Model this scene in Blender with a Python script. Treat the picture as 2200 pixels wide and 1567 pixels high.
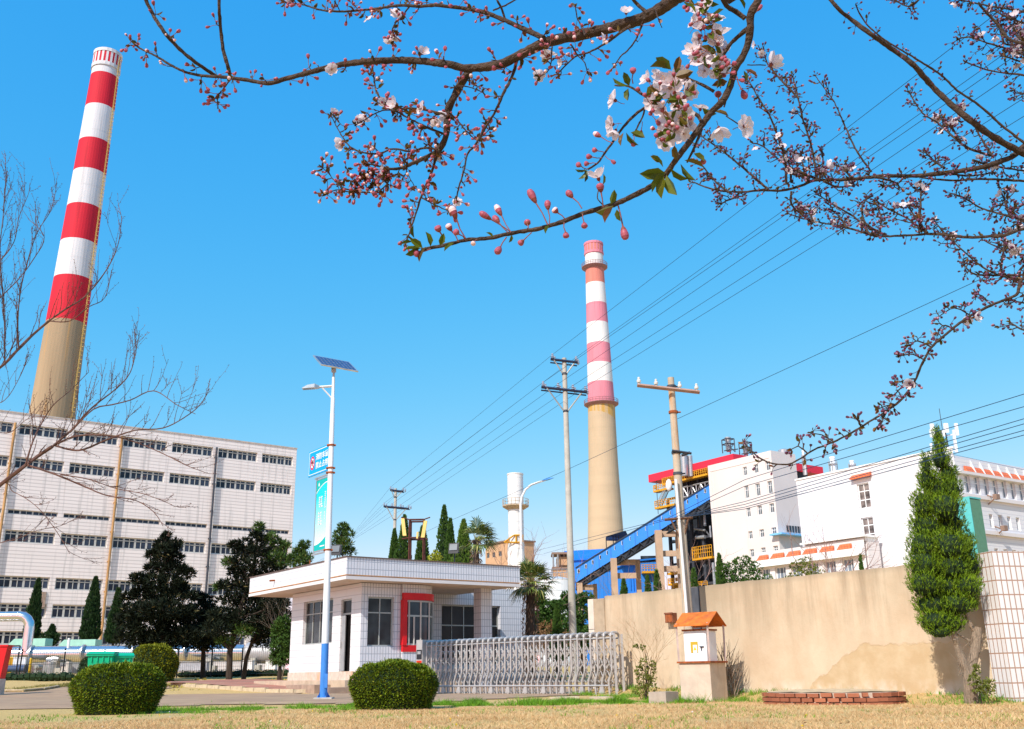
import bpy, math, random
from mathutils import Vector, Matrix, noise
scene = bpy.context.scene
for o in list(bpy.data.objects): bpy.data.objects.remove(o)
COL = scene.collection

# ---------------------------------------------------------------- camera
EYE = 0.55
F_PX, CX, CY = 2120.0, 1100.0, 783.5          # focal length and centre in photo pixels (2200 wide)
TH, RO = math.radians(17.4), math.radians(0.86)
FV = Vector((0, math.cos(TH), math.sin(TH)))
_U0 = Vector((0, -math.sin(TH), math.cos(TH))); _R0 = Vector((1, 0, 0))
RV = _R0 * math.cos(RO) - _U0 * math.sin(RO)
UV = _U0 * math.cos(RO) + _R0 * math.sin(RO)
cam_d = bpy.data.cameras.new("camera"); cam = bpy.data.objects.new("camera", cam_d); COL.objects.link(cam)
cam_d.sensor_width = 36.0; cam_d.lens = 36.0 * F_PX / 2200.0
cam_d.clip_start = 0.05; cam_d.clip_end = 6000
cam.matrix_world = Matrix(((RV.x, UV.x, -FV.x, 0), (RV.y, UV.y, -FV.y, 0), (RV.z, UV.z, -FV.z, EYE), (0, 0, 0, 1)))
scene.camera = cam

# ---------------------------------------------------------------- light
SUN_EL, SUN_AZ = math.radians(42), math.radians(213)      # azimuth clockwise from +Y
SDIR = Vector((math.sin(SUN_AZ) * math.cos(SUN_EL), math.cos(SUN_AZ) * math.cos(SUN_EL), math.sin(SUN_EL)))
EXPO = 0.45
world = bpy.data.worlds.new("World"); scene.world = world; world.use_nodes = True
wn = world.node_tree; wn.nodes.clear()
sky = wn.nodes.new("ShaderNodeTexSky"); sky.sky_type = 'NISHITA'; sky.sun_disc = False
sky.sun_elevation = SUN_EL; sky.sun_rotation = SUN_AZ; sky.air_density = 1.0; sky.dust_density = 0.3; sky.ozone_density = 1.5
sep = wn.nodes.new("ShaderNodeSeparateColor"); comb = wn.nodes.new("ShaderNodeCombineColor")
wn.links.new(sky.outputs[0], sep.inputs[0])
# per channel response (scale, power, gain): a clear, deep cyan-blue spring sky
for i, (sc_, pw_, gn_) in enumerate(((0.1106, 1.75, 2.30), (0.178, 0.577, 0.815), (0.196, 0.15, 0.985))):
    a_ = wn.nodes.new("ShaderNodeMath"); a_.operation = 'MULTIPLY'; a_.inputs[1].default_value = sc_
    b_ = wn.nodes.new("ShaderNodeMath"); b_.operation = 'POWER'; b_.inputs[1].default_value = pw_
    c_ = wn.nodes.new("ShaderNodeMath"); c_.operation = 'MULTIPLY'; c_.inputs[1].default_value = gn_ / 2 ** EXPO / 0.15
    wn.links.new(sep.outputs[i], a_.inputs[0]); wn.links.new(a_.outputs[0], b_.inputs[0]); wn.links.new(b_.outputs[0], c_.inputs[0]); wn.links.new(c_.outputs[0], comb.inputs[i])
bg = wn.nodes.new("ShaderNodeBackground"); bg.inputs['Strength'].default_value = 0.15
wo = wn.nodes.new("ShaderNodeOutputWorld")
wn.links.new(comb.outputs[0], bg.inputs[0]); wn.links.new(bg.outputs[0], wo.inputs[0])
sun_d = bpy.data.lights.new("sun", 'SUN'); sun = bpy.data.objects.new("sun", sun_d); COL.objects.link(sun)
sun_d.energy = 4.0; sun_d.angle = math.radians(0.5); sun_d.color = (1.0, 0.94, 0.85)
sun.rotation_euler = (-SDIR).to_track_quat('-Z', 'Y').to_euler(); sun.location = (-20, -30, 60)
scene.view_settings.view_transform = 'Standard'; scene.view_settings.look = 'None'
scene.view_settings.exposure = EXPO; scene.view_settings.gamma = 1.0
scene.cycles.max_bounces = 6; scene.cycles.use_denoising = True

# ---------------------------------------------------------------- photo geometry -> world
def ray(px, py): return FV + RV * ((px - CX) / F_PX) - UV * ((py - CY) / F_PX)
def P(px, py, Y):
    d = ray(px, py); t = Y / d.y
    return Vector((d.x * t, Y, EYE + d.z * t))
class Fac:                                   # a vertical plane through A along deg; s runs to the right, depth inwards
    def __init__(s, A, deg): s.A = Vector((A[0], A[1])); s.deg = deg; a = math.radians(deg); s.u = Vector((math.cos(a), math.sin(a)))
    def sz(s, px, py, dep=0.0):
        d = ray(px, py); n = Vector((-s.u.y, s.u.x)); t = (s.A.dot(n) + dep) / (d.x * n.x + d.y * n.y)
        p = Vector((d.x * t, d.y * t)) - s.A
        return p.dot(s.u), EYE + d.z * t
    def w(s, a, dep=0.0, z=0.0): return Vector((s.A.x + s.u.x * a - s.u.y * dep, s.A.y + s.u.y * a + s.u.x * dep, z))

# ---------------------------------------------------------------- mesh builder and object helpers
FRAME = {}
class MB:
    def __init__(s): s.v = []; s.f = []; s.m = []; s.T = None
    def add(s, vs, fs, m=0):
        b = len(s.v)
        if s.T is not None: vs = [tuple(s.T @ Vector(v)) for v in vs]
        s.v.extend([tuple(v) for v in vs])
        for f in fs: s.f.append(tuple(b + i for i in f)); s.m.append(m)
    def quad(s, a, b, c, d, m=0): s.add([a, b, c, d], [(0, 1, 2, 3)], m)
    def tri(s, a, b, c, m=0): s.add([a, b, c], [(0, 1, 2)], m)
    def box(s, x0, x1, y0, y1, z0, z1, m=0):
        s.add([(x0, y0, z0), (x1, y0, z0), (x1, y1, z0), (x0, y1, z0), (x0, y0, z1), (x1, y0, z1), (x1, y1, z1), (x0, y1, z1)],
              [(0, 3, 2, 1), (4, 5, 6, 7), (0, 1, 5, 4), (1, 2, 6, 5), (2, 3, 7, 6), (3, 0, 4, 7)], m)
    def prism(s, pts, z0, z1, m=0):
        n = len(pts); zb = z0 if callable(z0) else (lambda x, y: z0); zt = z1 if callable(z1) else (lambda x, y: z1)
        s.add([(x, y, zb(x, y)) for x, y in pts] + [(x, y, zt(x, y)) for x, y in pts],
              [tuple(range(n - 1, -1, -1)), tuple(range(n, 2 * n))] + [(i, (i + 1) % n, n + (i + 1) % n, n + i) for i in range(n)], m)
    def tube(s, pts, rad, n=6, m=0, caps=True, jit=0.0, rng=None):
        pts = [Vector(p) for p in pts]; k = len(pts)
        if not hasattr(rad, '__len__'): rad = [rad] * k
        t0 = (pts[1] - pts[0]).normalized()
        a = Vector((0, 0, 1)) if abs(t0.z) < 0.9 else Vector((1, 0, 0))
        e = t0.cross(a).normalized(); vs = []
        for i in range(k):
            t = (pts[min(i + 1, k - 1)] - pts[max(i - 1, 0)])
            t = t.normalized() if t.length > 1e-9 else t0
            e = (e - t * e.dot(t)); e = e.normalized() if e.length > 1e-9 else t.orthogonal().normalized()
            g = t.cross(e)
            for j in range(n):
                an = 2 * math.pi * j / n; r = rad[i]
                if jit: r *= 1 + rng.uniform(-jit, jit)
                vs.append(pts[i] + e * (r * math.cos(an)) + g * (r * math.sin(an)))
        fs = [(i * n + j, i * n + (j + 1) % n, (i + 1) * n + (j + 1) % n, (i + 1) * n + j) for i in range(k - 1) for j in range(n)]
        if caps: fs += [tuple(range(n - 1, -1, -1)), tuple((k - 1) * n + j for j in range(n))]
        s.add(vs, fs, m)
    def bar(s, a, b, w, m=0): s.tube([a, b], w * 0.7071, 4, m)
    def lathe(s, c, prof, n=24, m=0, cap=True, a0=0.0):
        vs = []
        for r, z in prof:
            for j in range(n):
                an = a0 + 2 * math.pi * j / n; vs.append((c[0] + r * math.cos(an), c[1] + r * math.sin(an), c[2] + z))
        k = len(prof)
        fs = [(i * n + j, i * n + (j + 1) % n, (i + 1) * n + (j + 1) % n, (i + 1) * n + j) for i in range(k - 1) for j in range(n)]
        if cap: fs += [tuple(range(n - 1, -1, -1)), tuple((k - 1) * n + j for j in range(n))]
        s.add(vs, fs, m)
    def ball(s, c, r, n=8, k=5, m=0, squash=(1, 1, 1)):
        vs = [(c[0], c[1], c[2] - r * squash[2])]
        for i in range(1, k):
            ph = -math.pi / 2 + math.pi * i / k
            for j in range(n):
                an = 2 * math.pi * j / n
                vs.append((c[0] + r * squash[0] * math.cos(ph) * math.cos(an), c[1] + r * squash[1] * math.cos(ph) * math.sin(an), c[2] + r * squash[2] * math.sin(ph)))
        vs.append((c[0], c[1], c[2] + r * squash[2])); e = len(vs) - 1; fs = []
        for j in range(n): fs.append((0, 1 + (j + 1) % n, 1 + j)); fs.append((e, 1 + (k - 2) * n + j, 1 + (k - 2) * n + (j + 1) % n))
        for i in range(k - 2):
            for j in range(n):
                a = 1 + i * n + j; b = 1 + i * n + (j + 1) % n; fs.append((a, b, b + n, a + n))
        s.add(vs, fs, m)
    def wall(s, O, deg, L, z0, z1, holes, th, m=0, rm=None):
        """a wall with window holes: front face at the line, reveals of depth th"""
        old = s.T; T = Matrix.Translation(Vector(O)) @ Matrix.Rotation(math.radians(deg), 4, 'Z')
        s.T = T if old is None else old @ T; rm = m if rm is None else rm
        xs = sorted({0.0, L} | {h[0] for h in holes} | {h[1] for h in holes}); zs = sorted({z0, z1} | {h[2] for h in holes} | {h[3] for h in holes})
        for i in range(len(xs) - 1):
            for j in range(len(zs) - 1):
                xm, zm = (xs[i] + xs[i + 1]) / 2, (zs[j] + zs[j + 1]) / 2
                if any(h[0] < xm < h[1] and h[2] < zm < h[3] for h in holes): continue
                s.quad((xs[i], 0, zs[j]), (xs[i + 1], 0, zs[j]), (xs[i + 1], 0, zs[j + 1]), (xs[i], 0, zs[j + 1]), m)
        for a, b, c, d in [h[:4] for h in holes]:
            s.quad((a, 0, c), (a, 0, d), (a, th, d), (a, th, c), rm); s.quad((b, 0, d), (b, 0, c), (b, th, c), (b, th, d), rm)
            s.quad((a, 0, c), (a, th, c), (b, th, c), (b, 0, c), rm); s.quad((a, 0, d), (b, 0, d), (b, th, d), (a, th, d), rm)
            s.quad((a, th, c), (b, th, c), (b, th, d), (a, th, d), rm)
        s.T = old
    def build(s, name, mats, parent=None, world=False, smooth=False):
        me = bpy.data.meshes.new(name)
        vs = s.v
        if world and parent is not None:
            Mi = frame(parent).inverted(); vs = [tuple(Mi @ Vector(v)) for v in vs]
        me.from_pydata(vs, [], s.f)
        if not isinstance(mats, (list, tuple)): mats = [mats]
        for mt in mats: me.materials.append(mt)
        if len(mats) > 1: me.polygons.foreach_set('material_index', s.m)
        if smooth: me.polygons.foreach_set('use_smooth', [True] * len(me.polygons))
        if smooth: me.set_sharp_from_angle(angle=math.radians(42))
        me.update()
        return link(bpy.data.objects.new(name, me), parent)
def frame(o):
    M = Matrix.Identity(4)
    while o is not None: M = FRAME.get(o.name, Matrix.Identity(4)) @ M; o = o.parent
    return M
def link(o, parent=None, loc=None, rotz=0.0):
    COL.objects.link(o)
    if parent is not None: o.parent = parent
    if loc is not None: o.location = loc
    if rotz: o.rotation_euler = (0, 0, rotz)
    FRAME[o.name] = Matrix.Translation(Vector(loc) if loc is not None else Vector()) @ Matrix.Rotation(rotz, 4, 'Z')
    return o
def inst(src, parent, loc=(0, 0, 0), rotz=0.0):
    o = src.copy(); return link(o, parent, loc, rotz)
def tag(o, label, cat, group=None, kind=None):
    if label: o['label'] = label
    if cat: o['category'] = cat
    if group: o['group'] = group
    if kind: o['kind'] = kind
    return o
def thing(name, loc, label, cat, deg=0.0, group=None):
    o = bpy.data.objects.new(name, None); o.empty_display_size = 0.2
    link(o, None, tuple(loc), math.radians(deg)); return tag(o, label, cat, group)
def copy_tree(root, loc, rotz=0.0, label=None, group=None, scale=None):
    r = root.copy(); link(r, None, loc, rotz)
    if label: r['label'] = label
    if group: r['group'] = group
    if scale: r.scale = (scale,) * 3
    for ch in root.children:
        c = ch.copy(); COL.objects.link(c); c.parent = r
        for g in ch.children:
            d = g.copy(); COL.objects.link(d); d.parent = c
    return r

# ---------------------------------------------------------------- materials
def _nt(name):
    m = bpy.data.materials.new(name); m.use_nodes = True; t = m.node_tree
    return m, t, t.nodes['Principled BSDF']
def _n(t, kind, **kw):
    n = t.nodes.new(kind)
    for k, v in kw.items(): setattr(n, k, v)
    return n
def _noise(t, scale, stretch=(1, 1, 1), detail=4, coord='Object', rough=0.6):
    tc = _n(t, 'ShaderNodeTexCoord'); mp = _n(t, 'ShaderNodeMapping'); mp.inputs['Scale'].default_value = stretch
    nz = _n(t, 'ShaderNodeTexNoise'); nz.inputs['Scale'].default_value = scale; nz.inputs['Detail'].default_value = detail
    nz.inputs['Roughness'].default_value = rough
    t.links.new(tc.outputs[coord], mp.inputs[0]); t.links.new(mp.outputs[0], nz.inputs['Vector']); return nz
def _mix(t, fac, a, b, mode='MIX'):
    n = _n(t, 'ShaderNodeMix', data_type='RGBA', blend_type=mode)
    for i, x in ((0, fac), (6, a), (7, b)):
        if hasattr(x, 'is_output'): t.links.new(x, n.inputs[i])
        elif i == 0: n.inputs[0].default_value = x
        else: n.inputs[i].default_value = (*x, 1)
    return n.outputs[2]
def _ramp(t, src, lo, hi):
    r = _n(t, 'ShaderNodeMapRange'); r.inputs[1].default_value = lo; r.inputs[2].default_value = hi
    t.links.new(src, r.inputs[0]); return r.outputs[0]
def _bump(t, b, src, strength, dist=0.02):
    bp = _n(t, 'ShaderNodeBump'); bp.inputs['Strength'].default_value = strength; bp.inputs['Distance'].default_value = dist
    t.links.new(src, bp.inputs['Height']); t.links.new(bp.outputs[0], b.inputs['Normal'])
def mat(name, col, rough=0.7, metal=0.0, var=0.12, scale=3.0, stretch=(1, 1, 1), stain=None, bump=0.0, bscale=20, spec=0.3, emit=None):
    """plain painted / worn surface: value noise, optional stains (colour, lo, hi, scale, stretch), optional bump"""
    m, t, b = _nt(name)
    n = _noise(t, scale, stretch)
    c = _mix(t, _ramp(t, n.outputs[0], 0.3, 0.7), [max(0, x * (1 - var)) for x in col], [min(1, x * (1 + var)) for x in col])
    if stain:
        for sc, lo, hi, ss, st in ([stain] if not isinstance(stain, list) else stain):
            n2 = _noise(t, ss, st, 5); c = _mix(t, _ramp(t, n2.outputs[0], lo, hi), c, sc)
    t.links.new(c, b.inputs['Base Color'])
    b.inputs['Roughness'].default_value = rough; b.inputs['Metallic'].default_value = metal; b.inputs['Specular IOR Level'].default_value = spec
    if bump: _bump(t, b, _noise(t, bscale, (1, 1, 1), 4).outputs[0], bump)
    if emit: b.inputs['Emission Color'].default_value = (*col, 1); b.inputs['Emission Strength'].default_value = emit
    return m
def mat_tile(name, col, mortar, w, h, ms, offset=0.0, rough=0.35, bias=0.0, stain=None, var=0.05, axis='xy', bump=0.3):
    """tiles on upright faces (object space: along = x+y, up = z)"""
    m, t, b = _nt(name)
    tc = _n(t, 'ShaderNodeTexCoord'); sp = _n(t, 'ShaderNodeSeparateXYZ'); t.links.new(tc.outputs['Object'], sp.inputs[0])
    ad = _n(t, 'ShaderNodeMath', operation='ADD'); t.links.new(sp.outputs[0], ad.inputs[0]); t.links.new(sp.outputs[1], ad.inputs[1])
    cb = _n(t, 'ShaderNodeCombineXYZ'); t.links.new(ad.outputs[0], cb.inputs[0]); t.links.new(sp.outputs[2], cb.inputs[1])
    br = _n(t, 'ShaderNodeTexBrick'); br.offset = offset; br.squash = 1.0
    t.links.new(cb.outputs[0], br.inputs['Vector'])
    br.inputs['Color1'].default_value = (*[x * (1 - var) for x in col], 1); br.inputs['Color2'].default_value = (*[min(1, x * (1 + var)) for x in col], 1)
    br.inputs['Mortar'].default_value = (*mortar, 1); br.inputs['Scale'].default_value = 1.0
    br.inputs['Brick Width'].default_value = w; br.inputs['Row Height'].default_value = h; br.inputs['Mortar Size'].default_value = ms
    br.inputs['Mortar Smooth'].default_value = 0.2; br.inputs['Bias'].default_value = bias
    c = br.outputs['Color']
    if stain:
        for sc, lo, hi, ss, st in ([stain] if not isinstance(stain, list) else stain):
            n2 = _noise(t, ss, st, 5); c = _mix(t, _ramp(t, n2.outputs[0], lo, hi), c, sc)
    t.links.new(c, b.inputs['Base Color']); b.inputs['Roughness'].default_value = rough
    inv = _n(t, 'ShaderNodeMath', operation='SUBTRACT'); inv.inputs[0].default_value = 1.0; t.links.new(br.outputs['Fac'], inv.inputs[1])
    if bump: _bump(t, b, inv.outputs[0], bump, 0.01)
    return m
def mat_leaf(name, dark, light, scale=2.0, rough=0.6, trans=0.0, tip=None):
    """foliage: every leaf its own tone, clumps lighter and darker"""
    m, t, b = _nt(name)
    g = _n(t, 'ShaderNodeNewGeometry'); n = _noise(t, scale, (1, 1, 1), 3)
    ad = _n(t, 'ShaderNodeMath', operation='MULTIPLY_ADD'); t.links.new(g.outputs['Random Per Island'], ad.inputs[0]); ad.inputs[1].default_value = 0.55
    r = _ramp(t, n.outputs[0], 0.3, 0.75); h = _n(t, 'ShaderNodeMath', operation='MULTIPLY'); h.inputs[1].default_value = 0.45
    t.links.new(r, h.inputs[0]); t.links.new(h.outputs[0], ad.inputs[2])
    c = _mix(t, ad.outputs[0], dark, light)
    if tip:
        c = _mix(t, _ramp(t, g.outputs['Random Per Island'], 1 - tip[1], 1.0), c, tip[0])
    t.links.new(c, b.inputs['Base Color']); b.inputs['Roughness'].default_value = rough; b.inputs['Specular IOR Level'].default_value = 0.2
    if trans:
        tr = _n(t, 'ShaderNodeBsdfTranslucent'); t.links.new(c, tr.inputs[0]); mx = _n(t, 'ShaderNodeMixShader'); mx.inputs[0].default_value = trans
        out = t.nodes['Material Output']; t.links.new(b.outputs[0], mx.inputs[1]); t.links.new(tr.outputs[0], mx.inputs[2]); t.links.new(mx.outputs[0], out.inputs[0])
    return m
def mat_glass(name, col=(0.03, 0.04, 0.05), rough=0.12, var=0.5, scale=0.7):
    m, t, b = _nt(name); n = _noise(t, scale, (1, 1, 1), 2)
    c = _mix(t, _ramp(t, n.outputs[0], 0.35, 0.7), [x * (1 - var) for x in col], [x * (1 + var * 1.5) for x in col])
    t.links.new(c, b.inputs['Base Color']); b.inputs['Roughness'].default_value = rough; b.inputs['Specular IOR Level'].default_value = 0.28
    return m

M_concrete = mat('concrete_pole', (0.42, 0.39, 0.34), 0.85, var=0.12, scale=4, stain=((0.5, 0.26, 0.1), 0.66, 0.8, 1.5, (6, 6, 0.6)), bump=0.2)
M_white = mat('white_paint', (0.78, 0.78, 0.78), 0.4, var=0.04)
M_black = mat('black_steel', (0.02, 0.02, 0.025), 0.5)
M_dsteel = mat('dark_steel', (0.05, 0.055, 0.07), 0.5, var=0.3)
M_grey = mat('grey_metal', (0.42, 0.42, 0.43), 0.4, 0.5, var=0.15)
M_rust = mat('rust', (0.30, 0.08, 0.025), 0.9, var=0.35, scale=9)
M_galv = mat('galvanised', (0.5, 0.5, 0.5), 0.35, 0.7, var=0.2, scale=6)
M_glass = mat_glass('window_glass')
M_glass2 = mat_glass('window_glass_light', (0.12, 0.14, 0.16), 0.15)
M_frame = mat('window_frame', (0.40, 0.41, 0.40), 0.4, 0.2, var=0.08)
M_yellow = mat('yellow_paint', (0.62, 0.30, 0.015), 0.55, var=0.25)
M_bark = mat('bark', (0.075, 0.046, 0.032), 0.9, var=0.45, scale=60, stretch=(1, 1, 1), bump=0.8, bscale=120)
M_bark2 = mat('bark_pale', (0.24, 0.18, 0.13), 0.9, var=0.4, scale=14, stretch=(3, 3, 0.5), bump=0.8, bscale=40)

# ---------------------------------------------------------------- the wall line of the yard (used by the terrain)
WALL = Fac(P(1950, 1215, 20.5), -53)              # s runs towards the camera/right; far end s = -9.62
def sstep(a, b, x):
    t = min(1, max(0, (x - a) / (b - a))); return t * t * (3 - 2 * t)
def gz(x, y):
    z = -0.10 + 0.10 * sstep(23.5, 26.5, y) + min(max(0, y - 36.0), 34) * 0.030
    if y < 40:
        d = Vector((x, y)) - WALL.A; s = d.dot(WALL.u); n = d.x * -WALL.u.y + d.y * WALL.u.x
        if -10 < s < 6 and -3 < n < 2: z += 0.17 * math.exp(-(min(0, n + 0.1) / 0.35) ** 2) * (1 - sstep(0.5, 3.0, s)) 
    z += 0.02 * noise.noise(Vector((x * 0.5, y * 0.5, 0))) * (1 if y < 24 else 0.3)
    return z
def PT(px, py, y0=4.0, y1=400.0):
    """where the sight line through a photo pixel meets the terrain"""
    d = ray(px, py); y = y0
    while y < y1:
        t = y / d.y; 
        if EYE + d.z * t <= gz(d.x * t, y): return Vector((d.x * t, y, gz(d.x * t, y)))
        y += 0.02 + y * 0.001
    return Vector((d.x * y1 / d.y, y1, 0))
# ================================================================ GROUND
def span(vals):
    out = []
    for a, b, st in vals:
        x = a
        while x < b - 1e-6: out.append(x); x += st
    out.append(vals[-1][1]); return out
def ground_sheet(name, mt, xs, ys, inside=None, lift=0.0, kind='structure'):
    mb = MB(); idx = {}
    for j, y in enumerate(ys):
        for i, x in enumerate(xs): idx[i, j] = len(mb.v); mb.v.append((x, y, gz(x, y) + lift))
    for j in range(len(ys) - 1):
        for i in range(len(xs) - 1):
            if inside and not inside((xs[i] + xs[i + 1]) / 2, (ys[j] + ys[j + 1]) / 2): continue
            mb.f.append((idx[i, j], idx[i + 1, j], idx[i + 1, j + 1], idx[i, j + 1])); mb.m.append(0)
    used = sorted({i for f in mb.f for i in f}); rm = {o: n for n, o in enumerate(used)}
    mb.v = [mb.v[i] for i in used]; mb.f = [tuple(rm[i] for i in f) for f in mb.f]
    o = mb.build(name, mt, smooth=True); return tag(o, None, None, None, kind)
def mat_ground():
    m, t, b = _nt('yard_soil')
    n1 = _noise(t, 0.12, (1, 1, 1), 6); n2 = _noise(t, 2.5, (1, 1, 1), 8, rough=0.75); n3 = _noise(t, 40, (1, 1, 1), 3)
    a = _mix(t, _ramp(t, n2.outputs[0], 0.35, 0.65), (0.52, 0.35, 0.145), (0.70, 0.48, 0.20))
    a = _mix(t, _ramp(t, n1.outputs[0], 0.48, 0.62), a, (0.60, 0.41, 0.16))
    a = _mix(t, _ramp(t, n3.outputs[0], 0.45, 0.75), a, (0.36, 0.23, 0.10))
    t.links.new(a, b.inputs['Base Color']); b.inputs['Roughness'].default_value = 0.95; b.inputs['Specular IOR Level'].default_value = 0.1
    _bump(t, b, n3.outputs[0], 0.8, 0.03); return m
xs = span([(-900, -100, 80), (-100, -20, 5), (-20, 20, 0.5), (20, 100, 5), (100, 900, 80)])
ys = span([(-60, 2, 4), (2, 45, 0.5), (45, 120, 3), (120, 1500, 60)])
M_soil = mat_ground()
ground = ground_sheet('ground', M_soil, xs, ys)

M_asphalt = mat('asphalt', (0.35, 0.22, 0.14), 0.9, var=0.14, scale=1.2, stain=[((0.44, 0.29, 0.17), 0.45, 0.65, 0.5, (1, 3, 1)), ((0.20, 0.13, 0.09), 0.62, 0.72, 1.5, (1, 4, 1))], bump=0.3, bscale=80)
def road_in(x, y):
    near = 24.4 + 0.25 * math.sin(x * 0.7) + (0 if x < -3 else min(1.6, (x + 3) * 0.35))
    if x < -14: far = 47 + .6 * math.sin(x * .5)
    elif x < -7.5: far = 36.5
    elif x < -3: far = 34.8 - (x + 7.5) * 0.35
    else: far = 60
    if x > 1.8: return False
    return near < y < far
road = ground_sheet('road', M_asphalt, span([(-60, -16, 1), (-16, 2, 0.25)]), span([(24, 40, 0.25), (40, 61, 1)]), road_in, 0.018)

# brick pavement with kerb in front of the gatehouse
kerb_px = [(365, 1474), (420, 1478), (470, 1481), (520, 1485), (570, 1488), (630, 1490), (695, 1489)]
kp = [PT(*q) for q in kerb_px]
M_kerb = mat('kerb_stone', (0.50, 0.40, 0.27), 0.9, var=0.2, scale=5, bump=0.3)
for i in range(len(kp) - 1):
    a, b = kp[i], kp[i + 1]; n = 2
    for k in range(n):
        p = a.lerp(b, k / n + 0.01); q = a.lerp(b, (k + 1) / n - 0.012); d = (q - p).normalized(); w = Vector((-d.y, d.x, 0)) * 0.14
        m_ = MB(); h = 0.13 + random.Random(i * 7 + k).uniform(-0.015, 0.01)
        m_.prism([(p.x, p.y), (q.x, q.y), (q.x + w.x, q.y + w.y), (p.x + w.x, p.y + w.y)], p.z - 0.1, p.z + h)
        o = m_.build('kerb_stone', M_kerb)
        tag(o, None, None, None, 'structure')
M_redpave = mat_tile('red_pavers', (0.40, 0.16, 0.11), (0.26, 0.13, 0.09), 0.2, 0.1, 0.008, 0.5, 0.9, stain=((0.45, 0.26, 0.17), 0.5, 0.7, 0.8, (1, 1, 1)), bump=0)
pv = MB(); back = [(-8.2, 47), (-11.5, 46.5), (-14.2, 44)]
pts = [(p.x, p.y + 0.14) for p in kp]; zt = lambda x, y: gz(x, y) + 0.12 + max(0, (y - 37)) * 0.008
top = [(x, y) for x, y in pts]; far = [(-15.5, 43.5), (-14.5, 45), (-13, 46), (-11.5, 46), (-9.6, 44), (-7.2, 40.5), (-6.0, 38)]
n = len(top)
for i in range(n - 1):
    a, b = top[i], top[i + 1]; c, d = far[i + 1 if i + 1 < len(far) else -1], far[i]
    K = 4
    for k in range(K):
        f0, f1 = k / K, (k + 1) / K
        q = [(a[0] + (d[0] - a[0]) * f0, a[1] + (d[1] - a[1]) * f0), (b[0] + (c[0] - b[0]) * f0, b[1] + (c[1] - b[1]) * f0),
             (b[0] + (c[0] - b[0]) * f1, b[1] + (c[1] - b[1]) * f1), (a[0] + (d[0] - a[0]) * f1, a[1] + (d[1] - a[1]) * f1)]
        pv.quad(*[(x, y, zt(x, y)) for x, y in q])
pav = pv.build('pavement', M_redpave); tag(pav, None, None, None, 'structure')

# green verge and dry lawn (thousands of blades: stuff)
def grass_patch(name, label, mt, n, pick, h, w, seed, lean=0.5):
    rng = random.Random(seed); mb = MB(); V = mb.v; Fc = mb.f; M_ = mb.m
    for _ in range(n):
        p = pick(rng)
        if p is None: continue
        x, y = p[0], p[1]; hh = h * rng.uniform(0.5, 1.3) * (p[2] if len(p) > 2 else 1); z = gz(x, y); 
        for _k in range(3):
            a = rng.uniform(0, 6.283); ww = w * rng.uniform(0.6, 1.2); dx, dy = math.cos(a) * ww, math.sin(a) * ww
            lx, ly = rng.gauss(0, lean) * hh, rng.gauss(0, lean) * hh; ox, oy = rng.gauss(0, 0.02), rng.gauss(0, 0.02)
            b = len(V); V.extend([(x + ox - dx, y + oy - dy, z - 0.01), (x + ox + dx, y + oy + dy, z - 0.01), (x + ox + lx, y + oy + ly, z + hh)])
            Fc.append((b, b + 1, b + 2)); M_.append(0)
    o = mb.build(name, mt); return tag(o, label, 'grass', None, 'stuff')
M_dry = mat_leaf('dry_grass', (0.38, 0.19, 0.085), (0.85, 0.60, 0.31), 0.55, 0.9, tip=((0.20, 0.22, 0.05), .08))
M_green = mat_leaf('green_grass', (0.05, 0.14, 0.008), (0.20, 0.40, 0.02), 1.5, 0.6)
def pick_dry(r):
    y = 8.2 + (r.random() ** 1.25) * 15.5; x = r.uniform(-0.54, 0.56) * y
    far = 21.6 + 0.8 * noise.noise(Vector((x * 0.4, 3, 0)))
    if x < -6 and y > 17.0 + noise.noise(Vector((x, y * 0.6, 7))): return None
    if y > far and x < 3: return None
    d = Vector((x, y)) - WALL.A; 
    if d.x * 0.8 + d.y * 0.6 > -0.1: return None
    dens = 0.5 + noise.noise(Vector((x * 0.5, y * 0.5, 1)))
    if r.random() > 0.55 + dens: return None
    return (x, y, 0.8 + 0.5 * dens)
grass_patch('dry_lawn', 'dry straw brown lawn grass across the foreground', M_dry, 80000, pick_dry, 0.034, 0.005, 3, 1.1)
def pick_green(r):
    k = r.random()
    if k < 0.42:
        x = r.uniform(-4.0, 4.0); y = 23.0 + r.gauss(0, 0.5)
        nn_ = noise.noise(Vector((x * 1.6, y * 1.2, 9)))
        if nn_ < -0.05: return None
        return (x, y, .5 + 2.2 * nn_)
    elif k < 0.62:
        x = r.uniform(-8.5, -3.0); y = 22.2 + r.gauss(0, 1.0); nn_ = noise.noise(Vector((x * 1.3, y, 4)))
        if nn_ < -0.02: return None
        return (x, y, 0.4 + 1.2 * nn_)
    elif k < 0.74:
        x = r.gauss(9.9, 0.9); y = r.gauss(19.6, 0.5); 
    elif k < 0.9:
        y = 11 + r.random() * 10; x = r.uniform(-0.5, 0.5) * y
        if noise.noise(Vector((x * 0.7, y * 0.35, 2))) < 0.12: return None
        return (x, y, 0.5)
    else:
        s = r.uniform(-9, -1.5); p = WALL.w(s, r.uniform(-1.7, -0.1)); x, y = p.x, p.y
        if noise.noise(Vector((x * 1.5, y, 5))) < 0.0: return None
    if (Vector((x, y)) - WALL.A).dot(Vector((0.8, 0.6))) > -0.1: return None
    return (x, y)
grass_patch('green_grass', 'fresh green grass tufts along the verge and wall foot', M_green, 24000, pick_green, 0.10, 0.008, 5, 0.6)

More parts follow.
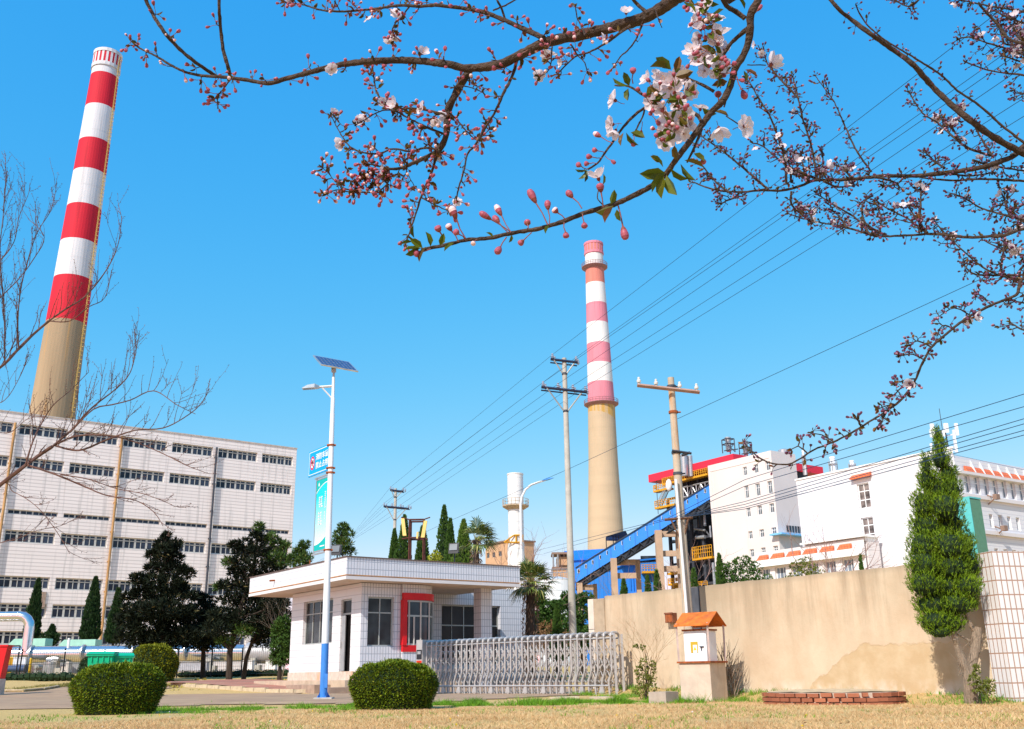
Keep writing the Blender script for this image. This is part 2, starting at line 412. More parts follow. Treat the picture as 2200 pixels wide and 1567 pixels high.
isl = [(-60, 1492), (0, 1488), (50, 1488), (95, 1484), (128, 1478), (120, 1470), (60, 1466), (-60, 1464)]
ip = [PT(*q) for q in isl]; m_ = MB(); m_.prism([(p.x, p.y) for p in ip], lambda x, y: gz(x, y) - .1, lambda x, y: gz(x, y) + .07); o = m_.build('traffic_island', M_soil); tag(o, None, None, None, 'structure')
for i in range(1, 5):
    a, b = ip[i - 1] if i > 1 else ip[0].lerp(ip[1], .3), ip[i]; n = max(1, int((b - a).length / .8))
    for k in range(n):
        p, q = a.lerp(b, (k + .03) / n), a.lerp(b, (k + .97) / n); d = (q - p).normalized(); w = Vector((-d.y, d.x, 0)) * .1; m_ = MB(); m_.prism([(p.x, p.y), (q.x, q.y), (q.x + w.x, q.y + w.y), (p.x + w.x, p.y + w.y)], lambda x, y: gz(x, y) - .1, lambda x, y: gz(x, y) + .11); tag(m_.build('kerb_stone', M_kerb), None, None, None, 'structure')
def pick_isl(r):
    x0, x1 = ip[0].x, ip[4].x; x = r.uniform(x0, x1); y = r.uniform(ip[1].y + .2, ip[6].y); return (x, y, r.uniform(.5, 1.3)) if noise.noise(Vector((x, y * .5, 3))) > -.1 else None
grass_patch('island_grass', 'patchy olive grass on the kerbed island at the left edge', mat_leaf('island_grass', (0.10, 0.11, 0.02), (0.42, 0.34, 0.12), 1.5, .9), 2600, pick_isl, .12, .02, 15, .5)
def pick_far(r):
    x = r.uniform(-16, -6.2); y = r.uniform(40 if x < -9 else 44, 52); return (x, y, 1) if noise.noise(Vector((x * .5, y * .3, 6))) > .05 else None
grass_patch('far_grass', 'yellow green grass on the bank beside the gatehouse', mat_leaf('far_grass_blades', (0.20, 0.18, 0.03), (0.50, 0.40, 0.10), 1.0, .9), 2200, pick_far, .10, .03, 16, .5)
# ================================================================ LEFT FACTORY BUILDING
WIN_CACHE = {}
def window(parent, loc, w, h, cols, trans, rotz=0.0, glass=None, fr=None, bar=0.07, key=''):
    """frame mesh with mullions (the window) and its panes (sub-part)"""
    glass = glass or M_glass; fr = fr or M_frame
    k = (round(w, 2), round(h, 2), cols, trans, glass.name, fr.name, bar)
    if k in WIN_CACHE:
        f0, p0 = WIN_CACHE[k]; f = inst(f0, parent, loc, rotz); inst(p0, f); return f
    f = MB(); b = bar
    f.box(0, w, 0.0, 0.06, 0, b); f.box(0, w, 0.0, 0.06, h - b, h); f.box(0, b, 0.0, 0.06, b, h - b); f.box(w - b, w, 0.0, 0.06, b, h - b)
    tz = [trans * h] if not isinstance(trans, (tuple, list)) else [q * h for q in trans]
    for q in tz:
        if q > 0: f.box(b, w - b, 0.003, 0.055, q - b * 0.4, q + b * 0.4)
    for i in range(1, cols):
        x = w * i / cols; bb = b * ((1.7 if cols == 8 else .7) if i % 2 == 0 or cols < 5 else (.6 if cols == 8 else 0.42)); f.box(x - bb / 2, x + bb / 2, 0.006, 0.052, b, h - b)
    fo = f.build('window', fr, parent); fo.location = loc; fo.rotation_euler = (0, 0, rotz)
    FRAME[fo.name] = Matrix.Translation(Vector(loc)) @ Matrix.Rotation(rotz, 4, 'Z')
    g = MB(); g.quad((b / 2, 0.035, b / 2), (w - b / 2, 0.035, b / 2), (w - b / 2, 0.035, h - b / 2), (b / 2, 0.035, h - b / 2))
    go = g.build('pane', glass, fo); WIN_CACHE[k] = (fo, go); return fo

LB = Fac(P(638, 965, 110), 37)
M_ltile = mat_tile('facade_tile', (0.84, 0.76, 0.73), (0.62, 0.55, 0.53), 40.0, 0.34, 0.05, 0, 0.6, var=0.03, bump=0,
    stain=[((0.42, 0.39, 0.38), 0.52, 0.8, 0.9, (2.5, 1, 0.12)), ((0.55, 0.30, 0.16), 0.68, 0.85, 0.7, (3.0, 1, 0.12))])
M_lframe = mat('factory_frame', (0.48, 0.47, 0.44), 0.5, var=0.1); M_lglass = mat_glass('factory_glass', (0.022, 0.03, 0.05), 0.2, 0.7, 0.35)
lb = thing('factory_building', LB.w(0, 0, 0), 'long grey white tiled factory block with rows of strip windows behind the pines', 'building', 37)
top_z = LB.sz(638, 965)[1]
sx = lambda px, py: LB.sz(px, py)[0]
bays = [(sx(a, 905), sx(b, 915)) for a, b in [(-160, -95), (-72, 30), (42, 146), (158, 254), (265, 359), (370, 457.5), (469, 553), (563, 629)]]
bays = [(LB.sz(a, y0)[0], LB.sz(b, y1)[0]) for a, b, y0, y1 in [(-190, -90, 880, 890), (-78, 30, 892, 910), (42, 146, 915, 930), (158, 254, 930, 945), (265, 359, 946, 958), (370, 457.5, 960, 970), (469, 553, 972, 983), (563, 629, 985, 993)]]
rows = [(265, 937.5, 959.5), (265, 1005.5, 1028.5), (252, 1111.5, 1121), (245, 1153, 1178), (238, 1246, 1271), (232, 1302, 1330), (228, 1358.5, 1386)]
zr = [(LB.sz(x, b)[1], LB.sz(x, a)[1]) for x, a, b in rows]
L0 = -44.0; holes = []
slit_shift = 0
for (z0, z1) in zr:
    for (a, b) in bays: holes.append((a - L0, b - L0, z0, z1))
wm = MB(); wm.wall((L0, 0, 0), 0, -L0, -1, top_z, holes, 0.30)
wm.quad((0, 0, -1), (0, 22, -1), (0, 22, top_z), (0, 0, top_z)); wm.quad((L0, 0, top_z), (0, 0, top_z), (0, 22, top_z), (L0, 22, top_z))
wm.quad((L0, 22, -1), (L0, 22, top_z), (0, 22, top_z), (0, 22, -1))
wo_ = wm.build('wall', M_ltile, lb)
pm = MB(); pm.box(L0, 0.04, -0.06, 0.2, top_z + 0.003, top_z + 0.12); pm.build('parapet_coping', mat('coping', (0.5, 0.45, 0.42), 0.8, var=0.2), lb)
for i, (z0, z1) in enumerate(zr):
    for (a, b) in bays:
        if i == 2: window(lb, (a, 0.16, z0), b - a, z1 - z0, 8, 0, glass=M_lglass, fr=M_lframe, bar=0.08)
        else: window(lb, (a, 0.16, z0), b - a, z1 - z0, 8, 0.70, glass=M_lglass, fr=M_lframe, bar=0.11)
M_drain = mat('rusty_pipe', (0.42, 0.24, 0.10), 0.8, var=0.4, scale=0.6)
for px, py, z1, mt in [(33, 905, top_z - 1, M_drain), (262, 935, top_z - 1, M_drain), (465, 955, top_z - 1, M_dsteel)]:
    s = LB.sz(px, py)[0]; m_ = MB(); m_.tube([(s, -0.22, -0.5), (s, -0.22, z1)], 0.12, 8)
    for q in range(1, 9): m_.box(s - 0.15, s + 0.15, -0.24, 0, q * 2.9, q * 2.9 + 0.12)
    m_.build('drainpipe', mt, lb)
# ventilation grille, canopies
s0, z0 = LB.sz(75, 1305); s1, z1 = LB.sz(100, 1272); m_ = MB()
m_.box(s0, s1, -0.08, 0.02, z0, z1)
for k in range(7): m_.box(s0 + (s1 - s0) * k / 7, s0 + (s1 - s0) * k / 7 + 0.06, -0.12, -0.08, z0, z1)
m_.build('ventilation_grille', mat('grille_tan', (0.45, 0.33, 0.26), 0.7, var=0.2), lb)

# ================================================================ CHIMNEYS
def lin(a, b, t): return a + (b - a) * t
def chimney_px(rows, Y):
    """rows of (py, xl, xr): returns centre, radius, z"""
    out = []
    for py, xl, xr in rows:
        a, b = P(xl, py, Y), P(xr, py, Y); out.append(((a + b) / 2, (b - a).length / 2))
    return out
def chimney_at(prof, z):
    for (c0, r0), (c1, r1) in zip(prof, prof[1:]):
        if c1.z <= z <= c0.z or (c0.z, r0) == (prof[0][0].z, prof[0][1]) and z > c0.z: 
            t = (z - c0.z) / (c1.z - c0.z); return c0.lerp(c1, t), lin(r0, r1, t)
    (c0, r0), (c1, r1) = prof[-2], prof[-1]; t = (z - c0.z) / (c1.z - c0.z); return c0.lerp(c1, t), lin(r0, r1, t)
def mat_paintband(name, col, scale=0.15):
    return mat(name, col, 0.75, var=0.12, scale=scale, stretch=(2, 2, 0.2), stain=[(tuple(x * 0.66 for x in col), 0.54, 0.8, 0.3, (2, 2, 0.12)), (tuple(x * 0.8 for x in col), 0.55, 0.7, 0.35, (.05, .05, 2.5))])
M_cwhite = mat_paintband('chimney_white', (0.66, 0.64, 0.64)); M_cred = mat_paintband('chimney_red', (0.58, 0.012, 0.03))
M_cconc = mat('chimney_concrete', (0.34, 0.245, 0.15), 0.9, var=0.12, scale=0.1, stretch=(3, 3, 0.3), stain=[((0.62, 0.30, 0.06), 0.58, 0.78, 0.35, (2.2, 2.2, 0.08)), ((0.22, 0.15, 0.10), 0.66, 0.85, 0.4, (2.2, 2.2, 0.06))])
def shaft_band(parent, prof, za, zb, mt, O, name='painted_band', bulge=0.0, n=40):
    m_ = MB(); k = max(1, int((zb - za) / 6)); vs = []
    for i in range(k + 1):
        z = lin(za, zb, i / k); c, r = chimney_at(prof, z)
        for j in range(n):
            a = 2 * math.pi * j / n; vs.append((c.x - O[0] + (r + bulge) * math.cos(a), c.y - O[1] + (r + bulge) * math.sin(a), z - O[2]))
    m_.add(vs, [(i * n + j, i * n + (j + 1) % n, (i + 1) * n + (j + 1) % n, (i + 1) * n + j) for i in range(k) for j in range(n)])
    if bulge or True: m_.f.append(tuple((k * n + j) for j in range(n))); m_.m.append(0)
    return m_.build(name, mt, parent, smooth=False)
Y1 = 230.0
prof1 = chimney_px([(100, 209.5, 261), (220, 196, 245), (500, 134, 209), (685, 104, 178), (886, 68, 158)], Y1)
prof1 = [(P(235.5, 100, Y1), 3.3), (P(113, 886, Y1), 5.1)]
za = prof1[-1][0].z; c0, r0 = chimney_at(prof1, 0.0); O1 = (c0.x, c0.y, 0.0)
ch1 = thing('chimney', O1, 'tall red and white striped concrete chimney rising behind the factory block', 'chimney')
zc = lambda px, py: P(px, py, Y1 - lin(3.4, 5.0, (py - 100) / 786)).z
zs = [zc(235, 102), zc(231, 152), zc(220, 220), zc(212, 293), zc(200, 359), zc(190, 434), zc(170, 510), zc(160, 588), zc(140, 683), 0.0]
cols = [M_cwhite, M_cred, M_cwhite, M_cred, M_cwhite, M_cred, M_cwhite, M_cred, M_cconc]
for i, mt in enumerate(cols):
    shaft_band(ch1, prof1, zs[i + 1], zs[i], mt, O1, 'shaft' if i == 8 else 'painted_band')
# crown: openings ring and lip
def crown(parent, prof, ztop, h, O, mw, mr, n=20, name='crown'):
    c, r = chimney_at(prof, ztop - h); c2, _ = chimney_at(prof, ztop); m_ = MB(); r += 0.03
    C = lambda z: c.lerp(c2, (z - (ztop - h)) / h)
    for j in range(n):
        a0, a1 = 2 * math.pi * j / n, 2 * math.pi * (j + 0.5) / n
        for z0, z1, rr, full in ((ztop - h, ztop - h * 0.8, r + 0.25, 1), (ztop - h * 0.8, ztop - h * 0.18, r + 0.12, 0), (ztop - h * 0.18, ztop, r + 0.25, 1)):
            e0, e1 = (a0, 2 * math.pi * (j + 1) / n) if full else (a0, a1)
            A, B = C(z0), C(z1)
            q = lambda cc, a, z, R: (cc.x - O[0] + R * math.cos(a), cc.y - O[1] + R * math.sin(a), z - O[2])
            m_.quad(q(A, e0, z0, rr), q(A, e1, z0, rr), q(B, e1, z1, rr), q(B, e0, z1, rr))
            if not full:
                for e in (e0, e1): m_.quad(q(A, e, z0, rr), q(B, e, z1, rr), q(B, e, z1, r), q(A, e, z0, r))
            else:
                m_.quad(q(B, e0, z1, rr), q(B, e1, z1, rr), q(B, e1, z1, r - 0.5), q(B, e0, z1, r - 0.5)); m_.quad(q(A, e0, z0, rr), q(A, e1, z0, rr), q(A, e1, z0, r - 0.1), q(A, e0, z0, r - 0.1))
    co = m_.build(name, mw, parent); m2 = MB()
    A, B = C(ztop - h * 0.85), C(ztop - h * 0.12); m2.add([q(A, 2 * math.pi * j / 32, ztop - h * 0.85, r + 0.06) for j in range(32)] + [q(B, 2 * math.pi * j / 32, ztop - h * 0.12, r + 0.06) for j in range(32)], [(j, (j + 1) % 32, 32 + (j + 1) % 32, 32 + j) for j in range(32)])
    m2.build('crown_recess', mr, co); return co
crown(ch1, prof1, zs[0], 5.2, O1, M_cwhite, M_cred)
# lightning / lamp ladder down the right side
m_ = MB(); adir = Vector((math.cos(-0.25), math.sin(-0.25), 0))
zz = 30.0; prev = None
while zz < zs[0] - 1:
    c, r = chimney_at(prof1, zz); p = c + adir * (r + 0.45) - Vector(O1); p.z = zz
    if prev: 
        for off in (-0.22, 0.22): m_.bar(prev + Vector((0, off, 0)), p + Vector((0, off, 0)), 0.10)
        m_.bar(p + Vector((0, -0.25, 0)), p + Vector((0, 0.25, 0)), 0.08); m_.bar(p - adir * 0.45, p + adir * 0.45, 0.06); m_.ball(p + adir * 0.55, 0.13, 6, 3, 0)
    prev = p; zz += 1.1
m_.build('ladder', mat('ladder_yellow', (0.62, 0.42, 0.12), 0.6, var=0.3), ch1)

Y2 = 320.0
prof2 = [(P((a + b) / 2, y, Y2), (P(b, y, Y2) - P(a, y, Y2)).length / 2) for y, a, b in [(525, 1256, 1294), (590, 1258, 1298), (860, 1263, 1320), (1000, 1264.5, 1328), (1180, 1262.5, 1342)]]
c0, _ = chimney_at(prof2, 0.0); O2 = (c0.x, c0.y, 0.0)
ch2 = thing('chimney', O2, 'faded pink and white banded chimney with a tan concrete base in the centre', 'chimney')
M_pwhite = mat_paintband('faded_white', (0.74, 0.70, 0.66)); M_pink = mat_paintband('faded_pink', (0.66, 0.22, 0.27)); M_orng = mat_paintband('rusty_pink', (0.60, 0.20, 0.15), 0.5)
M_ptan = mat('tan_concrete', (0.50, 0.38, 0.25), 0.9, var=0.06, scale=0.1, stretch=(0.3, 0.3, 3), stain=((0.42, 0.31, 0.19), 0.5, 0.8, 0.1, (1, 1, 0.3)))
zc2 = lambda py: P(1285, py, Y2 - lin(2.9, 6.0, (py - 520) / 660)).z
ys2 = [(517, 542, M_pink), (542, 567, M_pwhite), (567, 604, M_orng), (604, 647, M_pwhite), (647, 689, M_pink), (689, 733, M_pwhite), (733, 776, M_pink), (776, 817, M_pwhite), (817, 860, M_pink), (860, 1400, M_ptan)]
for a, b, mt in ys2:
    shaft_band(ch2, prof2, max(0, zc2(b)), zc2(a), mt, O2, 'shaft' if mt is M_ptan else 'painted_band')
crown(ch2, prof2, zc2(517), zc2(517) - zc2(541), O2, M_pink, M_orng, 18)
c, r = chimney_at(prof2, zc2(866)); m_ = MB(); m_.lathe((c.x - O2[0], c.y - O2[1], 0), [(r + 0.05, zc2(905)), (r + 0.06, zc2(866))], 40)
m_.build('rust_streaks', mat('rust_run', (0.50, 0.30, 0.08), 0.9, var=0.1, stain=((0.52, 0.37, 0.21), 0.45, 0.6, 1.2, (1, 1, 0.03))), ch2)
for py in (568, 862):
    z = zc2(py); c, r = chimney_at(prof2, z); m_ = MB(); cc = (c.x - O2[0], c.y - O2[1], 0)
    m_.lathe(cc, [(r, z - 0.9), (r + 1.3, z - 0.1), (r + 1.3, z + 0.1), (r, z + 0.1)], 32)
    for j in range(32):
        a = 2 * math.pi * j / 32; p = Vector((cc[0] + (r + 1.25) * math.cos(a), cc[1] + (r + 1.25) * math.sin(a), z)); m_.bar(p, p + Vector((0, 0, 1.3)), 0.09)
    for h in (0.65, 1.3): m_.tube([(cc[0] + (r + 1.25) * math.cos(2 * math.pi * j / 32), cc[1] + (r + 1.25) * math.sin(2 * math.pi * j / 32), z + h) for j in range(33)], 0.07, 4)
    m_.build('gallery', mat('gallery_steel', (0.30, 0.16, 0.17), 0.7, var=0.3), ch2)

# ================================================================ WHITE STEEL STACK AND SMALL PLANT
Y3 = 140.0
a, b = P(1091, 1060, Y3), P(1125, 1060, Y3); cx_, r3 = (a.x + b.x) / 2, (b.x - a.x) / 2
c3 = P(1108, 1100, Y3).x; Z = lambda py: P(1108, py, Y3).z
st = thing('steel_stack', (c3, Y3, 1.0), 'white insulated steel stack with a ring platform left of the big pole', 'chimney')
M_insul = mat_tile('insulation_white', (0.72, 0.71, 0.70), (0.5, 0.5, 0.5), 30.0, 1.25, 0.035, 0, 0.5, var=0.02, bump=0, stain=((0.55, 0.5, 0.45), 0.6, 0.8, 0.6, (1, 1, 0.2)))
m_ = MB(); r3 = 1.1; m_.lathe((0, 0, -1.0), [(r3, Z(1170)), (r3 * 1.0, Z(1095)), (r3 * 1.03, Z(1060)), (r3 * 1.03, Z(1021)), (r3 * 1.08, Z(1021)), (r3 * 1.08, Z(1018.5))], 28)
m_.build('shaft', M_insul, st)
m_ = MB(); rng = random.Random(4); n = 26; prof = [(r3 * 1.45, 0.0), (r3 * 1.42, Z(1230)), (r3 * 1.3, Z(1205)), (r3 * 1.15, Z(1185)), (r3 * 1.02, Z(1170))]
vs = [];
rows_ = 16
for i in range(rows_ + 1):
    t = i / rows_; z = Z(1170) * t; r = lin(r3 * 1.45, r3 * 1.03, max(0, t * 1.6 - 0.6))
    for j in range(n): an = 2 * math.pi * j / n; q = r + rng.uniform(-0.09, 0.09); vs.append((q * math.cos(an), q * math.sin(an), z - 1))
m_.add(vs, [(i * n + j, i * n + (j + 1) % n, (i + 1) * n + (j + 1) % n, (i + 1) * n + j) for i in range(rows_) for j in range(n)])
m_.build('wrapped_base', mat('wrapping', (0.74, 0.71, 0.68), 0.5, var=0.1), st)
m_ = MB(); zp = Z(1088) - 1.0; m_.lathe((0, 0, 0), [(r3, zp - 0.55), (r3 * 1.7, zp - 0.08), (r3 * 1.7, zp + 0.08), (r3, zp + 0.08)], 24)
for j in range(20): a = 2 * math.pi * j / 20; m_.bar((1.67 * r3 * math.cos(a), 1.67 * r3 * math.sin(a), zp), (1.67 * r3 * math.cos(a), 1.67 * r3 * math.sin(a), zp + 0.95), 0.05)
for h in (0.5, 0.95): m_.tube([(1.67 * r3 * math.cos(2 * math.pi * j / 24), 1.67 * r3 * math.sin(2 * math.pi * j / 24), zp + h) for j in range(25)], 0.03, 4)
m_.build('platform', mat('platform_tan', (0.42, 0.32, 0.22), 0.7, var=0.3), st)
m_ = MB(); zy = Z(1168) - 1
for (p, q) in [((-1.7, -1.25, zy), (0.9, -1.25, zy)), ((-1.7, -1.25, zy + 0.02), (-0.3, -1.25, zy + 1.0)), ((-0.3, -1.25, zy + 1.0), (0.9, -1.25, zy + 1.0)), ((0.9, -1.25, zy), (0.9, -1.25, zy + 1.05)), ((-1.0, -1.25, zy), (-1.0, -1.25, zy + 0.5)), ((0, -1.25, zy), (0, -1.25, zy + 1))]: m_.bar(p, q, 0.16)
m_.build('service_bridge', M_yellow, st)

YB = Fac(P(1100, 1180, 150), -53)
yb = thing('pump_house', YB.w(0, 0, 1.0), 'small tan block house with three little windows behind the white stack', 'building', -53)
s0, z1 = YB.sz(1043, 1177); zt_ = P(1100, 1162, 150).z - 1; 
m_ = MB(); hs_ = []
for xa, xb, ya, yb_ in [(1045.5, 1051.5, 1188, 1200), (1057.5, 1064, 1186.5, 1198.5), (1071, 1078, 1184, 1196)]:
    sa, za_ = YB.sz(xa, yb_); sb, zb_ = YB.sz(xb, ya); hs_.append((sa - s0, sb - s0, za_ - 1, zb_ - 1))
m_.wall((s0, 0, 0), 0, -s0, -1, zt_, hs_, 0.2); m_.box(s0 + 0.01, -0.01, 0.32, 4.2, -1, zt_ - 0.01); m_.quad((0, 0, -1), (0, 4.2, -1), (0, 4.2, zt_), (0, 0, zt_)); m_.quad((s0, 0, zt_), (0, 0, zt_), (0, 4.2, zt_), (s0, 4.2, zt_))
M_tan = mat('tan_render', (0.55, 0.33, 0.19), 0.85, var=0.08, scale=1); m_.build('wall', M_tan, yb)
for h in hs_: window(yb, (s0 + h[0], 0.1, h[2]), h[1] - h[0], h[3] - h[2], 2, 0, bar=0.06)
m_ = MB(); m_.box(s0 - 0.25, 0.25, -0.25, 4.4, zt_ + 0.003, zt_ + 0.22); m_.build('roof', mat('roof_brown', (0.22, 0.15, 0.12), 0.8), yb)
# ================================================================ RIGHT: WHITE OFFICE BUILDING
M_wtile = mat_tile('white_facade', (0.70, 0.69, 0.71), (0.56, 0.55, 0.60), 40.0, 0.42, 0.035, 0, 0.6, var=0.01, bump=0)
M_wrend = mat('white_render', (0.68, 0.64, 0.64), 0.8, var=0.05, scale=0.3, stain=((0.62, 0.57, 0.54), 0.6, 0.85, 0.5, (1, 1, 0.2)))
M_orange = mat_tile('orange_roof_tiles', (0.72, 0.16, 0.05), (0.42, 0.08, 0.03), 0.35, 0.5, 0.03, 0, 0.6, bump=0.4)
M_paleg = mat_glass('pale_glass', (0.20, 0.24, 0.30), 0.25, 0.5, 0.5)
M_brownwin = mat_glass('curtained_glass', (0.16, 0.13, 0.12), 0.2, 0.6, 1.2)
WB = Fac(P(2040, 962, 95), -56)
wb = thing('office_building', WB.w(0, 0, 0), 'white tiled office building with tall windows and orange canopy tiles behind the wall', 'building', -56)
ztop = WB.sz(1990, 975)[1]; sL = WB.sz(1710, 1033)[0]; sR = WB.sz(2046, 962)[0]
holes = []; wins = []
for (xa, xb, ya, yb2, rows3) in [(1843, 1870, 1038, 1093, 3), (1852, 1878, 1111, 1167, 3), (1860.5, 1886.5, 1185.5, 1245, 3)]:
    s0 = WB.sz(xa, (ya + yb2) / 2)[0]; s1 = WB.sz(xb, (ya + yb2) / 2)[0]; z0 = WB.sz((xa + xb) / 2, yb2)[1]; z1 = WB.sz((xa + xb) / 2, ya)[1]
    wins.append((s0, s1, z0, z1))
sa = sum(w[0] for w in wins) / 3; sb = sum(w[1] for w in wins) / 3
holes = [(sa - sL, sb - sL, w[2], w[3]) for w in wins]
m_ = MB(); m_.wall((sL, 0, 0), 0, sR - sL, -1, ztop, holes, 0.35)
m_.box(sL + 0.02, sR - 0.6, 0.4, 26, -1, ztop - 0.5); m_.build('wall', M_wtile, wb)
for w in wins: window(wb, (sa, 0.18, w[2]), sb - sa, w[3] - w[2], 2, (0.345, 0.69), glass=M_brownwin, fr=M_white, bar=0.12)
m_ = MB(); m_.box(sL - 0.1, sR + 0.1, -0.1, 0.3, ztop + 0.003, ztop + 0.18); m_.build('parapet', M_white, wb)
s0, z0 = WB.sz(1831, 1030); s1, z1 = WB.sz(1872, 1013)
m_ = MB(); m_.add([(s0, -0.5, z0), (s1, -0.5, z0 + 0.05), (s1, -0.05, z1), (s0, -0.05, z1 - 0.05), (s0, -0.5, z0 - 0.12), (s1, -0.5, z0 - 0.07), (s1, -0.05, z0 - 0.1), (s0, -0.05, z0 - 0.1)],
    [(0, 1, 2, 3), (7, 6, 5, 4), (0, 4, 5, 1), (1, 5, 6, 2), (2, 6, 7, 3), (3, 7, 4, 0)]); m_.build('canopy', M_orange, wb)
# long right wing running away along the other axis
WG = Fac(WB.w(sR, 0), 34)
wg = thing('office_wing', WG.w(0, 0, 0), 'long white wing with orange tile canopies and tall windows at the right edge', 'building', 34)
zg = WG.sz(2060, 985)[1]; L = 48.0
sw = [WG.sz(x, y)[0] for x, y in [(2075, 1040), (2094, 1045), (2112.5, 1048), (2131, 1052), (2150.5, 1056), (2171, 1060), (2191, 1065)]]
pitch = (sw[-1] - sw[1]) / 5; s_first = sw[1]
z_a = [(WG.sz(2112, 1064)[1], WG.sz(2112, 1026)[1]), (WG.sz(2114, 1132)[1], WG.sz(2114, 1103)[1]), (WG.sz(2125, 1192)[1], WG.sz(2125, 1177)[1])]
holes = []; wl = []
nwin = 16
for r_, (z0, z1) in enumerate(z_a):
    ww = pitch * (0.58 if r_ == 0 else 0.42)
    for k in range(-1, nwin):
        s = s_first + pitch * k + 0.02 + (0 if r_ == 0 else pitch * 0.05)
        if s < 0.3 or (r_ and k < 1): continue
        holes.append((s, s + ww, z0, z1)); wl.append((s, ww, z0, z1, r_))
m_ = MB(); m_.wall((0, 0, 0), 0, L, -1, zg, holes, 0.45); m_.box(0.6, L - 0.02, 0.5, 14, -1, zg - 0.4)
m_.build('wall', M_wtile, wg)
for s, ww, z0, z1, r_ in wl: window(wg, (s, 0.2, z0), ww, z1 - z0, 2, 0.62, glass=M_paleg, fr=M_white, bar=0.1)
for k in range(-2, nwin):                       # parapet fins with sloping tile canopies between them
    s = s_first + pitch * k
    if s < -0.2: continue
    z0, z1 = zg - 1.3, zg - 0.7
    m_ = MB(); m_.add([(s, -.45, z0), (s + pitch * 0.86, -.45, z0), (s + pitch * 0.86, -0.12, z1), (s, -0.12, z1), (s, -0.12, z0), (s + pitch * 0.86, -0.12, z0)],
        [(0, 1, 2, 3), (0, 4, 5, 1), (0, 3, 4), (1, 5, 2)]); m_.build('canopy', M_orange, wg)
    m_ = MB(); a = s + pitch * 0.93; m_.add([(a - 0.07, -.45, z0), (a + 0.07, -.45, z0), (a + 0.07, -0.02, zg), (a - 0.07, -0.02, zg), (a - 0.07, -0.02, z0), (a + 0.07, -0.02, z0)],
        [(0, 1, 2, 3), (0, 4, 5, 1), (0, 3, 4), (1, 5, 2), (2, 5, 4, 3)]); m_.build('parapet_fin', M_white, wg)
m_ = MB(); m_.box(0, L, -.5, -0.002, zg - 1.6, zg - 1.33)
m_.box(0, L, -0.3, -0.003, z_a[0][0] - 0.5, z_a[0][0] - 0.15); m_.box(0, L, -0.35, -0.003, z_a[1][0] - 0.75, z_a[1][0] - 0.4); m_.build('cornice', M_wrend, wg)
for px, py in ((2148, 1080), (2165, 1148)):
    s, z = WG.sz(px, py, -1.2); m_ = MB(); m_.bar((s, -0.02, z + .9), (s, -0.8, z + .5), .1); m_.bar((s, -0.02, z), (s, -0.8, z + .5), .1); m_.box(s - 0.3, s + 0.3, -1.15, -0.75, z + .35, z + 0.85); m_.build('wall_floodlight', mat('bracket_brown_%d' % px, (0.26, 0.17, 0.13), .7), wg)
# teal stair tower leaning against the wing
s0 = WG.sz(2087, 1100, -2.6)[0]; s1 = WG.sz(2110, 1100, -2.6)[0]; zt = WG.sz(2087, 1072, -2.6)[1]
tt = thing('green_tower', WG.w(s0, -2.6, 0), 'flat topped pale turquoise tower with a dark green side behind the front cypress', 'tower', 34)
m_ = MB(); m_.box(-0.0, s1 - s0, 0, 2.55, -1, zt); m_.build('wall', mat('dark_green_tile', (0.10, 0.24, 0.15), 0.5, var=0.12), tt)
m_ = MB(); m_.box(-0.06, -0.002, -0.03, 2.5, -1, zt + 0.05); m_.box(-0.06, s1 - s0 + 0.05, -0.05, 2.5, zt + 0.053, zt + 0.2); m_.build('cladding', mat('turquoise', (0.10, 0.46, 0.46), 0.4, var=0.06), tt)

# low annex with five orange canopies, in front of the office building
LA = Fac(P(1847, 1148, 101), -56)
la = thing('entrance_annex', LA.w(0, 0, 0), 'low white annex with a row of six sloping orange tile canopies over glazed bays', 'building', -56)
s0 = LA.sz(1625, 1200)[0]; zc_ = LA.sz(1847, 1150)[1]
quads = [(1631, 1653, 1204, 1192), (1660, 1687, 1200, 1188), (1694, 1722, 1195, 1182), (1729, 1757, 1190, 1177), (1765, 1794, 1185, 1171), (1803, 1832, 1180, 1165)]
zb_ = LA.sz(1745, 1191)[1]; zt2 = LA.sz(1745, 1179)[1]
m_ = MB(); holes = []
ss = []
for xa, xb, ya, yb2 in quads:
    a, b = LA.sz(xa, ya)[0], LA.sz(xb, ya)[0]; ss.append((a, b)); holes.append((a - s0 + 0.15, b - s0 - 0.1, 0.6, zb_ - 0.9))
m_.wall((s0, 0, 0), 0, 0 - s0 + 0.4, -1, zt2 + 0.35, holes, 0.4); m_.box(s0, 0.4, 0.45, 2.4, -1, zt2 + 0.1)
m_.build('wall', M_wrend, la)
for (a, b), h in zip(ss, holes):
    m_ = MB(); m_.add([(a, -.5, zb_), (b, -.5, zb_), (b, -0.1, zt2), (a + 0.2, -0.1, zt2), (a, -0.1, zb_), (b, -0.1, zb_)], [(0, 1, 2, 3), (0, 4, 5, 1), (0, 3, 4), (1, 5, 2)]); m_.build('canopy', M_orange, la)
    window(la, (h[0] + s0, 0.25, h[2]), h[1] - h[0], h[3] - h[2], 3, 0.7, glass=M_paleg, fr=M_white, bar=0.09)
m_ = MB(); m_.box(s0, 0.4, -0.55, -0.02, zb_ - 0.75, zb_ - 0.02); m_.build('fascia', M_white, la)
a_ = LA.sz(1722, 1168)[0]; m_ = MB(); m_.box(a_, 0.6, -0.3, 2.4, zc_ - 0.2, zc_); m_.box(a_ + 0.2, 0.39, 0.3, 2.3, zt2 + 0.1, zc_ - 0.21); m_.build('upper_roof', M_white, la)

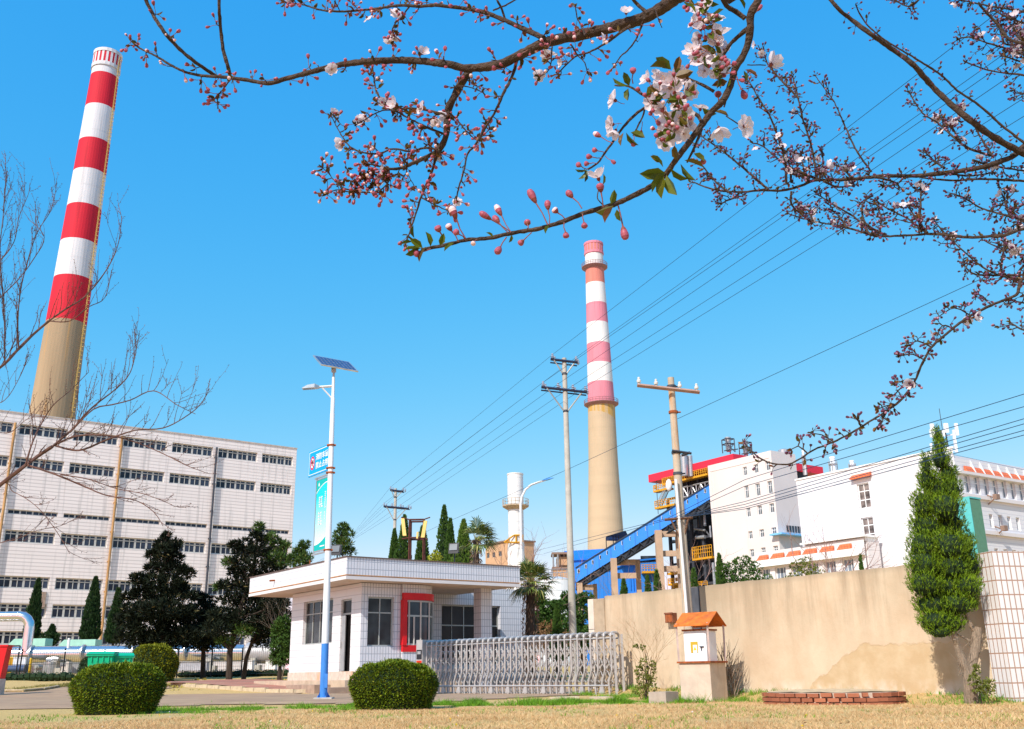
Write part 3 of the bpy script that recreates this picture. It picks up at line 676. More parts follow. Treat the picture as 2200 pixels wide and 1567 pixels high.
# antenna mast on the office roof
mz = WB.sz(2000, 968)[1]
am = thing('antenna_mast', WB.w(WB.sz(2030, 960, 6)[0], 6, mz - 0.5), 'roof mast carrying a cluster of white panel antennas above the cypress', 'antenna')
Ym = am.location.y; base = Vector(am.location)
m_ = MB()
for dx, dy in ((-.35, -.2), (.35, -.2), (0, .4)): m_.bar((dx, dy, 0), (dx * .6, dy * .6, P(2025, 925, Ym).z - base.z), 0.10)
zz = 0.3
while zz < 3.0:
    m_.bar((-.33, -.2, zz), (.33, -.2, zz + .4), 0.05); m_.bar((.33, -.2, zz), (0, .38, zz + .4), 0.05); m_.bar((0, .38, zz), (-.33, -.2, zz + .4), 0.05); zz += .45
m_.bar((0, 0, 0), (0, 0, P(2023, 878, Ym).z - base.z), 0.05); m_.build('lattice', M_dsteel, am)
for x, ya, yb2, w in [(2006, 911, 941, 8), (2034, 910, 930, 9), (2057, 910, 936, 6), (2055, 938, 972, 5), (2001, 923, 940, 4), (2028, 925, 938, 4), (2050, 924, 938, 4), (2002, 953, 968, 4)]:
    p, q = P(x, yb2, Ym - 0.6) - base, P(x, ya, Ym - 0.6) - base; hw = w * Ym / 2120 / 2
    m_ = MB(); m_.box(p.x - hw, p.x + hw, p.y - 0.12, p.y + 0.12, p.z, q.z); m_.bar((p.x, p.y + .15, p.z + .2), (p.x * .3, 0, p.z + .2), 0.07); m_.build('panel_antenna', M_white, am)

# ================================================================ CREAM BLOCK
BK = Fac(P(1668, 1100, 150), -56)
bk = thing('plant_block', BK.w(0, 0, 0), 'tall cream white plant block with small square windows beside the conveyor', 'building', -56)
zt = BK.sz(1664, 966)[1]; sL = BK.sz(1527, 1090)[0]
cols3 = [((1597 + 1601) / 2, 1608, 1055), (1622, 1632.5, 1052), (1646.5, 1658, 1046)]
cs = [(BK.sz(1600, 1057)[0], BK.sz(1608.5, 1057)[0]), (BK.sz(1623.5, 1052)[0], BK.sz(1633, 1052)[0]), (BK.sz(1649, 1047)[0], BK.sz(1659, 1047)[0])]
rows5 = [(BK.sz(1627, 1016)[1], BK.sz(1627, 997)[1]), (BK.sz(1628, 1066)[1], BK.sz(1628, 1039)[1]), (BK.sz(1630, 1107)[1], BK.sz(1630, 1087)[1]), (BK.sz(1634, 1155)[1], BK.sz(1634, 1138)[1]), (BK.sz(1638, 1194)[1], BK.sz(1638, 1177)[1])]
holes = [(a - sL, b - sL, z0, z1) for (a, b) in cs for (z0, z1) in rows5]
m_ = MB(); m_.wall((sL, 0, 0), 0, -sL, -1, zt, holes, 0.3)
m_.quad((0, 0, -1), (0, 5.6, -1), (0, 5.6, zt), (0, 0, zt)); m_.quad((sL, 5.6, -1), (sL, 0, -1), (sL, 0, zt), (sL, 5.6, zt)); m_.quad((sL, 0, zt), (0, 0, zt), (0, 5.6, zt), (sL, 5.6, zt)); m_.quad((0, 5.6, -1), (sL, 5.6, -1), (sL, 5.6, zt), (0, 5.6, zt))
m_.box(sL + 0.5, sL + 0.7, -0.06, 0, 0, zt - 1); m_.box(sL + 0.5, -0.5, -0.06, 0, zt - 1.1, zt - 0.95)
M_cream = mat('cream_render', (0.68, 0.61, 0.58), 0.8, var=0.04, scale=0.2, stain=((0.66, 0.56, 0.50), 0.58, 0.85, 0.3, (1.5, 1.5, 0.15)))
m_.build('wall', M_cream, bk)
for (a, b) in cs:
    for i, (z0, z1) in enumerate(rows5): window(bk, (a, 0.15, z0), b - a, z1 - z0, 2, 0.66, glass=M_glass2, fr=M_white, bar=0.08)
# low wing with ribbon window and blue strip right of it
s1, z1 = Fac(BK.w(0, 0), 34).sz(1722, 1128); 
m_ = MB(); z0 = z1 - 1.2
for k in range(6): m_.box(0.03, 0.05, 1.9 + k * .62, 2.35 + k * .62, z0 - 0.1, z0 + .9)
m_.build('ribbon_window', M_glass, bk)
m_ = MB(); m_.box(-1.0, 1.4, -0.9, 5.4, z0 - .75, z0 - 0.5); m_.build('blue_canopy', mat('pale_blue_roof', (0.20, 0.50, 0.85), 0.5), bk)
m_ = MB(); m_.lathe((-1, 4.2, zt), [(0.9, 0), (0.9, 0.7), (0.3, 0.9)], 14); m_.build('roof_vent', M_galv, bk)

# ================================================================ BOILER HOUSE WITH RED ROOF
RB = Fac(P(1575, 976, 172), -56)
rb = thing('boiler_house', RB.w(0, 0, 0), 'open steel boiler house with a bright red roof band and yellow walkways', 'building', -56)
zr1 = RB.sz(1575, 975)[1]; zr0 = RB.sz(1393, 1037)[1]; sL = RB.sz(1393, 1025)[0]
M_redp = mat('red_cladding', (0.66, 0.025, 0.055), 0.5, var=0.05, scale=0.2)
m_ = MB(); m_.box(sL, 0, 0, 24, zr0, zr1); m_.build('roof', M_redp, rb)
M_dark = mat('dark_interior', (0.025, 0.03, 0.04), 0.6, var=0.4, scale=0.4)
m_ = MB(); zb = zr0
s_in = sL + 4.2
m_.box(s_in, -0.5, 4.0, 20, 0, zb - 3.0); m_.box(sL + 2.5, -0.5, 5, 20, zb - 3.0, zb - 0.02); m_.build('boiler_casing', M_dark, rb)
M_ybeam = M_yellow
# columns and beams
M_pipeg = mat('pipe_grey', (0.35, 0.37, 0.40), 0.4, 0.4, var=0.4)
m_ = MB(); rng = random.Random(11)
for k in range(7):
    s = lin(s_in, -0.8, k / 6); m_.box(s - 0.25, s + 0.25, 0.6, 1.1, 0, zb - 4)
    m_.box(s - 0.25, s + 0.25, 3.2, 3.7, 0, zb - 0.1)
zz = 3.0
while zz < zb - 4: m_.box(s_in, -0.5, 0.7, 1.0, zz, zz + 0.4); zz += 4.1
for k in range(10):
    s = lin(s_in + 0.5, -1.5, rng.random()); z = rng.uniform(2, zb - 7); m_.bar((s, 0.8, z), (s + rng.uniform(-2.5, 2.5), 0.8, z + rng.uniform(1.5, 4)), 0.25)
m_.build('steel_frame', M_dsteel, rb)
m_ = MB()
for k in range(26):
    m_ = MB(); s = lin(s_in + 0.2, -0.8, rng.random()); z = rng.uniform(1, zb - 6); r = rng.uniform(0.1, 0.35)
    if rng.random() < 0.5: m_.tube([(s, 0.3, z), (s, 0.3, z + rng.uniform(1, 4))], r, 8)
    else: m_.tube([(s, 0.3, z), (min(-0.6, s + rng.uniform(1, 3)), 0.3, z + rng.uniform(-0.6, 0.6))], r, 8)
    m_.build('pipe', M_pipeg, rb)
m_ = MB(); m_.tube([(-3.6, -0.6, 13.5), (-2.2, -0.6, 13.3), (-1.2, -0.6, 9.5), (-0.4, -0.6, 6.8)], 0.38, 10)
m_.build('duct', M_pipeg, rb)
for k in range(4): m_ = MB(); m_.tube([(-3.6 + k * .45, -0.4, 1.0), (-3.6 + k * .45, -0.4, 6.0)], 0.17, 8); m_.build('pipe', M_pipeg, rb)
def railing(mb, a, b, h=1.1, n=8, w=0.09):
    a, b = Vector(a), Vector(b)
    for k in range(n + 1): p = a.lerp(b, k / n); mb.bar(p, p + Vector((0, 0, h)), w)
    for q in (0.4, 0.72, 1.0): mb.bar(a + Vector((0, 0, h * q)), b + Vector((0, 0, h * q)), w)
def walkway(name, s0, s1, y, z, mt, n=8, h=1.2, dep=1.4, th=0.35):
    m_ = MB(); m_.box(s0, s1, y, y + dep, z - th, z); railing(m_, (s0, y + 0.06, z), (s1, y + 0.06, z), h, n); railing(m_, (s0 + 0.06, y + 0.12, z), (s0 + 0.06, y + dep, z), h, 2)
    return m_.build(name, mt, rb)
sw = lambda px, py: RB.sz(px, py, 0.0)
for (xa, ya, xb, yb2, n, h) in [(1405, 1055, 1437, 1045, 8, 1.0), (1424, 1040, 1521, 1018, 22, 1.0), (1408, 1091, 1450, 1080, 8, 1.2), (1489, 1201, 1531, 1193, 9, 2.0)]:
    s0, z0 = sw(xa, ya); s1, z1 = sw(xb, yb2); walkway('walkway', s0, s1, -0.2, z0, M_ybeam, n, h)
for (xa, ya, xb, yb2) in [(1438, 1232, 1462, 1230), (1440, 1255, 1475, 1252), (1450, 1268, 1525, 1262)]:
    s0, z0 = sw(xa, ya); s1, z1 = sw(xb, yb2); walkway('walkway', s0, s1, -0.6, z0, M_ybeam, 6, 0.9)
# truss under the roof, stairs, edge posts
m_ = MB(); z0, z1 = sw(1470, 1068)[1], sw(1470, 1046)[1]; sA, sB = sw(1455, 1050)[0], sw(1521, 1040)[0]; N = 7
m_.bar((sA, 0.4, z0), (sB, 0.4, z0), 0.22); m_.bar((sA, 0.4, z1), (sB, 0.4, z1), 0.22)
for k in range(N):
    a, b = lin(sA, sB, k / N), lin(sA, sB, (k + 1) / N); m_.bar((a, 0.4, z0), (a, 0.4, z1), 0.14); m_.bar((a, 0.4, z1 if k % 2 else z0), (b, 0.4, z0 if k % 2 else z1), 0.16)
m_.build('roof_truss', M_grey, rb)
m_ = MB(); a = Vector((sw(1414, 1090)[0], -0.1, sw(1414, 1090)[1])); b = Vector((sw(1431, 1052)[0], -0.1, sw(1431, 1052)[1]))
for o_ in (0, 0.9): m_.bar(a + Vector((0, o_, 0)), b + Vector((0, o_, 0)), 0.16)
for k in range(16): p = a.lerp(b, k / 16); m_.box(p.x - 0.15, p.x + 0.15, -0.1, 0.8, p.z, p.z + 0.05)
railing(m_, a, b, 1.0, 7, 0.07); m_.build('stairs', M_grey, rb)
m_ = MB(); s = sw(1409, 1060)[0]; m_.bar((s, 0.3, sw(1409, 1105)[1]), (s, 0.3, zb), 0.12); m_.build('edge_post', M_dsteel, rb)
m_ = MB(); p = sw(1445, 1044); m_.ball((p[0], -0.9, p[1]), .62, 14, 10, 0, (1, 1, 1.9)); m_.build('white_vessel', M_white, rb, smooth=True)
# silver drums and roof tanks
def roof_tank(loc, label, h, r, deg=0):
    t = thing('roof_tank', loc, label, 'tank', deg); m_ = MB(); b = h * 0.55
    for x in (-0.8, 0.8):
        for y in (-0.8, 0.8): m_.bar((x, y, 0), (x, y, b + 0.9), 0.16)
    for z in (b, b + 0.9):
        for (p, q) in (((-0.8, -0.8, z), (0.8, -0.8, z)), ((0.8, -0.8, z), (0.8, 0.8, z)), ((0.8, 0.8, z), (-0.8, 0.8, z)), ((-0.8, 0.8, z), (-0.8, -0.8, z))): m_.bar(p, q, 0.13)
    for (p, q) in (((-0.8, -0.8, 0), (0.8, -0.8, b)), ((0.8, -0.8, 0), (-0.8, -0.8, b))): m_.bar(p, q, 0.1)
    m_.bar((-1.45, -0.8, 0.1), (1.45, -0.8, 0.6), 0.13); m_.build('stand', M_dsteel, t)
    m_ = MB(); m_.lathe((0, 0, 0), [(r * 0.8, 0.2), (r, 0.5), (r, h - 0.5), (r * 1.08, h - 0.5), (r * 1.08, h)], 20); m_.build('drum', M_galv, t); return t
rt1 = P(1566, 973, 176); roof_tank(rt1, 'tall roof tank in a steel cage above the end of the red roof', P(1566, 940, 176).z - rt1.z, 0.52, 20)
rt2 = P(1603, 980, 176); roof_tank(rt2, 'shorter roof tank in a steel cage behind the cream block, partly behind blossom', P(1603, 948, 176).z - rt2.z, 0.48, 20)
for i, (px, py0, py1, w, lab) in enumerate([(1470, 1000, 978, 15, 'silver twin drum standing on the red roof beside the pole'), (1791, 1012, 982, 11, 'taller slim white vent stack on the roof behind the office building'), (1832, 1010, 990, 9, 'shorter slim white vent stack on the roof behind the office building'), (1728, 998, 968, 5, 'thin steel vent right behind the top of the cream block')]):
    Yv = 180 if i in (0, 3) else 120; p = P(px, py0, Yv); q = P(px, py1, Yv); r = w * Yv / 2120 / 2
    t = thing('vent_stack', p, lab, 'vent'); m_ = MB()
    m_.lathe((0, 0, 0), [(r, -2), (r, (q - p).z * 0.85), (r * 1.15, (q - p).z * 0.87), (r * 1.15, (q - p).z)], 18); m_.build('pipe', M_galv if i == 0 else M_white, t)
    m_ = MB()
    if i == 0: m_.lathe((r * 1.9, 0.6, 0), [(r * 0.8, -2), (r * 0.8, (q - p).z * 0.98)], 16); m_.build('second_drum', M_galv, t)
    else:
        for a in range(6): c_, s_ = math.cos(a * 1.047) * r * 1.7, math.sin(a * 1.047) * r * 1.7; m_.bar((c_, s_, -2), (c_, s_, (q - p).z * 0.7), 0.06)
        m_.lathe((0, 0, (q - p).z * 0.45), [(r * 1.8, 0), (r * 1.8, 0.08)], 12); m_.build('cage', M_grey, t)

# ================================================================ CONVEYOR GALLERY
YC = 190.0
A_t, B_t, A_b, B_b = P(1232, 1221, YC), P(1528, 1037, YC - 14), P(1237, 1252, YC), P(1528, 1071, YC - 14)
cv = thing('conveyor_gallery', (A_b.x, A_b.y, 0), 'long sloping bright blue conveyor gallery with a line of tiny windows', 'conveyor')
O = Vector(cv.location); dirv = (B_b - A_b); hh = Vector((0, 0, (A_t.z - A_b.z))); dep = Vector((0.3, 3.6, 0)); B2 = B_b + (B_b - A_b) * 0.04
M_blue = mat_tile('blue_cladding', (0.02, 0.22, 0.72), (0.015, 0.15, 0.52), 0.9, 50, 0.05, 0, 0.45, bump=0.0, var=0.05)
M_blued = mat('blue_steel', (0.01, 0.17, 0.62), 0.5, var=0.08, scale=0.2)
m_ = MB(); a, b = A_b - O, B2 - O
m_.add([a, b, b + hh, a + hh, a + dep, b + dep, b + dep + hh, a + dep + hh], [(0, 1, 2, 3), (3, 2, 6, 7), (5, 4, 7, 6), (0, 3, 7, 4), (1, 5, 6, 2), (0, 4, 5, 1)])
g_ = m_.build('gallery_cladding', M_blue, cv)
m_ = MB(); up = Vector((0, 0, 0.14)); o_ = Vector((0, -0.3, 0)); m_.add([a + hh + o_, b + hh + o_, b + hh + o_ + up, a + hh + o_ + up, a + dep + hh, b + dep + hh, b + dep + hh + up, a + dep + hh + up], [(0, 1, 2, 3), (3, 2, 6, 7), (0, 3, 7, 4), (0, 4, 5, 1)])
m_.build('gallery_roof', M_dsteel, cv)
m_ = MB(); dn = Vector((0, 0, -1.3)); m_.add([a + dep * 0.1 + dn, b + dep * 0.1 + dn, b + dep * 0.1, a + dep * 0.1, a + dep * .9 + dn, b + dep * .9 + dn, b + dep * .9, a + dep * .9], [(0, 1, 2, 3), (5, 4, 7, 6), (0, 4, 5, 1), (0, 3, 7, 4)])
N = 30
for k in range(N):
    p, q = a.lerp(b, k / N), a.lerp(b, (k + 1) / N); m_.bar(p + (dn if k % 2 else Vector()) , q + (Vector() if k % 2 else dn), 0.18)
m_.bar(a + dn, b + dn, 0.3); m_.build('under_truss', M_dark, cv)
xs_ = [140, 190, 237, 288, 335, 388, 437, 492, 542, 597, 650, 708, 763, 820, 878, 940, 995]; ys_ = [1028, 996, 968, 935, 905, 872, 839, 808, 775, 741, 706, 670, 635, 598, 561, 524, 487]
for x, y in zip(xs_, ys_):
    px, py = 1200 + x / 3.143, 900 + y / 3.143
    t = (px - 1237) / (1528 - 1237); c_ = P(px, py, lin(YC, YC - 14, t) - 0.08) - O
    m_ = MB(); m_.box(c_.x - 0.33, c_.x + 0.33, c_.y - 0.04, c_.y + 0.03, c_.z - 0.38, c_.z + 0.38, 0)
    m_.box(c_.x - 0.28, c_.x - 0.03, c_.y - 0.06, c_.y - 0.041, c_.z - 0.32, c_.z + 0.32, 1); m_.box(c_.x + 0.03, c_.x + 0.28, c_.y - 0.06, c_.y - 0.041, c_.z - 0.32, c_.z + 0.32, 1)
    m_.build('gallery_window', [M_white, M_glass], cv)
M_rconc = mat('reddish_concrete', (0.46, 0.32, 0.22), 0.9, var=0.12, scale=0.5, bump=0.1)
def trestle(xl, xr, wl, wr, ytop, ybeams, Yt, label, front_only=False):
    p = P((xl + xr) / 2, 1280, Yt); t = thing('conveyor_trestle', (p.x, Yt, 0), label, 'support')
    z_t = P(xl, ytop, Yt).z
    for x, w, k in ((xl, wl, 0), (xr, wr, 1)):
        if x is None: continue
        a = P(x, 1250, Yt + 2.6 * k); hw = w * Yt / 2120 / 2; m_ = MB(); m_.box(a.x - p.x - hw, a.x - p.x + hw, 2.6 * k - hw, 2.6 * k + hw, 0, z_t); m_.build('leg', M_rconc, t)
    a0 = P(xl, 1250, Yt).x - p.x; a1 = P(xr, 1250, Yt).x - p.x
    for yb2 in ybeams:
        z = P(xl, yb2, Yt).z; m_ = MB(); m_.box(a0 + 0.5, a1 - 0.3, 0.35, 1.0, z - 0.5, z + 0.5); m_.build('cross_beam', M_rconc, t)
    return t
trestle(1320, 1372, 13, 10, 1200, [1208, 1237], 186, 'middle concrete conveyor trestle with two legs in front of the blue shed')
trestle(1420, 1462, 14, 10, 1140, [1147, 1189, 1222], 180, 'tallest concrete conveyor trestle just left of the cream block')
trestle(1245, 1278, 11, 8, 1253, [1262], 189, 'short stubby concrete conveyor support at the low end of the gallery')
t = thing('steel_canopy', P(1320, 1172, 200), 'small dark canopy on thin posts on top of the conveyor gallery', 'canopy')
O = Vector(t.location); m_ = MB(); a, b = P(1301, 1154, 200) - O, P(1343, 1147, 200) - O
m_.add([a + Vector((0, -1, 0)), b + Vector((0, -1, 0.5)), b + Vector((1.5, 4, -.8)), a + Vector((.5, 4, 0))], [(0, 1, 2, 3)]); m_.add([a + Vector((0, -1, -.25)), b + Vector((0, -1, 0.25)), b + Vector((1.5, 4, -1.05)), a + Vector((.5, 4, -.25))], [(3, 2, 1, 0)]); m_.build('roof', M_dsteel, t)
for px, py in ((1302, 1155), (1317, 1152), (1323, 1152), (1329, 1151)): m_ = MB(); q = P(px, py, 200) - O; m_.bar(q, (q.x, q.y, q.z - 4), 0.13); m_.build('post', M_dsteel, t)

# blue sheds under and behind the gallery
def shed(name, Yf, x0, x1, y_eave_l, y_eave_r, label, roof_up=1.2, depth=18, deg=0):
    a, b = P(x0, 1280, Yf), P(x1, 1280, Yf); t = thing(name, (a.x, Yf, 0), label, 'shed'); zl = P(x0, y_eave_l, Yf).z; zr_ = P(x1, y_eave_r, Yf).z; w = b.x - a.x
    m_ = MB(); m_.add([(0, 0, 0), (w, 0, 0), (w, 0, zr_), (0, 0, zl), (0, depth, 0), (w, depth, 0), (w, depth, zr_), (0, depth, zl)], [(0, 1, 2, 3), (1, 5, 6, 2), (5, 4, 7, 6), (4, 0, 3, 7)]); m_.build('wall', M_blue, t)
    m_ = MB(); m_.add([(-.3, -.4, zl), (w + .3, -.4, zr_), (w + .3, -.4, zr_ + .3), (-.3, -.4, zl + .3), (-.3, depth / 2, zl + roof_up + .3), (w + .3, depth / 2, zr_ + roof_up + .3), (-.3, depth, zl + .1), (w + .3, depth, zr_ + .1)],
        [(0, 1, 2, 3), (3, 2, 5, 4), (4, 5, 7, 6), (0, 3, 4), (1, 5, 2), (0, 4, 6), (1, 7, 5)]); m_.build('roof', M_blued, t); return t
sh1 = shed('coal_shed', 225, 1222, 1322, 1206, 1200, 'bright blue shed with a pitched roof behind the lower end of the conveyor', 3.0)
sh2 = shed('transfer_shed', 204, 1370, 1416, 1207, 1202, 'blue shed between the conveyor trestles with a yellow walkway on its front', 1.0)
sh3 = shed('coal_store', 206, 1250, 1371, 1236, 1212, 'long deep blue shed wall in the shadow under the conveyor', 0.8)
O = Vector(sh2.location); m_ = MB(); a, b = P(1379, 1228, 203) - O, P(1414, 1223, 203) - O; m_.box(a.x, b.x, -1.6, -0.05, a.z - 0.4, a.z); railing(m_, (a.x, -1.5, a.z), (b.x, -1.5, a.z), 1.3, 6); m_.build('walkway', M_yellow, sh2)
m_ = MB(); m_.box(a.x, b.x, -0.08, -0.01, a.z + 2.0, a.z + 3.2); m_.build('window_strip', M_glass, sh2)

# white storage tank, small frame tower left of the big pole
tk = thing('storage_tank', P(1197, 1270, 110), 'squat pale storage tank behind the palm and the big pole', 'tank'); O = Vector(tk.location); O.z = 0; tk.location.z = 0; FRAME[tk.name] = Matrix.Translation(O)
rt = (P(1235, 1270, 110).x - P(1158, 1270, 110).x) / 2; zt = P(1197, 1249, 110).z
m_ = MB(); m_.lathe((0, 0, 0), [(rt, 0), (rt, zt), (rt * 1.02, zt + 0.1), (0.2, zt + 0.5)], 36); m_.build('shell', mat_tile('tank_steel', (0.62, 0.66, 0.70), (0.4, 0.43, 0.46), 40, 1.5, 0.04, 0, 0.4, bump=0), tk)
m_ = MB()
for k in range(24): a = k * 2 * math.pi / 24; m_.bar((rt * math.cos(a), rt * math.sin(a), zt), (rt * math.cos(a), rt * math.sin(a), zt + 1.1), 0.05)
m_.tube([(rt * math.cos(k * math.pi / 16), rt * math.sin(k * math.pi / 16), zt + 1.1) for k in range(33)], 0.04, 4); m_.build('railing', M_grey, tk)
ft = thing('transfer_tower', P(1207, 1250, 160), 'small tan tower with an open top floor and brown roof left of the big pole', 'tower'); O = Vector(ft.location)
z0, z1, z2 = P(1207, 1234, 160).z - O.z, P(1207, 1206, 160).z - O.z, P(1207, 1191, 160).z - O.z; hw = 17 * 160 / 2120
m_ = MB(); m_.box(-hw, hw, 0, 4, -3, z1 - 1.2); m_.box(-hw * .5, hw, 0.5, 4, z1 - 0.6, z2 - 0.4); m_.build('wall', M_tan, ft)
m_ = MB(); m_.box(-hw - .2, hw + .2, -.2, 4.2, z2, z2 + .3); m_.box(-hw - .2, hw + .2, -.25, 4.2, z1 - 1.2, z1 - .9); m_.build('slab', mat('slab_brown', (0.25, 0.16, 0.12), 0.8), ft)
for x in (-hw, -hw * .4, hw * .9): m_ = MB(); m_.bar((x, -.1, z1 - 1), (x, -.1, z2), 0.2); m_.build('post', M_grey, ft)
# ================================================================ GATEHOUSE
M_gt = mat_tile('glazed_tile', (0.66, 0.66, 0.71), (0.30, 0.32, 0.38), 0.115, 0.26, 0.010, 0, 0.25, var=0.03, bump=0.5,
    stain=((0.58, 0.54, 0.54), 0.62, 0.85, 1.2, (3, 3, 0.4)))
M_gt2 = mat_tile('glazed_tile_bands', (0.70, 0.69, 0.71), (0.46, 0.46, 0.50), 60.0, 0.26, 0.010, 0, 0.25, var=0.0, bump=0.4, stain=((0.60, 0.55, 0.54), 0.6, 0.85, 1.0, (3, 3, 0.3)))
M_soffit = mat('soffit', (0.62, 0.50, 0.44), 0.9, var=0.1, scale=1.5, stain=((0.40, 0.25, 0.15), 0.6, 0.8, 2, (1, 1, 1)))
M_granite = mat('stained_granite', (0.55, 0.45, 0.38), 0.8, var=0.18, scale=6, stain=((0.60, 0.30, 0.16), 0.55, 0.75, 1.5, (1, 1, 0.5)))
M_redfr = mat('red_frame', (0.62, 0.01, 0.015), 0.4, var=0.08)
GD = 36.0
GH = Fac(P(772, 1450, 36.5), GD)
gh = thing('gatehouse', GH.w(0, 0, 0), 'white tiled gatehouse with a wide flat roof and a red framed bay window', 'gatehouse', GD)
ZB, ZW, ZF0, ZF1 = 0.72, 3.78, 3.80, 4.56
LW = 6.1
# left wall (outside faces -x): wall() runs from the far end towards the corner
lholes = [(LW - 4.95, LW - 2.32, 1.74, 3.40), (LW - 1.62, LW - 0.78, ZB, 3.28)]
m_ = MB(); m_.wall((0, LW, 0), -90, LW, ZB, ZW, lholes, 0.22)
lw_ = m_.build('side_wall', M_gt2, gh)
fh = [(0.27, 1.34, 1.56, 3.30)]
m_ = MB(); m_.wall((0, 0, 0), 0, 1.66, ZB, ZW, fh, 0.25)
BACK = 3.6
sa, sb = GH.sz(949, 1330, BACK)[0], GH.sz(1075, 1330, BACK)[0]; se = GH.sz(1131, 1300, BACK)[0]; zwa = GH.sz(1000, 1300, BACK)[1]
m_.wall((2.5, BACK, 0), 0, se - 2.5, 0.3, ZW + 0.35, [(sa - 2.5, sb - 2.5, 0.9, zwa)], 0.3)
m_.quad((se, BACK, 0.3), (se, BACK + 3.2, 0.3), (se, BACK + 3.2, ZW + 0.35), (se, BACK, ZW + 0.35))
m_.quad((0, LW, ZB), (0, LW, ZW), (6.5, LW, ZW), (6.5, LW, ZB)); m_.quad((2.5, BACK, 4.13), (se, BACK, 4.13), (se, 6.8, 4.13), (2.5, 6.8, 4.13))
m_.quad((3.36, 1.6, ZB), (3.36, BACK, ZB), (3.36, BACK, ZW), (3.36, 1.6, ZW))
m_.build('wall', M_gt, gh)
m_ = MB(); m_.box(-0.03, 3.3, -0.03, LW + 0.03, 0.42, ZB); m_.build('plinth', M_granite, gh)
# roof slab with fascia, trim lines and soffit
RX0, RX1, RY0, RY1 = -1.1, 6.42, -0.92, 8.05
m_ = MB(); m_.box(RX0, RX1, RY0, RY1, ZF0 + 0.14, ZF1); rf = m_.build('roof', M_gt, gh)
m_ = MB(); m_.box(RX0 - 0.003, RX0 + 0.05, RY0 + 0.002, RY1 - 0.002, ZF0 + 0.142, ZF1 - 0.002); m_.build('fascia_band', M_gt2, rf)
m_ = MB(); m_.box(RX0 + 0.02, RX1 - 0.02, RY0 + 0.02, RY1 - 0.02, ZF0, ZF0 + 0.137); m_.build('soffit', M_soffit, rf)
m_ = MB(); m_.box(RX0 - 0.02, RX1 + 0.02, RY0 - 0.02, RY0 + 0.05, ZF0 - 0.01, ZF0 + 0.10); m_.box(RX0 - 0.022, RX0 + 0.05, RY0 + 0.052, RY1, ZF0 - 0.01, ZF0 + 0.10); m_.build('edge_trim', M_wrend, rf)
m_ = MB(); m_.box(RX0 - 0.012, RX1 + 0.012, RY0 - 0.012, RY0 + 0.04, ZF0 + 0.13, ZF0 + 0.155); m_.box(RX0 - 0.014, RX0 + 0.04, RY0 + 0.042, RY1, ZF0 + 0.13, ZF0 + 0.155); m_.build('rust_line', mat('rust_line', (0.45, 0.22, 0.08), 0.8, var=0.3), rf)
m_ = MB(); m_.box(RX0 - 0.04, RX1 + 0.04, RY0 - 0.04, RY0 + 0.16, ZF1 + 0.002, ZF1 + 0.035); m_.box(RX0 - 0.04, RX0 + 0.16, RY0 + 0.162, RY1 + 0.04, ZF1 + 0.002, ZF1 + 0.035); m_.build('roof_edge', mat('roof_edge', (0.14, 0.10, 0.09), 0.8, var=0.3), rf)
m_ = MB(); m_.tube([(RX0, 5.4, 4.25), (RX0 - 0.22, 5.4, 4.23)], 0.035, 8); m_.build('drain_spout', M_rust, rf)
# windows
M_gglass = mat_glass('gatehouse_glass', (0.025, 0.033, 0.036), 0.12, 0.8, 1.0)
h = lholes[0]; wl_ = window(gh, (0.10, LW - h[0], h[2]), h[1] - h[0], h[3] - h[2], 4, 0.70, -math.pi / 2, glass=M_gglass, fr=M_frame, bar=0.055)
for k in range(2):                                   # curtains behind the glass
    m_ = MB(); y0 = LW - h[0] - 0.15 - k * 1.3; n = 14
    for j in range(n): m_.quad((0.145 + 0.02 * (j % 2), y0 - j * .035, h[2] + .08), (0.145 + 0.02 * ((j + 1) % 2), y0 - (j + 1) * .035, h[2] + .08), (0.145 + 0.02 * ((j + 1) % 2), y0 - (j + 1) * .035, h[2] + 1.1), (0.145 + 0.02 * (j % 2), y0 - j * .035, h[2] + 1.1))
h = fh[0]; window(gh, (h[0], 0.10, h[2]), h[1] - h[0], h[3] - h[2], 2, 0.68, glass=M_gglass, fr=M_frame, bar=0.055)
# door: frame, transom, one leaf ajar and the dark opening
h = lholes[1]; y1 = LW - h[0]; y0 = LW - h[1]
d = MB(); d.box(0.06, 0.14, y0, y0 + 0.05, ZB, 3.28); d.box(0.06, 0.14, y1 - 0.05, y1, ZB, 3.28); d.box(0.06, 0.14, y0 + 0.05, y1 - 0.05, 3.22, 3.28); d.box(0.06, 0.14, y0 + 0.05, y1 - 0.05, 2.72, 2.78)
do = d.build('door', M_frame, gh)
m_ = MB(); m_.quad((0.10, y1 - .05, 2.78), (0.10, y0 + .05, 2.78), (0.10, y0 + .05, 3.22), (0.10, y1 - .05, 3.22)); m_.quad((0.19, y1 - .02, ZB), (0.19, y0 + .02, ZB), (0.19, y0 + .02, 2.72), (0.19, y1 - .02, 2.72)); m_.build('pane', mat_glass('door_dark', (0.012, 0.01, 0.01), 0.3), do)
m_ = MB(); m_.box(0.02, 0.055, y1 - 0.34, y1 - 0.06, ZB + 0.02, 2.70); m_.build('leaf', M_grey, do)
m_ = MB(); m_.box(-0.03, 0.02, y1 - 0.12, y1 - 0.09, 1.55, 1.78); m_.build('handle', M_galv, do)
# dark glazing of the porch
window(gh, (sa, BACK + 0.16, 0.9), sb - sa, zwa - 0.9, 5, 0.66, glass=mat_glass('porch_glass', (0.012, 0.015, 0.018), 0.2), fr=M_frame, bar=0.06)
# column
ca = GH.sz(1032, 1320, 0.35)[0]; m_ = MB(); m_.box(ca, ca + 0.52, 0.3, 0.82, 0.05, ZF0 - 0.002); m_.build('column', M_gt, gh)
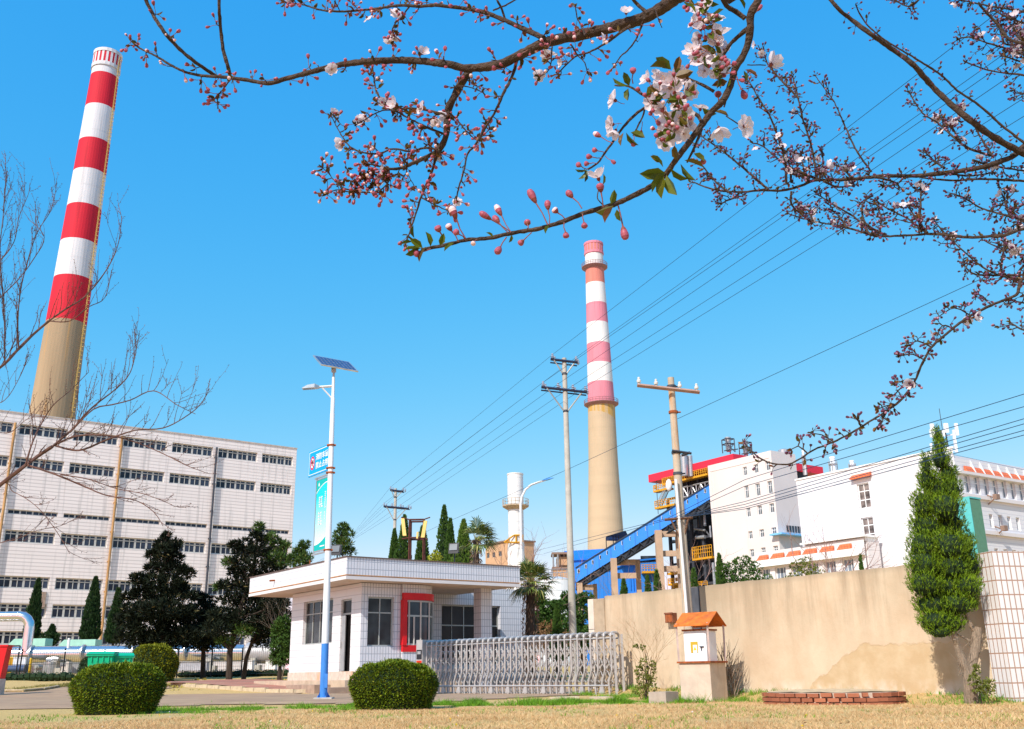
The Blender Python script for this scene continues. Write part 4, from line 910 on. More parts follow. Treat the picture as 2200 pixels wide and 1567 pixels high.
# bay: front flat, then a quarter turn; red bands above and below, red jamb
def arc_pts(r, off=0.0):
    pts = [(1.64, -0.14 - off), (2.35, -0.14 - off)]
    for k in range(1, 13):
        a = -math.pi / 2 + math.pi / 2 * k / 12 * 1.0; pts.append((2.35 + (r + off) * math.cos(a), -0.14 + r + (r + off) * math.sin(a)))
    pts.append((2.35 + r + off, 1.7)); return pts
def band(z0, z1, off, th=0.08):
    m_ = MB(); o, i = arc_pts(1.0, off), arc_pts(1.0, off - th)
    for k in range(len(o) - 1):
        a, b, c, d = o[k], o[k + 1], i[k + 1], i[k]
        m_.add([(a[0], a[1], z0), (b[0], b[1], z0), (b[0], b[1], z1), (a[0], a[1], z1), (d[0], d[1], z0), (c[0], c[1], z0), (c[0], c[1], z1), (d[0], d[1], z1)], [(0, 1, 2, 3), (3, 2, 6, 7), (0, 4, 5, 1), (5, 4, 7, 6)])
    a, d = o[0], i[0]; m_.quad((a[0], a[1], z0), (a[0], a[1], z1), (d[0], d[1], z1), (d[0], d[1], z0)); return m_
bay = band(ZB, 1.37, 0.0).build('bay_window', M_gt, gh)
band(1.37, 1.60, 0.03, 0.12).build('lower_red_band', M_redfr, bay); band(3.22, 3.47, 0.05, 0.14).build('upper_red_band', M_redfr, bay)
m_ = MB(); m_.box(1.62, 1.79, -0.20, 0.02, 1.605, 3.215); m_.build('red_jamb', M_redfr, bay)
band(1.605, 3.21, -0.03, 0.01).build('pane', mat_glass('bay_glass', (0.03, 0.05, 0.065), 0.08, 0.5, 0.8), bay)
m_ = MB()
for z in (1.60, 2.62, 3.15): 
    b_ = band(z, z + 0.06, 0.0, 0.05); m_.add(b_.v, b_.f)
o = arc_pts(1.0, 0.0)
for x, y in [(1.9, -0.14), (2.12, -0.14), (2.4, -0.14)] + [o[5], o[8], o[11]]: m_.bar((x, y, 1.605), (x, y, 2.62 if x < 2.3 and x > 2 else 3.2), 0.055)
m_.build('mullions', M_frame, bay)
band(3.47, ZW, -0.03).build('bay_wall', M_gt, bay)
# terrace and steps
m_ = MB(); m_.prism([(-1.0, -0.9), (3.8, -0.9), (3.8, 3.3), (0.2, 7.2), (-1.0, 7.2)], -0.3, 0.42)
m_.build('terrace', mat('terrace_stone', (0.50, 0.38, 0.28), 0.85, var=0.15, scale=3, stain=((0.30, 0.2, 0.14), 0.6, 0.8, 1.2, (1, 1, 1))), gh)
m_ = MB(); m_.box(-1.6, -1.01, 0.2, 2.6, -0.3, 0.28); m_.box(-1.9, 0.6, -1.5, -0.91, -0.3, 0.2); m_.build('step', mat('step_stone', (0.36, 0.25, 0.19), 0.85, var=0.2, scale=4), gh)
# things on the roof
for (px, py, Yr, lab, tilt) in [(975, 1193, 40.0, 'black floodlight on a short stand on the gatehouse roof, near the first palm', 0.3), (722, 1197, 39.2, 'black floodlight on the gatehouse roof in front of the pine, beside the lamp pole', -0.5)]:
    b_ = P(px, py, Yr); t = thing('floodlight', (b_.x, Yr, ZF1 + 0.036), lab, 'floodlight', -15); dz = b_.z - ZF1 + 0.02
    m_ = MB(); m_.bar((0, 0.1, 0), (0, 0.1, dz + 0.2), 0.04); m_.bar((-0.22, 0.1, dz + 0.05), (0.22, 0.1, dz + 0.05), 0.03); m_.build('bracket', M_black, t)
    m_ = MB(); m_.add([(-.2, -.1, dz), (.2, -.1, dz), (.2, -.02, dz + .42), (-.2, -.02, dz + .42), (-.17, .12, dz + .04), (.17, .12, dz + .04), (.17, .16, dz + .36), (-.17, .16, dz + .36)], [(0, 1, 2, 3), (5, 4, 7, 6), (0, 4, 5, 1), (1, 5, 6, 2), (2, 6, 7, 3), (3, 7, 4, 0)]); m_.build('housing', M_black, t)
    m_ = MB(); m_.quad((-.16, -.105, dz + .13), (.16, -.105, dz + .13), (.16, -.045, dz + .38), (-.16, -.045, dz + .38)); m_.build('lens', mat_glass('lens_%d' % px, (0.10, 0.12, 0.14), 0.35), t)
t = thing('roof_bracket', (P(680, 1203, 38.6).x, 38.6, ZF1), 'small rusty bracket on the gatehouse roof edge left of the lamp pole', 'bracket'); m_ = MB()
for a, b in (((0, 0, 0), (0, 0, .12)), ((-.25, 0, .12), (.2, 0, .12)), ((-.25, 0, .12), (-.25, 0, .28))): m_.bar(a, b, 0.035)
m_.build('bar', M_rust, t)

# ================================================================ SLIDING GATE
GR, GL = Vector((2.66, 26.6, 0)), Vector((-2.95, 32.2, 0))
gd = (GL - GR); glen = gd.length; gang = math.degrees(math.atan2(gd.y, gd.x)) + 180
gt = thing('retractable_gate', (GL.x, GL.y, 0), 'long silver retractable gate of folding scissor bars across the entrance', 'gate', gang)
M_alu = mat('aluminium', (0.44, 0.42, 0.41), 0.4, 0.25, var=0.12, scale=5)
H = 1.55; NP = 33
p0 = None; l0 = None
def s_of(k): return 0.42 + (glen - 0.55) * (k / (NP - 1)) ** 1.0
pit = s_of(1) - s_of(0)
for k in range(NP):
    s = s_of(k)
    if p0 is None:
        m_ = MB(); fr = [(0, -0.17, 1.44), (0, -0.17, 0.60), (-0.035, -0.17, 0.50), (-0.10, -0.17, 0.36), (-0.115, -0.17, 0.28), (-0.10, -0.17, 0.0)]
        m_.tube(fr, [0.026, 0.026, 0.027, 0.03, 0.03, 0.026], 6); bk_ = [(x, 0.17, z) for x, _, z in fr]; m_.tube(bk_, 0.024, 6)
        m_.tube([(0, -0.17, 1.44), (0, -0.15, 1.505), (0, -0.08, 1.535), (0, 0.08, 1.535), (0, 0.15, 1.505), (0, 0.17, 1.44)], [0.03, 0.04, 0.042, 0.04, 0.035, 0.028], 8)
        p0 = m_.build('gate_post', M_alu, gt); p0.location = (s, 0, 0); 
    else: inst(p0, gt, (s, 0, 0))
    if k < NP - 1:
        if l0 is None:
            m_ = MB()
            for y in (-0.13, 0.13):
                for z0 in (0.30, 0.62, 0.94):
                    for sg in (0, 1):
                        a, b = (0, z0), (pit, z0 + 0.30)
                        if sg: a, b = (0, z0 + 0.30), (pit, z0)
                        pts = [(a[0], y, a[1]), (a[0] + pit * .22, y + (0.015 if sg else -0.015), lin(a[1], b[1], .12)), (pit * .5, y, lin(a[1], b[1], .5)), (pit * .78, y + (0.015 if sg else -0.015), lin(a[1], b[1], .88)), (b[0], y, b[1])]
                        m_.tube(pts, 0.014, 4)
            m_.bar((0, -0.15, 1.40), (pit, -0.15, 1.40), 0.03); m_.bar((0, 0.15, 1.40), (pit, 0.15, 1.40), 0.03)
            m_.bar((-0.1, -0.19, 0.22), (pit - 0.1, -0.19, 0.22), 0.035); m_.bar((-0.1, 0.17, 0.22), (pit - 0.1, 0.17, 0.22), 0.035); m_.bar((0, 0, 1.485), (pit, 0, 1.485), 0.05)
            l0 = m_.build('scissor_link', M_alu, gt); l0.location = (s, 0, 0)
        else: inst(l0, gt, (s, 0, 0))
    if k % 3 == 1:
        m_ = MB(); m_.add([(s - 0.14, -0.2, 0.24), (s - 0.06, -0.2, 0.24), (s - 0.04, -0.2, 0.04), (s - 0.22, -0.2, 0.04), (s - 0.14, -0.14, 0.24), (s - 0.06, -0.14, 0.24), (s - 0.04, -0.14, 0.04), (s - 0.22, -0.14, 0.04)], [(0, 3, 2, 1), (4, 5, 6, 7), (0, 4, 7, 3), (1, 2, 6, 5)])
        m_.tube([(s - 0.13, -0.19, 0.045), (s - 0.13, -0.13, 0.045)], 0.045, 10); m_.build('castor', M_alu, gt)
hd = MB(); hd.box(0, 0.30, -0.24, 0.24, 0.08, 1.60); hd.box(0.02, 0.28, -0.22, 0.22, 0.0, 0.08); hd_ = hd.build('drive_unit', M_alu, gt)
m_ = MB(); m_.box(0.03, 0.27, -0.252, -0.242, 1.02, 1.30, 0); m_.box(0.07, 0.23, -0.256, -0.2525, 1.17, 1.26, 1); m_.build('display', [M_black, M_galv], hd_)
m_ = MB(); m_.box(0.03, 0.27, -0.252, -0.242, 0.45, 0.98, 0)
for q in range(4): m_.box(0.09 + 0.02 * (q % 2), 0.21, -0.256, -0.2525, 0.50 + q * .11, 0.55 + q * .11, 1); m_.box(0.14, 0.165, -0.257, -0.2565, 0.50 + q * .11, 0.585 + q * .11, 1)
m_.build('red_notice', [mat('notice_red', (0.65, 0.03, 0.01), 0.5), mat('notice_yellow', (0.85, 0.45, 0.05), 0.5)], hd_)
m_ = MB(); s = glen; m_.bar((s - 0.02, -0.15, 0), (s - 0.02, -0.15, 1.5), 0.06); m_.bar((s - 0.02, 0.15, 0), (s - 0.02, 0.15, 1.5), 0.06); m_.bar((s_of(NP - 1), -0.15, 1.48), (s, -0.15, 1.48), 0.05); m_.build('end_post', M_alu, gt)
t = tag((lambda mb: (mb.box(-0.3, glen + 0.8, -0.32, -0.28, -0.2, 0.012), mb.box(-0.3, glen + 0.8, 0.28, 0.32, -0.2, 0.012), mb)[2])(MB()).build('gate_rail', M_galv), 'pair of flat steel rails in the ground under the silver gate', 'rail')
t.location = gt.location; t.rotation_euler = gt.rotation_euler

# ================================================================ YARD WALL, PIER, TILED WALL
def mat_oldwall():
    m, t, b = _nt('weathered_render')
    n1 = _noise(t, 1.1, (1, 1, 0.8), 6, rough=0.65); c = _mix(t, _ramp(t, n1.outputs[0], 0.35, 0.68), (0.54, 0.40, 0.27), (0.62, 0.50, 0.36))
    n2 = _noise(t, 2.4, (1, 1, 0.10), 6, rough=0.7)                                   # rain streaks from the top
    tc = _n(t, 'ShaderNodeTexCoord'); sp = _n(t, 'ShaderNodeSeparateXYZ'); t.links.new(tc.outputs['Object'], sp.inputs[0])
    up = _ramp(t, sp.outputs[2], 0.9, 2.6); st = _n(t, 'ShaderNodeMath', operation='MULTIPLY'); t.links.new(_ramp(t, n2.outputs[0], 0.44, 0.72), st.inputs[0]); t.links.new(up, st.inputs[1])
    s2 = _n(t, 'ShaderNodeMath', operation='MULTIPLY'); t.links.new(st.outputs[0], s2.inputs[0]); s2.inputs[1].default_value = 1.0
    c = _mix(t, s2.outputs[0], c, (0.26, 0.19, 0.125))
    n7 = _noise(t, 0.5, (1, 1, 0.5), 4); up2 = _ramp(t, sp.outputs[2], 1.2, 2.4); g7 = _n(t, 'ShaderNodeMath', operation='MULTIPLY'); t.links.new(_ramp(t, n7.outputs[0], 0.42, 0.7), g7.inputs[0]); t.links.new(up2, g7.inputs[1])
    c = _mix(t, g7.outputs[0], c, (0.40, 0.31, 0.21))
    edge = _ramp(t, sp.outputs[2], 2.42, 2.56); e2 = _n(t, 'ShaderNodeMath', operation='MULTIPLY'); t.links.new(edge, e2.inputs[0]); e2.inputs[1].default_value = 0.5
    c = _mix(t, e2.outputs[0], c, (0.28, 0.23, 0.17))
    # fallen plaster: a patch rising to the right
    n3 = _noise(t, 3.0, (1, 1, 1), 5)
    pa = _n(t, 'ShaderNodeMath', operation='MULTIPLY_ADD'); t.links.new(sp.outputs[0], pa.inputs[0]); pa.inputs[1].default_value = 0.62; pa.inputs[2].default_value = 1.86   # height limit = (s+3)*.62
    mn = _n(t, 'ShaderNodeMath', operation='MINIMUM'); t.links.new(pa.outputs[0], mn.inputs[0]); mn.inputs[1].default_value = 1.02
    wob = _n(t, 'ShaderNodeMath', operation='MULTIPLY_ADD'); t.links.new(n3.outputs[0], wob.inputs[0]); wob.inputs[1].default_value = 0.35; t.links.new(mn.outputs[0], wob.inputs[2])
    df = _n(t, 'ShaderNodeMath', operation='SUBTRACT'); t.links.new(wob.outputs[0], df.inputs[0]); t.links.new(sp.outputs[2], df.inputs[1])
    pm_ = _ramp(t, df.outputs[0], 0.16, 0.20); rightlim = _ramp(t, sp.outputs[0], 0.9, 0.6); mm = _n(t, 'ShaderNodeMath', operation='MULTIPLY'); t.links.new(pm_, mm.inputs[0]); t.links.new(rightlim, mm.inputs[1])
    n4 = _noise(t, 2.0, (1, 1, 1), 4); pc = _mix(t, _ramp(t, n4.outputs[0], 0.4, 0.7), (0.50, 0.36, 0.21), (0.59, 0.46, 0.30))
    c = _mix(t, mm.outputs[0], c, pc)
    low = _ramp(t, sp.outputs[2], 0.35, 0.08); n5 = _noise(t, 3.0, (1, 1, 0.6), 5); lw = _n(t, 'ShaderNodeMath', operation='MULTIPLY'); t.links.new(low, lw.inputs[0]); t.links.new(_ramp(t, n5.outputs[0], 0.45, 0.65), lw.inputs[1])
    c = _mix(t, lw.outputs[0], c, (0.70, 0.60, 0.50))
    t.links.new(c, b.inputs['Base Color']); b.inputs['Roughness'].default_value = 0.92; b.inputs['Specular IOR Level'].default_value = 0.1
    ad = _n(t, 'ShaderNodeMath', operation='MULTIPLY_ADD'); t.links.new(mm.outputs[0], ad.inputs[0]); ad.inputs[1].default_value = -0.25; t.links.new(n1.outputs[0], ad.inputs[2])
    _bump(t, b, ad.outputs[0], 0.6, 0.04); return m
WALL_H = 2.56
yw = thing('yard_wall', WALL.w(0, 0, 0), 'long weathered tan rendered wall with rain streaks and a patch of fallen plaster', 'wall', -53)
m_ = MB(); n = 90; x0, x1 = -9.25, WALL.sz(2134, 1190)[0]
vs = []; rng = random.Random(8)
for i in range(n + 1):
    x = lin(x0, x1, i / n); zt = WALL_H + 0.02 * noise.noise(Vector((x * 0.8, 0, 0))) + 0.008 * rng.uniform(-1, 1)
    vs += [(x, 0, -0.4), (x, 0, zt), (x, 0.26, zt), (x, 0.26, -0.4)]
m_.add(vs, [(4 * i, 4 * i + 4, 4 * i + 5, 4 * i + 1) for i in range(n)] + [(4 * i + 1, 4 * i + 5, 4 * i + 6, 4 * i + 2) for i in range(n)] + [(4 * i + 2, 4 * i + 6, 4 * i + 7, 4 * i + 3) for i in range(n)] + [(0, 1, 2, 3), (4 * n, 4 * n + 3, 4 * n + 2, 4 * n + 1)])
m_.build('wall_panel', mat_oldwall(), yw)
bx_ = lambda px, py: WALL.sz(px, py)[0]
a, b = bx_(1487, 1290), bx_(1504, 1290); m_ = MB(); m_.box(a, b, -0.02, -0.003, 0.5, WALL_H - 0.01); m_.build('slate_strip', mat('slate_panel', (0.075, 0.08, 0.095), 0.7, var=0.35, scale=6, stretch=(1, 1, 0.3)), yw)
a, za = WALL.sz(1439, 1339); b, zb_ = WALL.sz(1454, 1317)
t = thing('meter_box', WALL.w((a + b) / 2, -0.0, za), 'small rusty brown box fixed to the yard wall left of the pole', 'box', -53)
hw = (b - a) / 2; hh_ = zb_ - za; m_ = MB(); m_.box(-hw, hw, -0.16, -0.003, 0, hh_); m_.box(-hw - .01, hw + .01, -0.18, -0.16, hh_ - .03, hh_ + .01); m_.build('cabinet', mat('meter_rust', (0.20, 0.07, 0.035), 0.85, var=0.3, scale=8), t)
m_ = MB(); m_.box(-hw + .02, hw - .02, -0.166, -0.161, 0.02, hh_ - .04); m_.build('door', M_rust, t)
# pier at the far end of the wall
ep = WALL.w(-9.45, 0.1)
pr = thing('gate_pier', (ep.x, ep.y, 0), 'stone clad square pier at the end of the yard wall by the gate', 'pier', -53)
m_ = MB(); m_.box(-0.22, 0.2, -0.13, 0.37, -0.3, 2.5); m_.build('core', mat('pier_render', (0.42, 0.32, 0.22), 0.9, var=0.2, scale=3), pr)
m_ = MB(); 
for z in (0.0, 0.85, 1.7): m_.box(-0.45, -0.222, -0.15, 0.39, z, min(2.51, z + 0.835))
m_.build('stone_cladding', mat('pale_stone', (0.66, 0.56, 0.47), 0.8, var=0.1, scale=4), pr)
# tiled wall at the right edge
TW = Fac(P(2132, 1200, 18.75), 12)
tw = thing('tiled_wall', TW.w(0, 0, 0), 'white tiled wall with brown joints at the right edge', 'wall', 12)
zt = TW.sz(2132, 1184)[1]; M_tw = mat_tile('white_wall_tile', (0.72, 0.70, 0.70), (0.40, 0.24, 0.17), 0.115, 0.26, 0.012, 0, 0.3, var=0.03, bump=0.6)
m_ = MB(); m_.box(0, 3.2, 0, 0.5, -0.3, zt); m_.build('tiled_face', M_tw, tw)

# ================================================================ SWITCH BOX UNDER A RUSTY ROOF
sbp = P(1515, 1500, 23.3); SBZ = -0.12
sb_ = thing('switch_box', (sbp.x, 23.3, SBZ), 'white electric switch box on a concrete plinth under a small rusty orange roof', 'switch box', -38)
K = 23.3 / 2223; hp = (1505 - 1425) * K
w1, d1 = 0.66, 0.62
M_plinth = mat('plinth_concrete', (0.58, 0.46, 0.36), 0.9, var=0.12, scale=3, stain=((0.42, 0.26, 0.15), 0.55, 0.8, 2.0, (3, 3, 0.3)), bump=0.3)
m_ = MB(); m_.prism([(-.40, -.36), (.36, -.36), (.36, .40), (-.40, .40)], -0.2, hp); m_.build('plinth', M_plinth, sb_)
m_ = MB(); m_.box(-.44, .40, -.40, .44, hp + 0.002, hp + 0.04); m_.build('rust_frame', M_rust, sb_)
m_ = MB(); zb0, zb1 = hp + 0.042, hp + 0.70; m_.box(-.30, .26, -.26, .22, zb0, zb1); m_.build('cabinet', mat('cabinet_white', (0.74, 0.74, 0.78), 0.4, var=0.03), sb_)
m_ = MB(); m_.box(-.33, .29, -.29, .25, zb1, zb1 + 0.035); m_.build('lid', M_rust, sb_)
m_ = MB(); m_.box(-.27, .23, -.268, -.262, zb0 + .03, zb1 - .04); cd = m_.build('cabinet_door', mat('door_white', (0.76, 0.76, 0.79), 0.35, var=0.02), sb_)
m_ = MB(); m_.box(.10, .20, -.30, -.27, zb0 + .30, zb0 + .32); m_.box(.13, .15, -.29, -.27, zb0 + .22, zb0 + .30); m_.build('handle', M_dsteel, cd)
m_ = MB(); m_.box(-.13, .05, -.276, -.270, zb0 + .18, zb0 + .42, 0); m_.box(-.07, .03, -.280, -.2765, zb0 + .18, zb0 + .35, 1)
m_.add([(-.058, -.284, zb0 + .235), (.018, -.284, zb0 + .235), (-.02, -.284, zb0 + .32)], [(0, 1, 2)], 2); m_.box(-.025, -.015, -.2865, -.2845, zb0 + .262, zb0 + .295, 3)
m_.build('warning_plate', [mat('ochre', (0.50, 0.33, 0.03), 0.5), M_white, mat('warn_yellow', (0.85, 0.55, 0.01), 0.4), M_black], cd)
zr0 = (1505 - 1347) * K; zr1 = zr0 + 0.30
for x, y in ((-.40, -.36), (.36, -.36), (-.40, .40), (.36, .40)):
    m_ = MB(); m_.bar((x, y, hp), (x * 1.03, y * 1.03, zr0 + .05), 0.035); m_.build('roof_post', mat('pinkish_steel', (0.55, 0.42, 0.38), 0.6, var=0.3) if 'pk' not in globals() else pk, sb_); pk = bpy.data.materials['pinkish_steel']
m_ = MB(); e = 0.44
# ridge runs along x, gable faces +x
m_.add([(-e, -e, zr0), (e, -e, zr0), (e, 0, zr1), (-e, 0, zr1), (-e, e, zr0), (e, e, zr0), (-e, -e, zr0 - .02), (e, -e, zr0 - .02), (e, 0, zr1 - .025), (-e, 0, zr1 - .025), (-e, e, zr0 - .02), (e, e, zr0 - .02)],
    [(0, 1, 2, 3), (3, 2, 5, 4), (9, 8, 7, 6), (10, 11, 8, 9), (0, 6, 7, 1), (1, 7, 8, 2), (2, 8, 11, 5), (0, 3, 9, 6), (3, 4, 10, 9), (4, 5, 11, 10)])
m_.build('roof', mat('rust_sheet', (0.60, 0.15, 0.02), 0.75, var=0.3, scale=7, stain=((0.40, 0.10, 0.03), 0.5, 0.75, 3, (1, 1, 1))), sb_)
# twig heap between box and wall
t = thing('brushwood_heap', (P(1560, 1430, 23.9).x, 23.75, SBZ), 'tangle of dry brushwood leaning behind the switch box', 'brushwood'); m_ = MB(); rng = random.Random(21)
for k in range(60):
    a = Vector((rng.uniform(-.25, .2), rng.uniform(-.15, .2), rng.uniform(0, .7))); b = a + Vector((rng.uniform(-.3, .45), rng.uniform(-.2, .2), rng.uniform(.2, .9))); m_.tube([a, a.lerp(b, .5) + Vector((rng.uniform(-.05, .05), 0, rng.uniform(-.05, .05))), b], [rng.uniform(.006, .016), .008, .003], 4)
m_.build('twigs', M_bark2, t)
# concrete trough block, slabs, brick ring
q = P(1428, 1500, 22.6); t = thing('concrete_block', (q.x, 22.6, -0.12), 'low grey concrete block lying by the plinth of the switch box', 'block', -38); m_ = MB(); m_.prism([(-.28, -.2), (.18, -.26), (.22, .22), (-.24, .26)], -0.1, 0.25); m_.build('block', mat('block_concrete', (0.40, 0.33, 0.27), 0.9, var=0.15, scale=6), t)
for i, (px, py, w, h, lab) in enumerate([(1215, 1499, .7, .05, 'flat broken concrete slab lying in the grass before the gate centre'), (1290, 1499, .6, .05, 'flat concrete slab lying in the grass near the right end of the gate')]):
    p = PT(px, py + 3); t = thing('concrete_slab', p, lab, 'slab', -8 + i * 12, ); m_ = MB(); m_.prism([(-w / 2, -.25), (w / 2, -.2), (w / 2 - .1, .3), (-w / 2 + .15, .22)], -0.03, h); m_.build('slab', M_plinth, t)
bc = P(1800, 1500, 20.2); bc = Vector((bc.x, 20.55, -0.13))
br_ = thing('brick_ring', bc, 'low oval planter edged with three courses of red brick, filled with soil', 'planter', -30)
rx, ry = 1.30, 0.95; rng = random.Random(5); Mb1 = mat_leaf('red_brick', (0.22, 0.07, 0.04), (0.44, 0.16, 0.085), 3.0, 0.9)
m_ = MB()
for c_ in range(3):
    N = 34; z0 = c_ * 0.088
    for k in range(N):
        a = 2 * math.pi * (k + 0.5 * (c_ % 2)) / N; cx_, cy_ = rx * math.cos(a) * (1 + rng.uniform(-.01, .01)), ry * math.sin(a) * (1 + rng.uniform(-.01, .012)); ta = math.atan2(ry * math.cos(a), -rx * math.sin(a)) + rng.uniform(-.06, .06)
        L_ = 0.108 * rng.uniform(.93, 1.0) * (1 if c_ < 2 or rng.random() > .1 else .5); old = m_.T; m_.T = Matrix.Translation((cx_, cy_, z0 + rng.uniform(-.004, .004))) @ Matrix.Rotation(ta, 4, 'Z'); m_.box(-L_, L_, -.055, .055, 0, 0.068); m_.T = old
m_.build('brickwork', Mb1, br_)
m_ = MB(); m_.lathe((0, 0, 0), [(1, -.1), (1, 0.25)], 40); m_.v = [(x * (rx - .03), y * (ry - .03), z) for x, y, z in m_.v]; m_.build('mortar_core', mat('mortar', (0.50, 0.40, 0.32), 0.95, var=0.2, scale=8), br_)
m_ = MB(); vs = [(0, 0, 0.31)]
for i in range(1, 6):
    for j in range(40): a = j * math.pi / 20; r = i / 5; vs.append((r * (rx - .045) * math.cos(a), r * (ry - .045) * math.sin(a), 0.262 + (1 - r * r) * 0.045 + rng.uniform(-.01, .01)))
m_.add(vs, [(0, 1 + j, 1 + (j + 1) % 40) for j in range(40)] + [(1 + i * 40 + j, 41 + i * 40 + j, 41 + i * 40 + (j + 1) % 40, 1 + i * 40 + (j + 1) % 40) for i in range(4) for j in range(40)]); m_.build('soil', mat('bed_soil', (0.52, 0.38, 0.23), 0.95, var=0.2, scale=6), br_)

# ================================================================ small litter on the lawn
r = random.Random(90); m_ = MB(); k_ = 0
while k_ < 420:
    y = r.uniform(8.5, 22); x = r.uniform(-.52, .54) * y
    if (Vector((x, y)) - WALL.A).dot(Vector((0.8, 0.6))) > -.3: continue
    k_ += 1; a = r.uniform(0, 6.28); l = r.uniform(.02, .05); z = gz(x, y) + r.uniform(.01, .05); c_, s_ = math.cos(a) * l, math.sin(a) * l
    m_.add([(x, y, z), (x + c_ * .5 - s_ * .3, y + s_ * .5 + c_ * .3, z + .012), (x + c_, y + s_, z + r.uniform(-.01, .02)), (x + c_ * .5 + s_ * .3, y + s_ * .5 - c_ * .3, z + .008)], [(0, 1, 2, 3)])
tag(m_.build('fallen_leaves', mat_leaf('fallen_leaf', (0.13, 0.06, 0.025), (0.50, 0.33, 0.18), 9, .9, tip=((0.75, 0.68, 0.66), .2))), 'scattered dry leaves and pale petals lying in the straw lawn', 'leaf litter', None, 'stuff')
m_ = MB()
for _ in range(14):
    y = r.uniform(11, 22); x = r.uniform(-.35, .45) * y
    if (Vector((x, y)) - WALL.A).dot(Vector((0.8, 0.6))) > -.3: continue
    z = gz(x, y); m_.tube([(x, y, z), (x, y, z + .03)], .003, 3); m_.ball((x, y, z + .035), .016, 6, 4, 0, (1, 1, .5))
tag(m_.build('dandelions', mat('dandelion', (0.75, 0.48, 0.01), .6)), 'tiny yellow dandelion heads dotted over the lawn', 'wildflowers', None, 'stuff')
# ================================================================ POLES, WIRES, LAMPS
def base_of(px, Y): 
    p = P(px, 1450, Y); return Vector((p.x, Y, gz(p.x, Y)))
M_porc = mat('porcelain', (0.30, 0.33, 0.42), 0.25, var=0.1); M_porcw = mat('porcelain_white', (0.62, 0.60, 0.56), 0.3, var=0.08)
M_armb = mat('crossarm_steel', (0.035, 0.045, 0.09), 0.5, var=0.2)
WIREPTS = {}
def h_pole(pxb, pxt, pyt, Y, label, arms, rb, rt):
    """double crossarm concrete pole; arms = [(px_l, py_l, px_r, py_r, [insulator px])]"""
    top = P(pxt, pyt, Y); b = Vector((top.x + (P(pxb, 1350, Y).x - P(pxt, 1350, Y).x) * 0.0, Y, gz(top.x, Y))); t = thing('utility_pole', b, label, 'utility pole')
    m_ = MB(); h = top.z - b.z; m_.lathe((0, 0, 0), [(rb, -0.3), (lin(rb, rt, .36), h * .36), (lin(rb, rt, .36) * 1.03, h * .36 + .02), (lin(rb, rt, .37) * 1.03, h * .375), (lin(rb, rt, .375), h * .376), (rt, h)], 14); m_.build('pole', M_concrete, t, smooth=True)
    out = []
    for (xl, yl, xr, yr, ins) in arms:
        L, R = P(xl, yl, Y - rb - .05) - b, P(xr, yr, Y - rb + .15) - b; z = (L.z + R.z) / 2; zm = z
        m_ = MB(); m_.bar((L.x, L.y, L.z), (R.x, R.y, R.z), 0.09); m_.bar((L.x, L.y + .5, L.z), (R.x, R.y + .5, R.z), 0.05)
        m_.build('crossarm', M_armb, t)
        m_ = MB(); w = (R.x - L.x) / 2; zb = z - w * 0.95
        m_.bar((L.x + w * .22, L.y, L.z), (-rt, -rt, zb), 0.045); m_.build('brace', M_galv, t); m_ = MB(); m_.bar((R.x - w * .22, R.y, R.z), (rt, -rt, zb), 0.045); m_.build('brace', M_galv, t)
        m_ = MB(); m_.lathe((0, 0, zb - .05), [(rt * 1.25, 0), (rt * 1.25, .1)], 12); m_.build('collar', M_dsteel, t)
        for x in ins:
            f = (x - xl) / (xr - xl); q = L.lerp(R, f)
            for dy in (0, .45):
                m_ = MB(); m_.lathe((q.x + dy * .25, q.y + dy, q.z), [(.02, 0), (.03, .06), (.085, .07), (.05, .10), (.035, .14), (.08, .15), (.05, .19), (.03, .23), (.06, .24), (.03, .28)], 10); m_.build('insulator', M_porc, t)
            out.append(b + q + Vector((0, .2, .28)))
    return t, out
p1, ins1 = h_pole(1222, 1212, 770, 42.0, 'tall concrete pole with two dark crossarms in front of the pink chimney', [(1183, 772, 1241, 779, [1187, 1238]), (1163, 832, 1261, 843, [1167, 1199, 1231, 1258])], 0.165, 0.10)
p2, ins2 = h_pole(849, 850, 1050, 73.0, 'small far concrete pole with two crossarms above the cypress row', [(838, 1053, 867, 1056, [839, 866]), (824, 1088, 879, 1093, [825, 842, 861, 878])], 0.165, 0.10)
# pole at the yard wall
b = base_of(1460, 24.2); top = P(1441, 812, 24.2); bot = P(1480, 1350, 24.2); b = Vector((bot.x + .01, 24.2, gz(bot.x, 24.2)))
p3 = thing('utility_pole', b, 'concrete pole with one wooden crossarm and white insulators by the switch box', 'utility pole'); m_ = MB(); tp = top - b
m_.tube([(0, 0, -.3), (0, 0, 0.2), tp.lerp(Vector((0, 0, 0)), .5), tp], [.135, .133, .108, .082], 16); m_.build('pole', mat('concrete_rusty', (0.46, 0.38, 0.29), 0.85, var=0.12, scale=4, stain=((0.50, 0.22, 0.06), 0.55, 0.72, 1.6, (5, 5, 0.5)), bump=0.2), p3, smooth=True)
def p3at(z): return tp * (z / tp.z)
L, R = P(1369, 828, 24.0) - b, P(1503, 843, 24.0) - b
m_ = MB(); m_.bar(L, R, .075); m_.build('crossarm', mat('timber_arm', (0.40, 0.24, 0.18), 0.8, var=0.2), p3)
for x in (1373, 1410, 1461, 1497):
    q = L.lerp(R, (x - 1369) / 134); m_ = MB(); m_.lathe((q.x, q.y, q.z + .03), [(.02, 0), (.02, .04), (.05, .05), (.055, .10), (.03, .13), (.035, .17), (.02, .19)], 10); m_.build('insulator', M_porcw, p3)
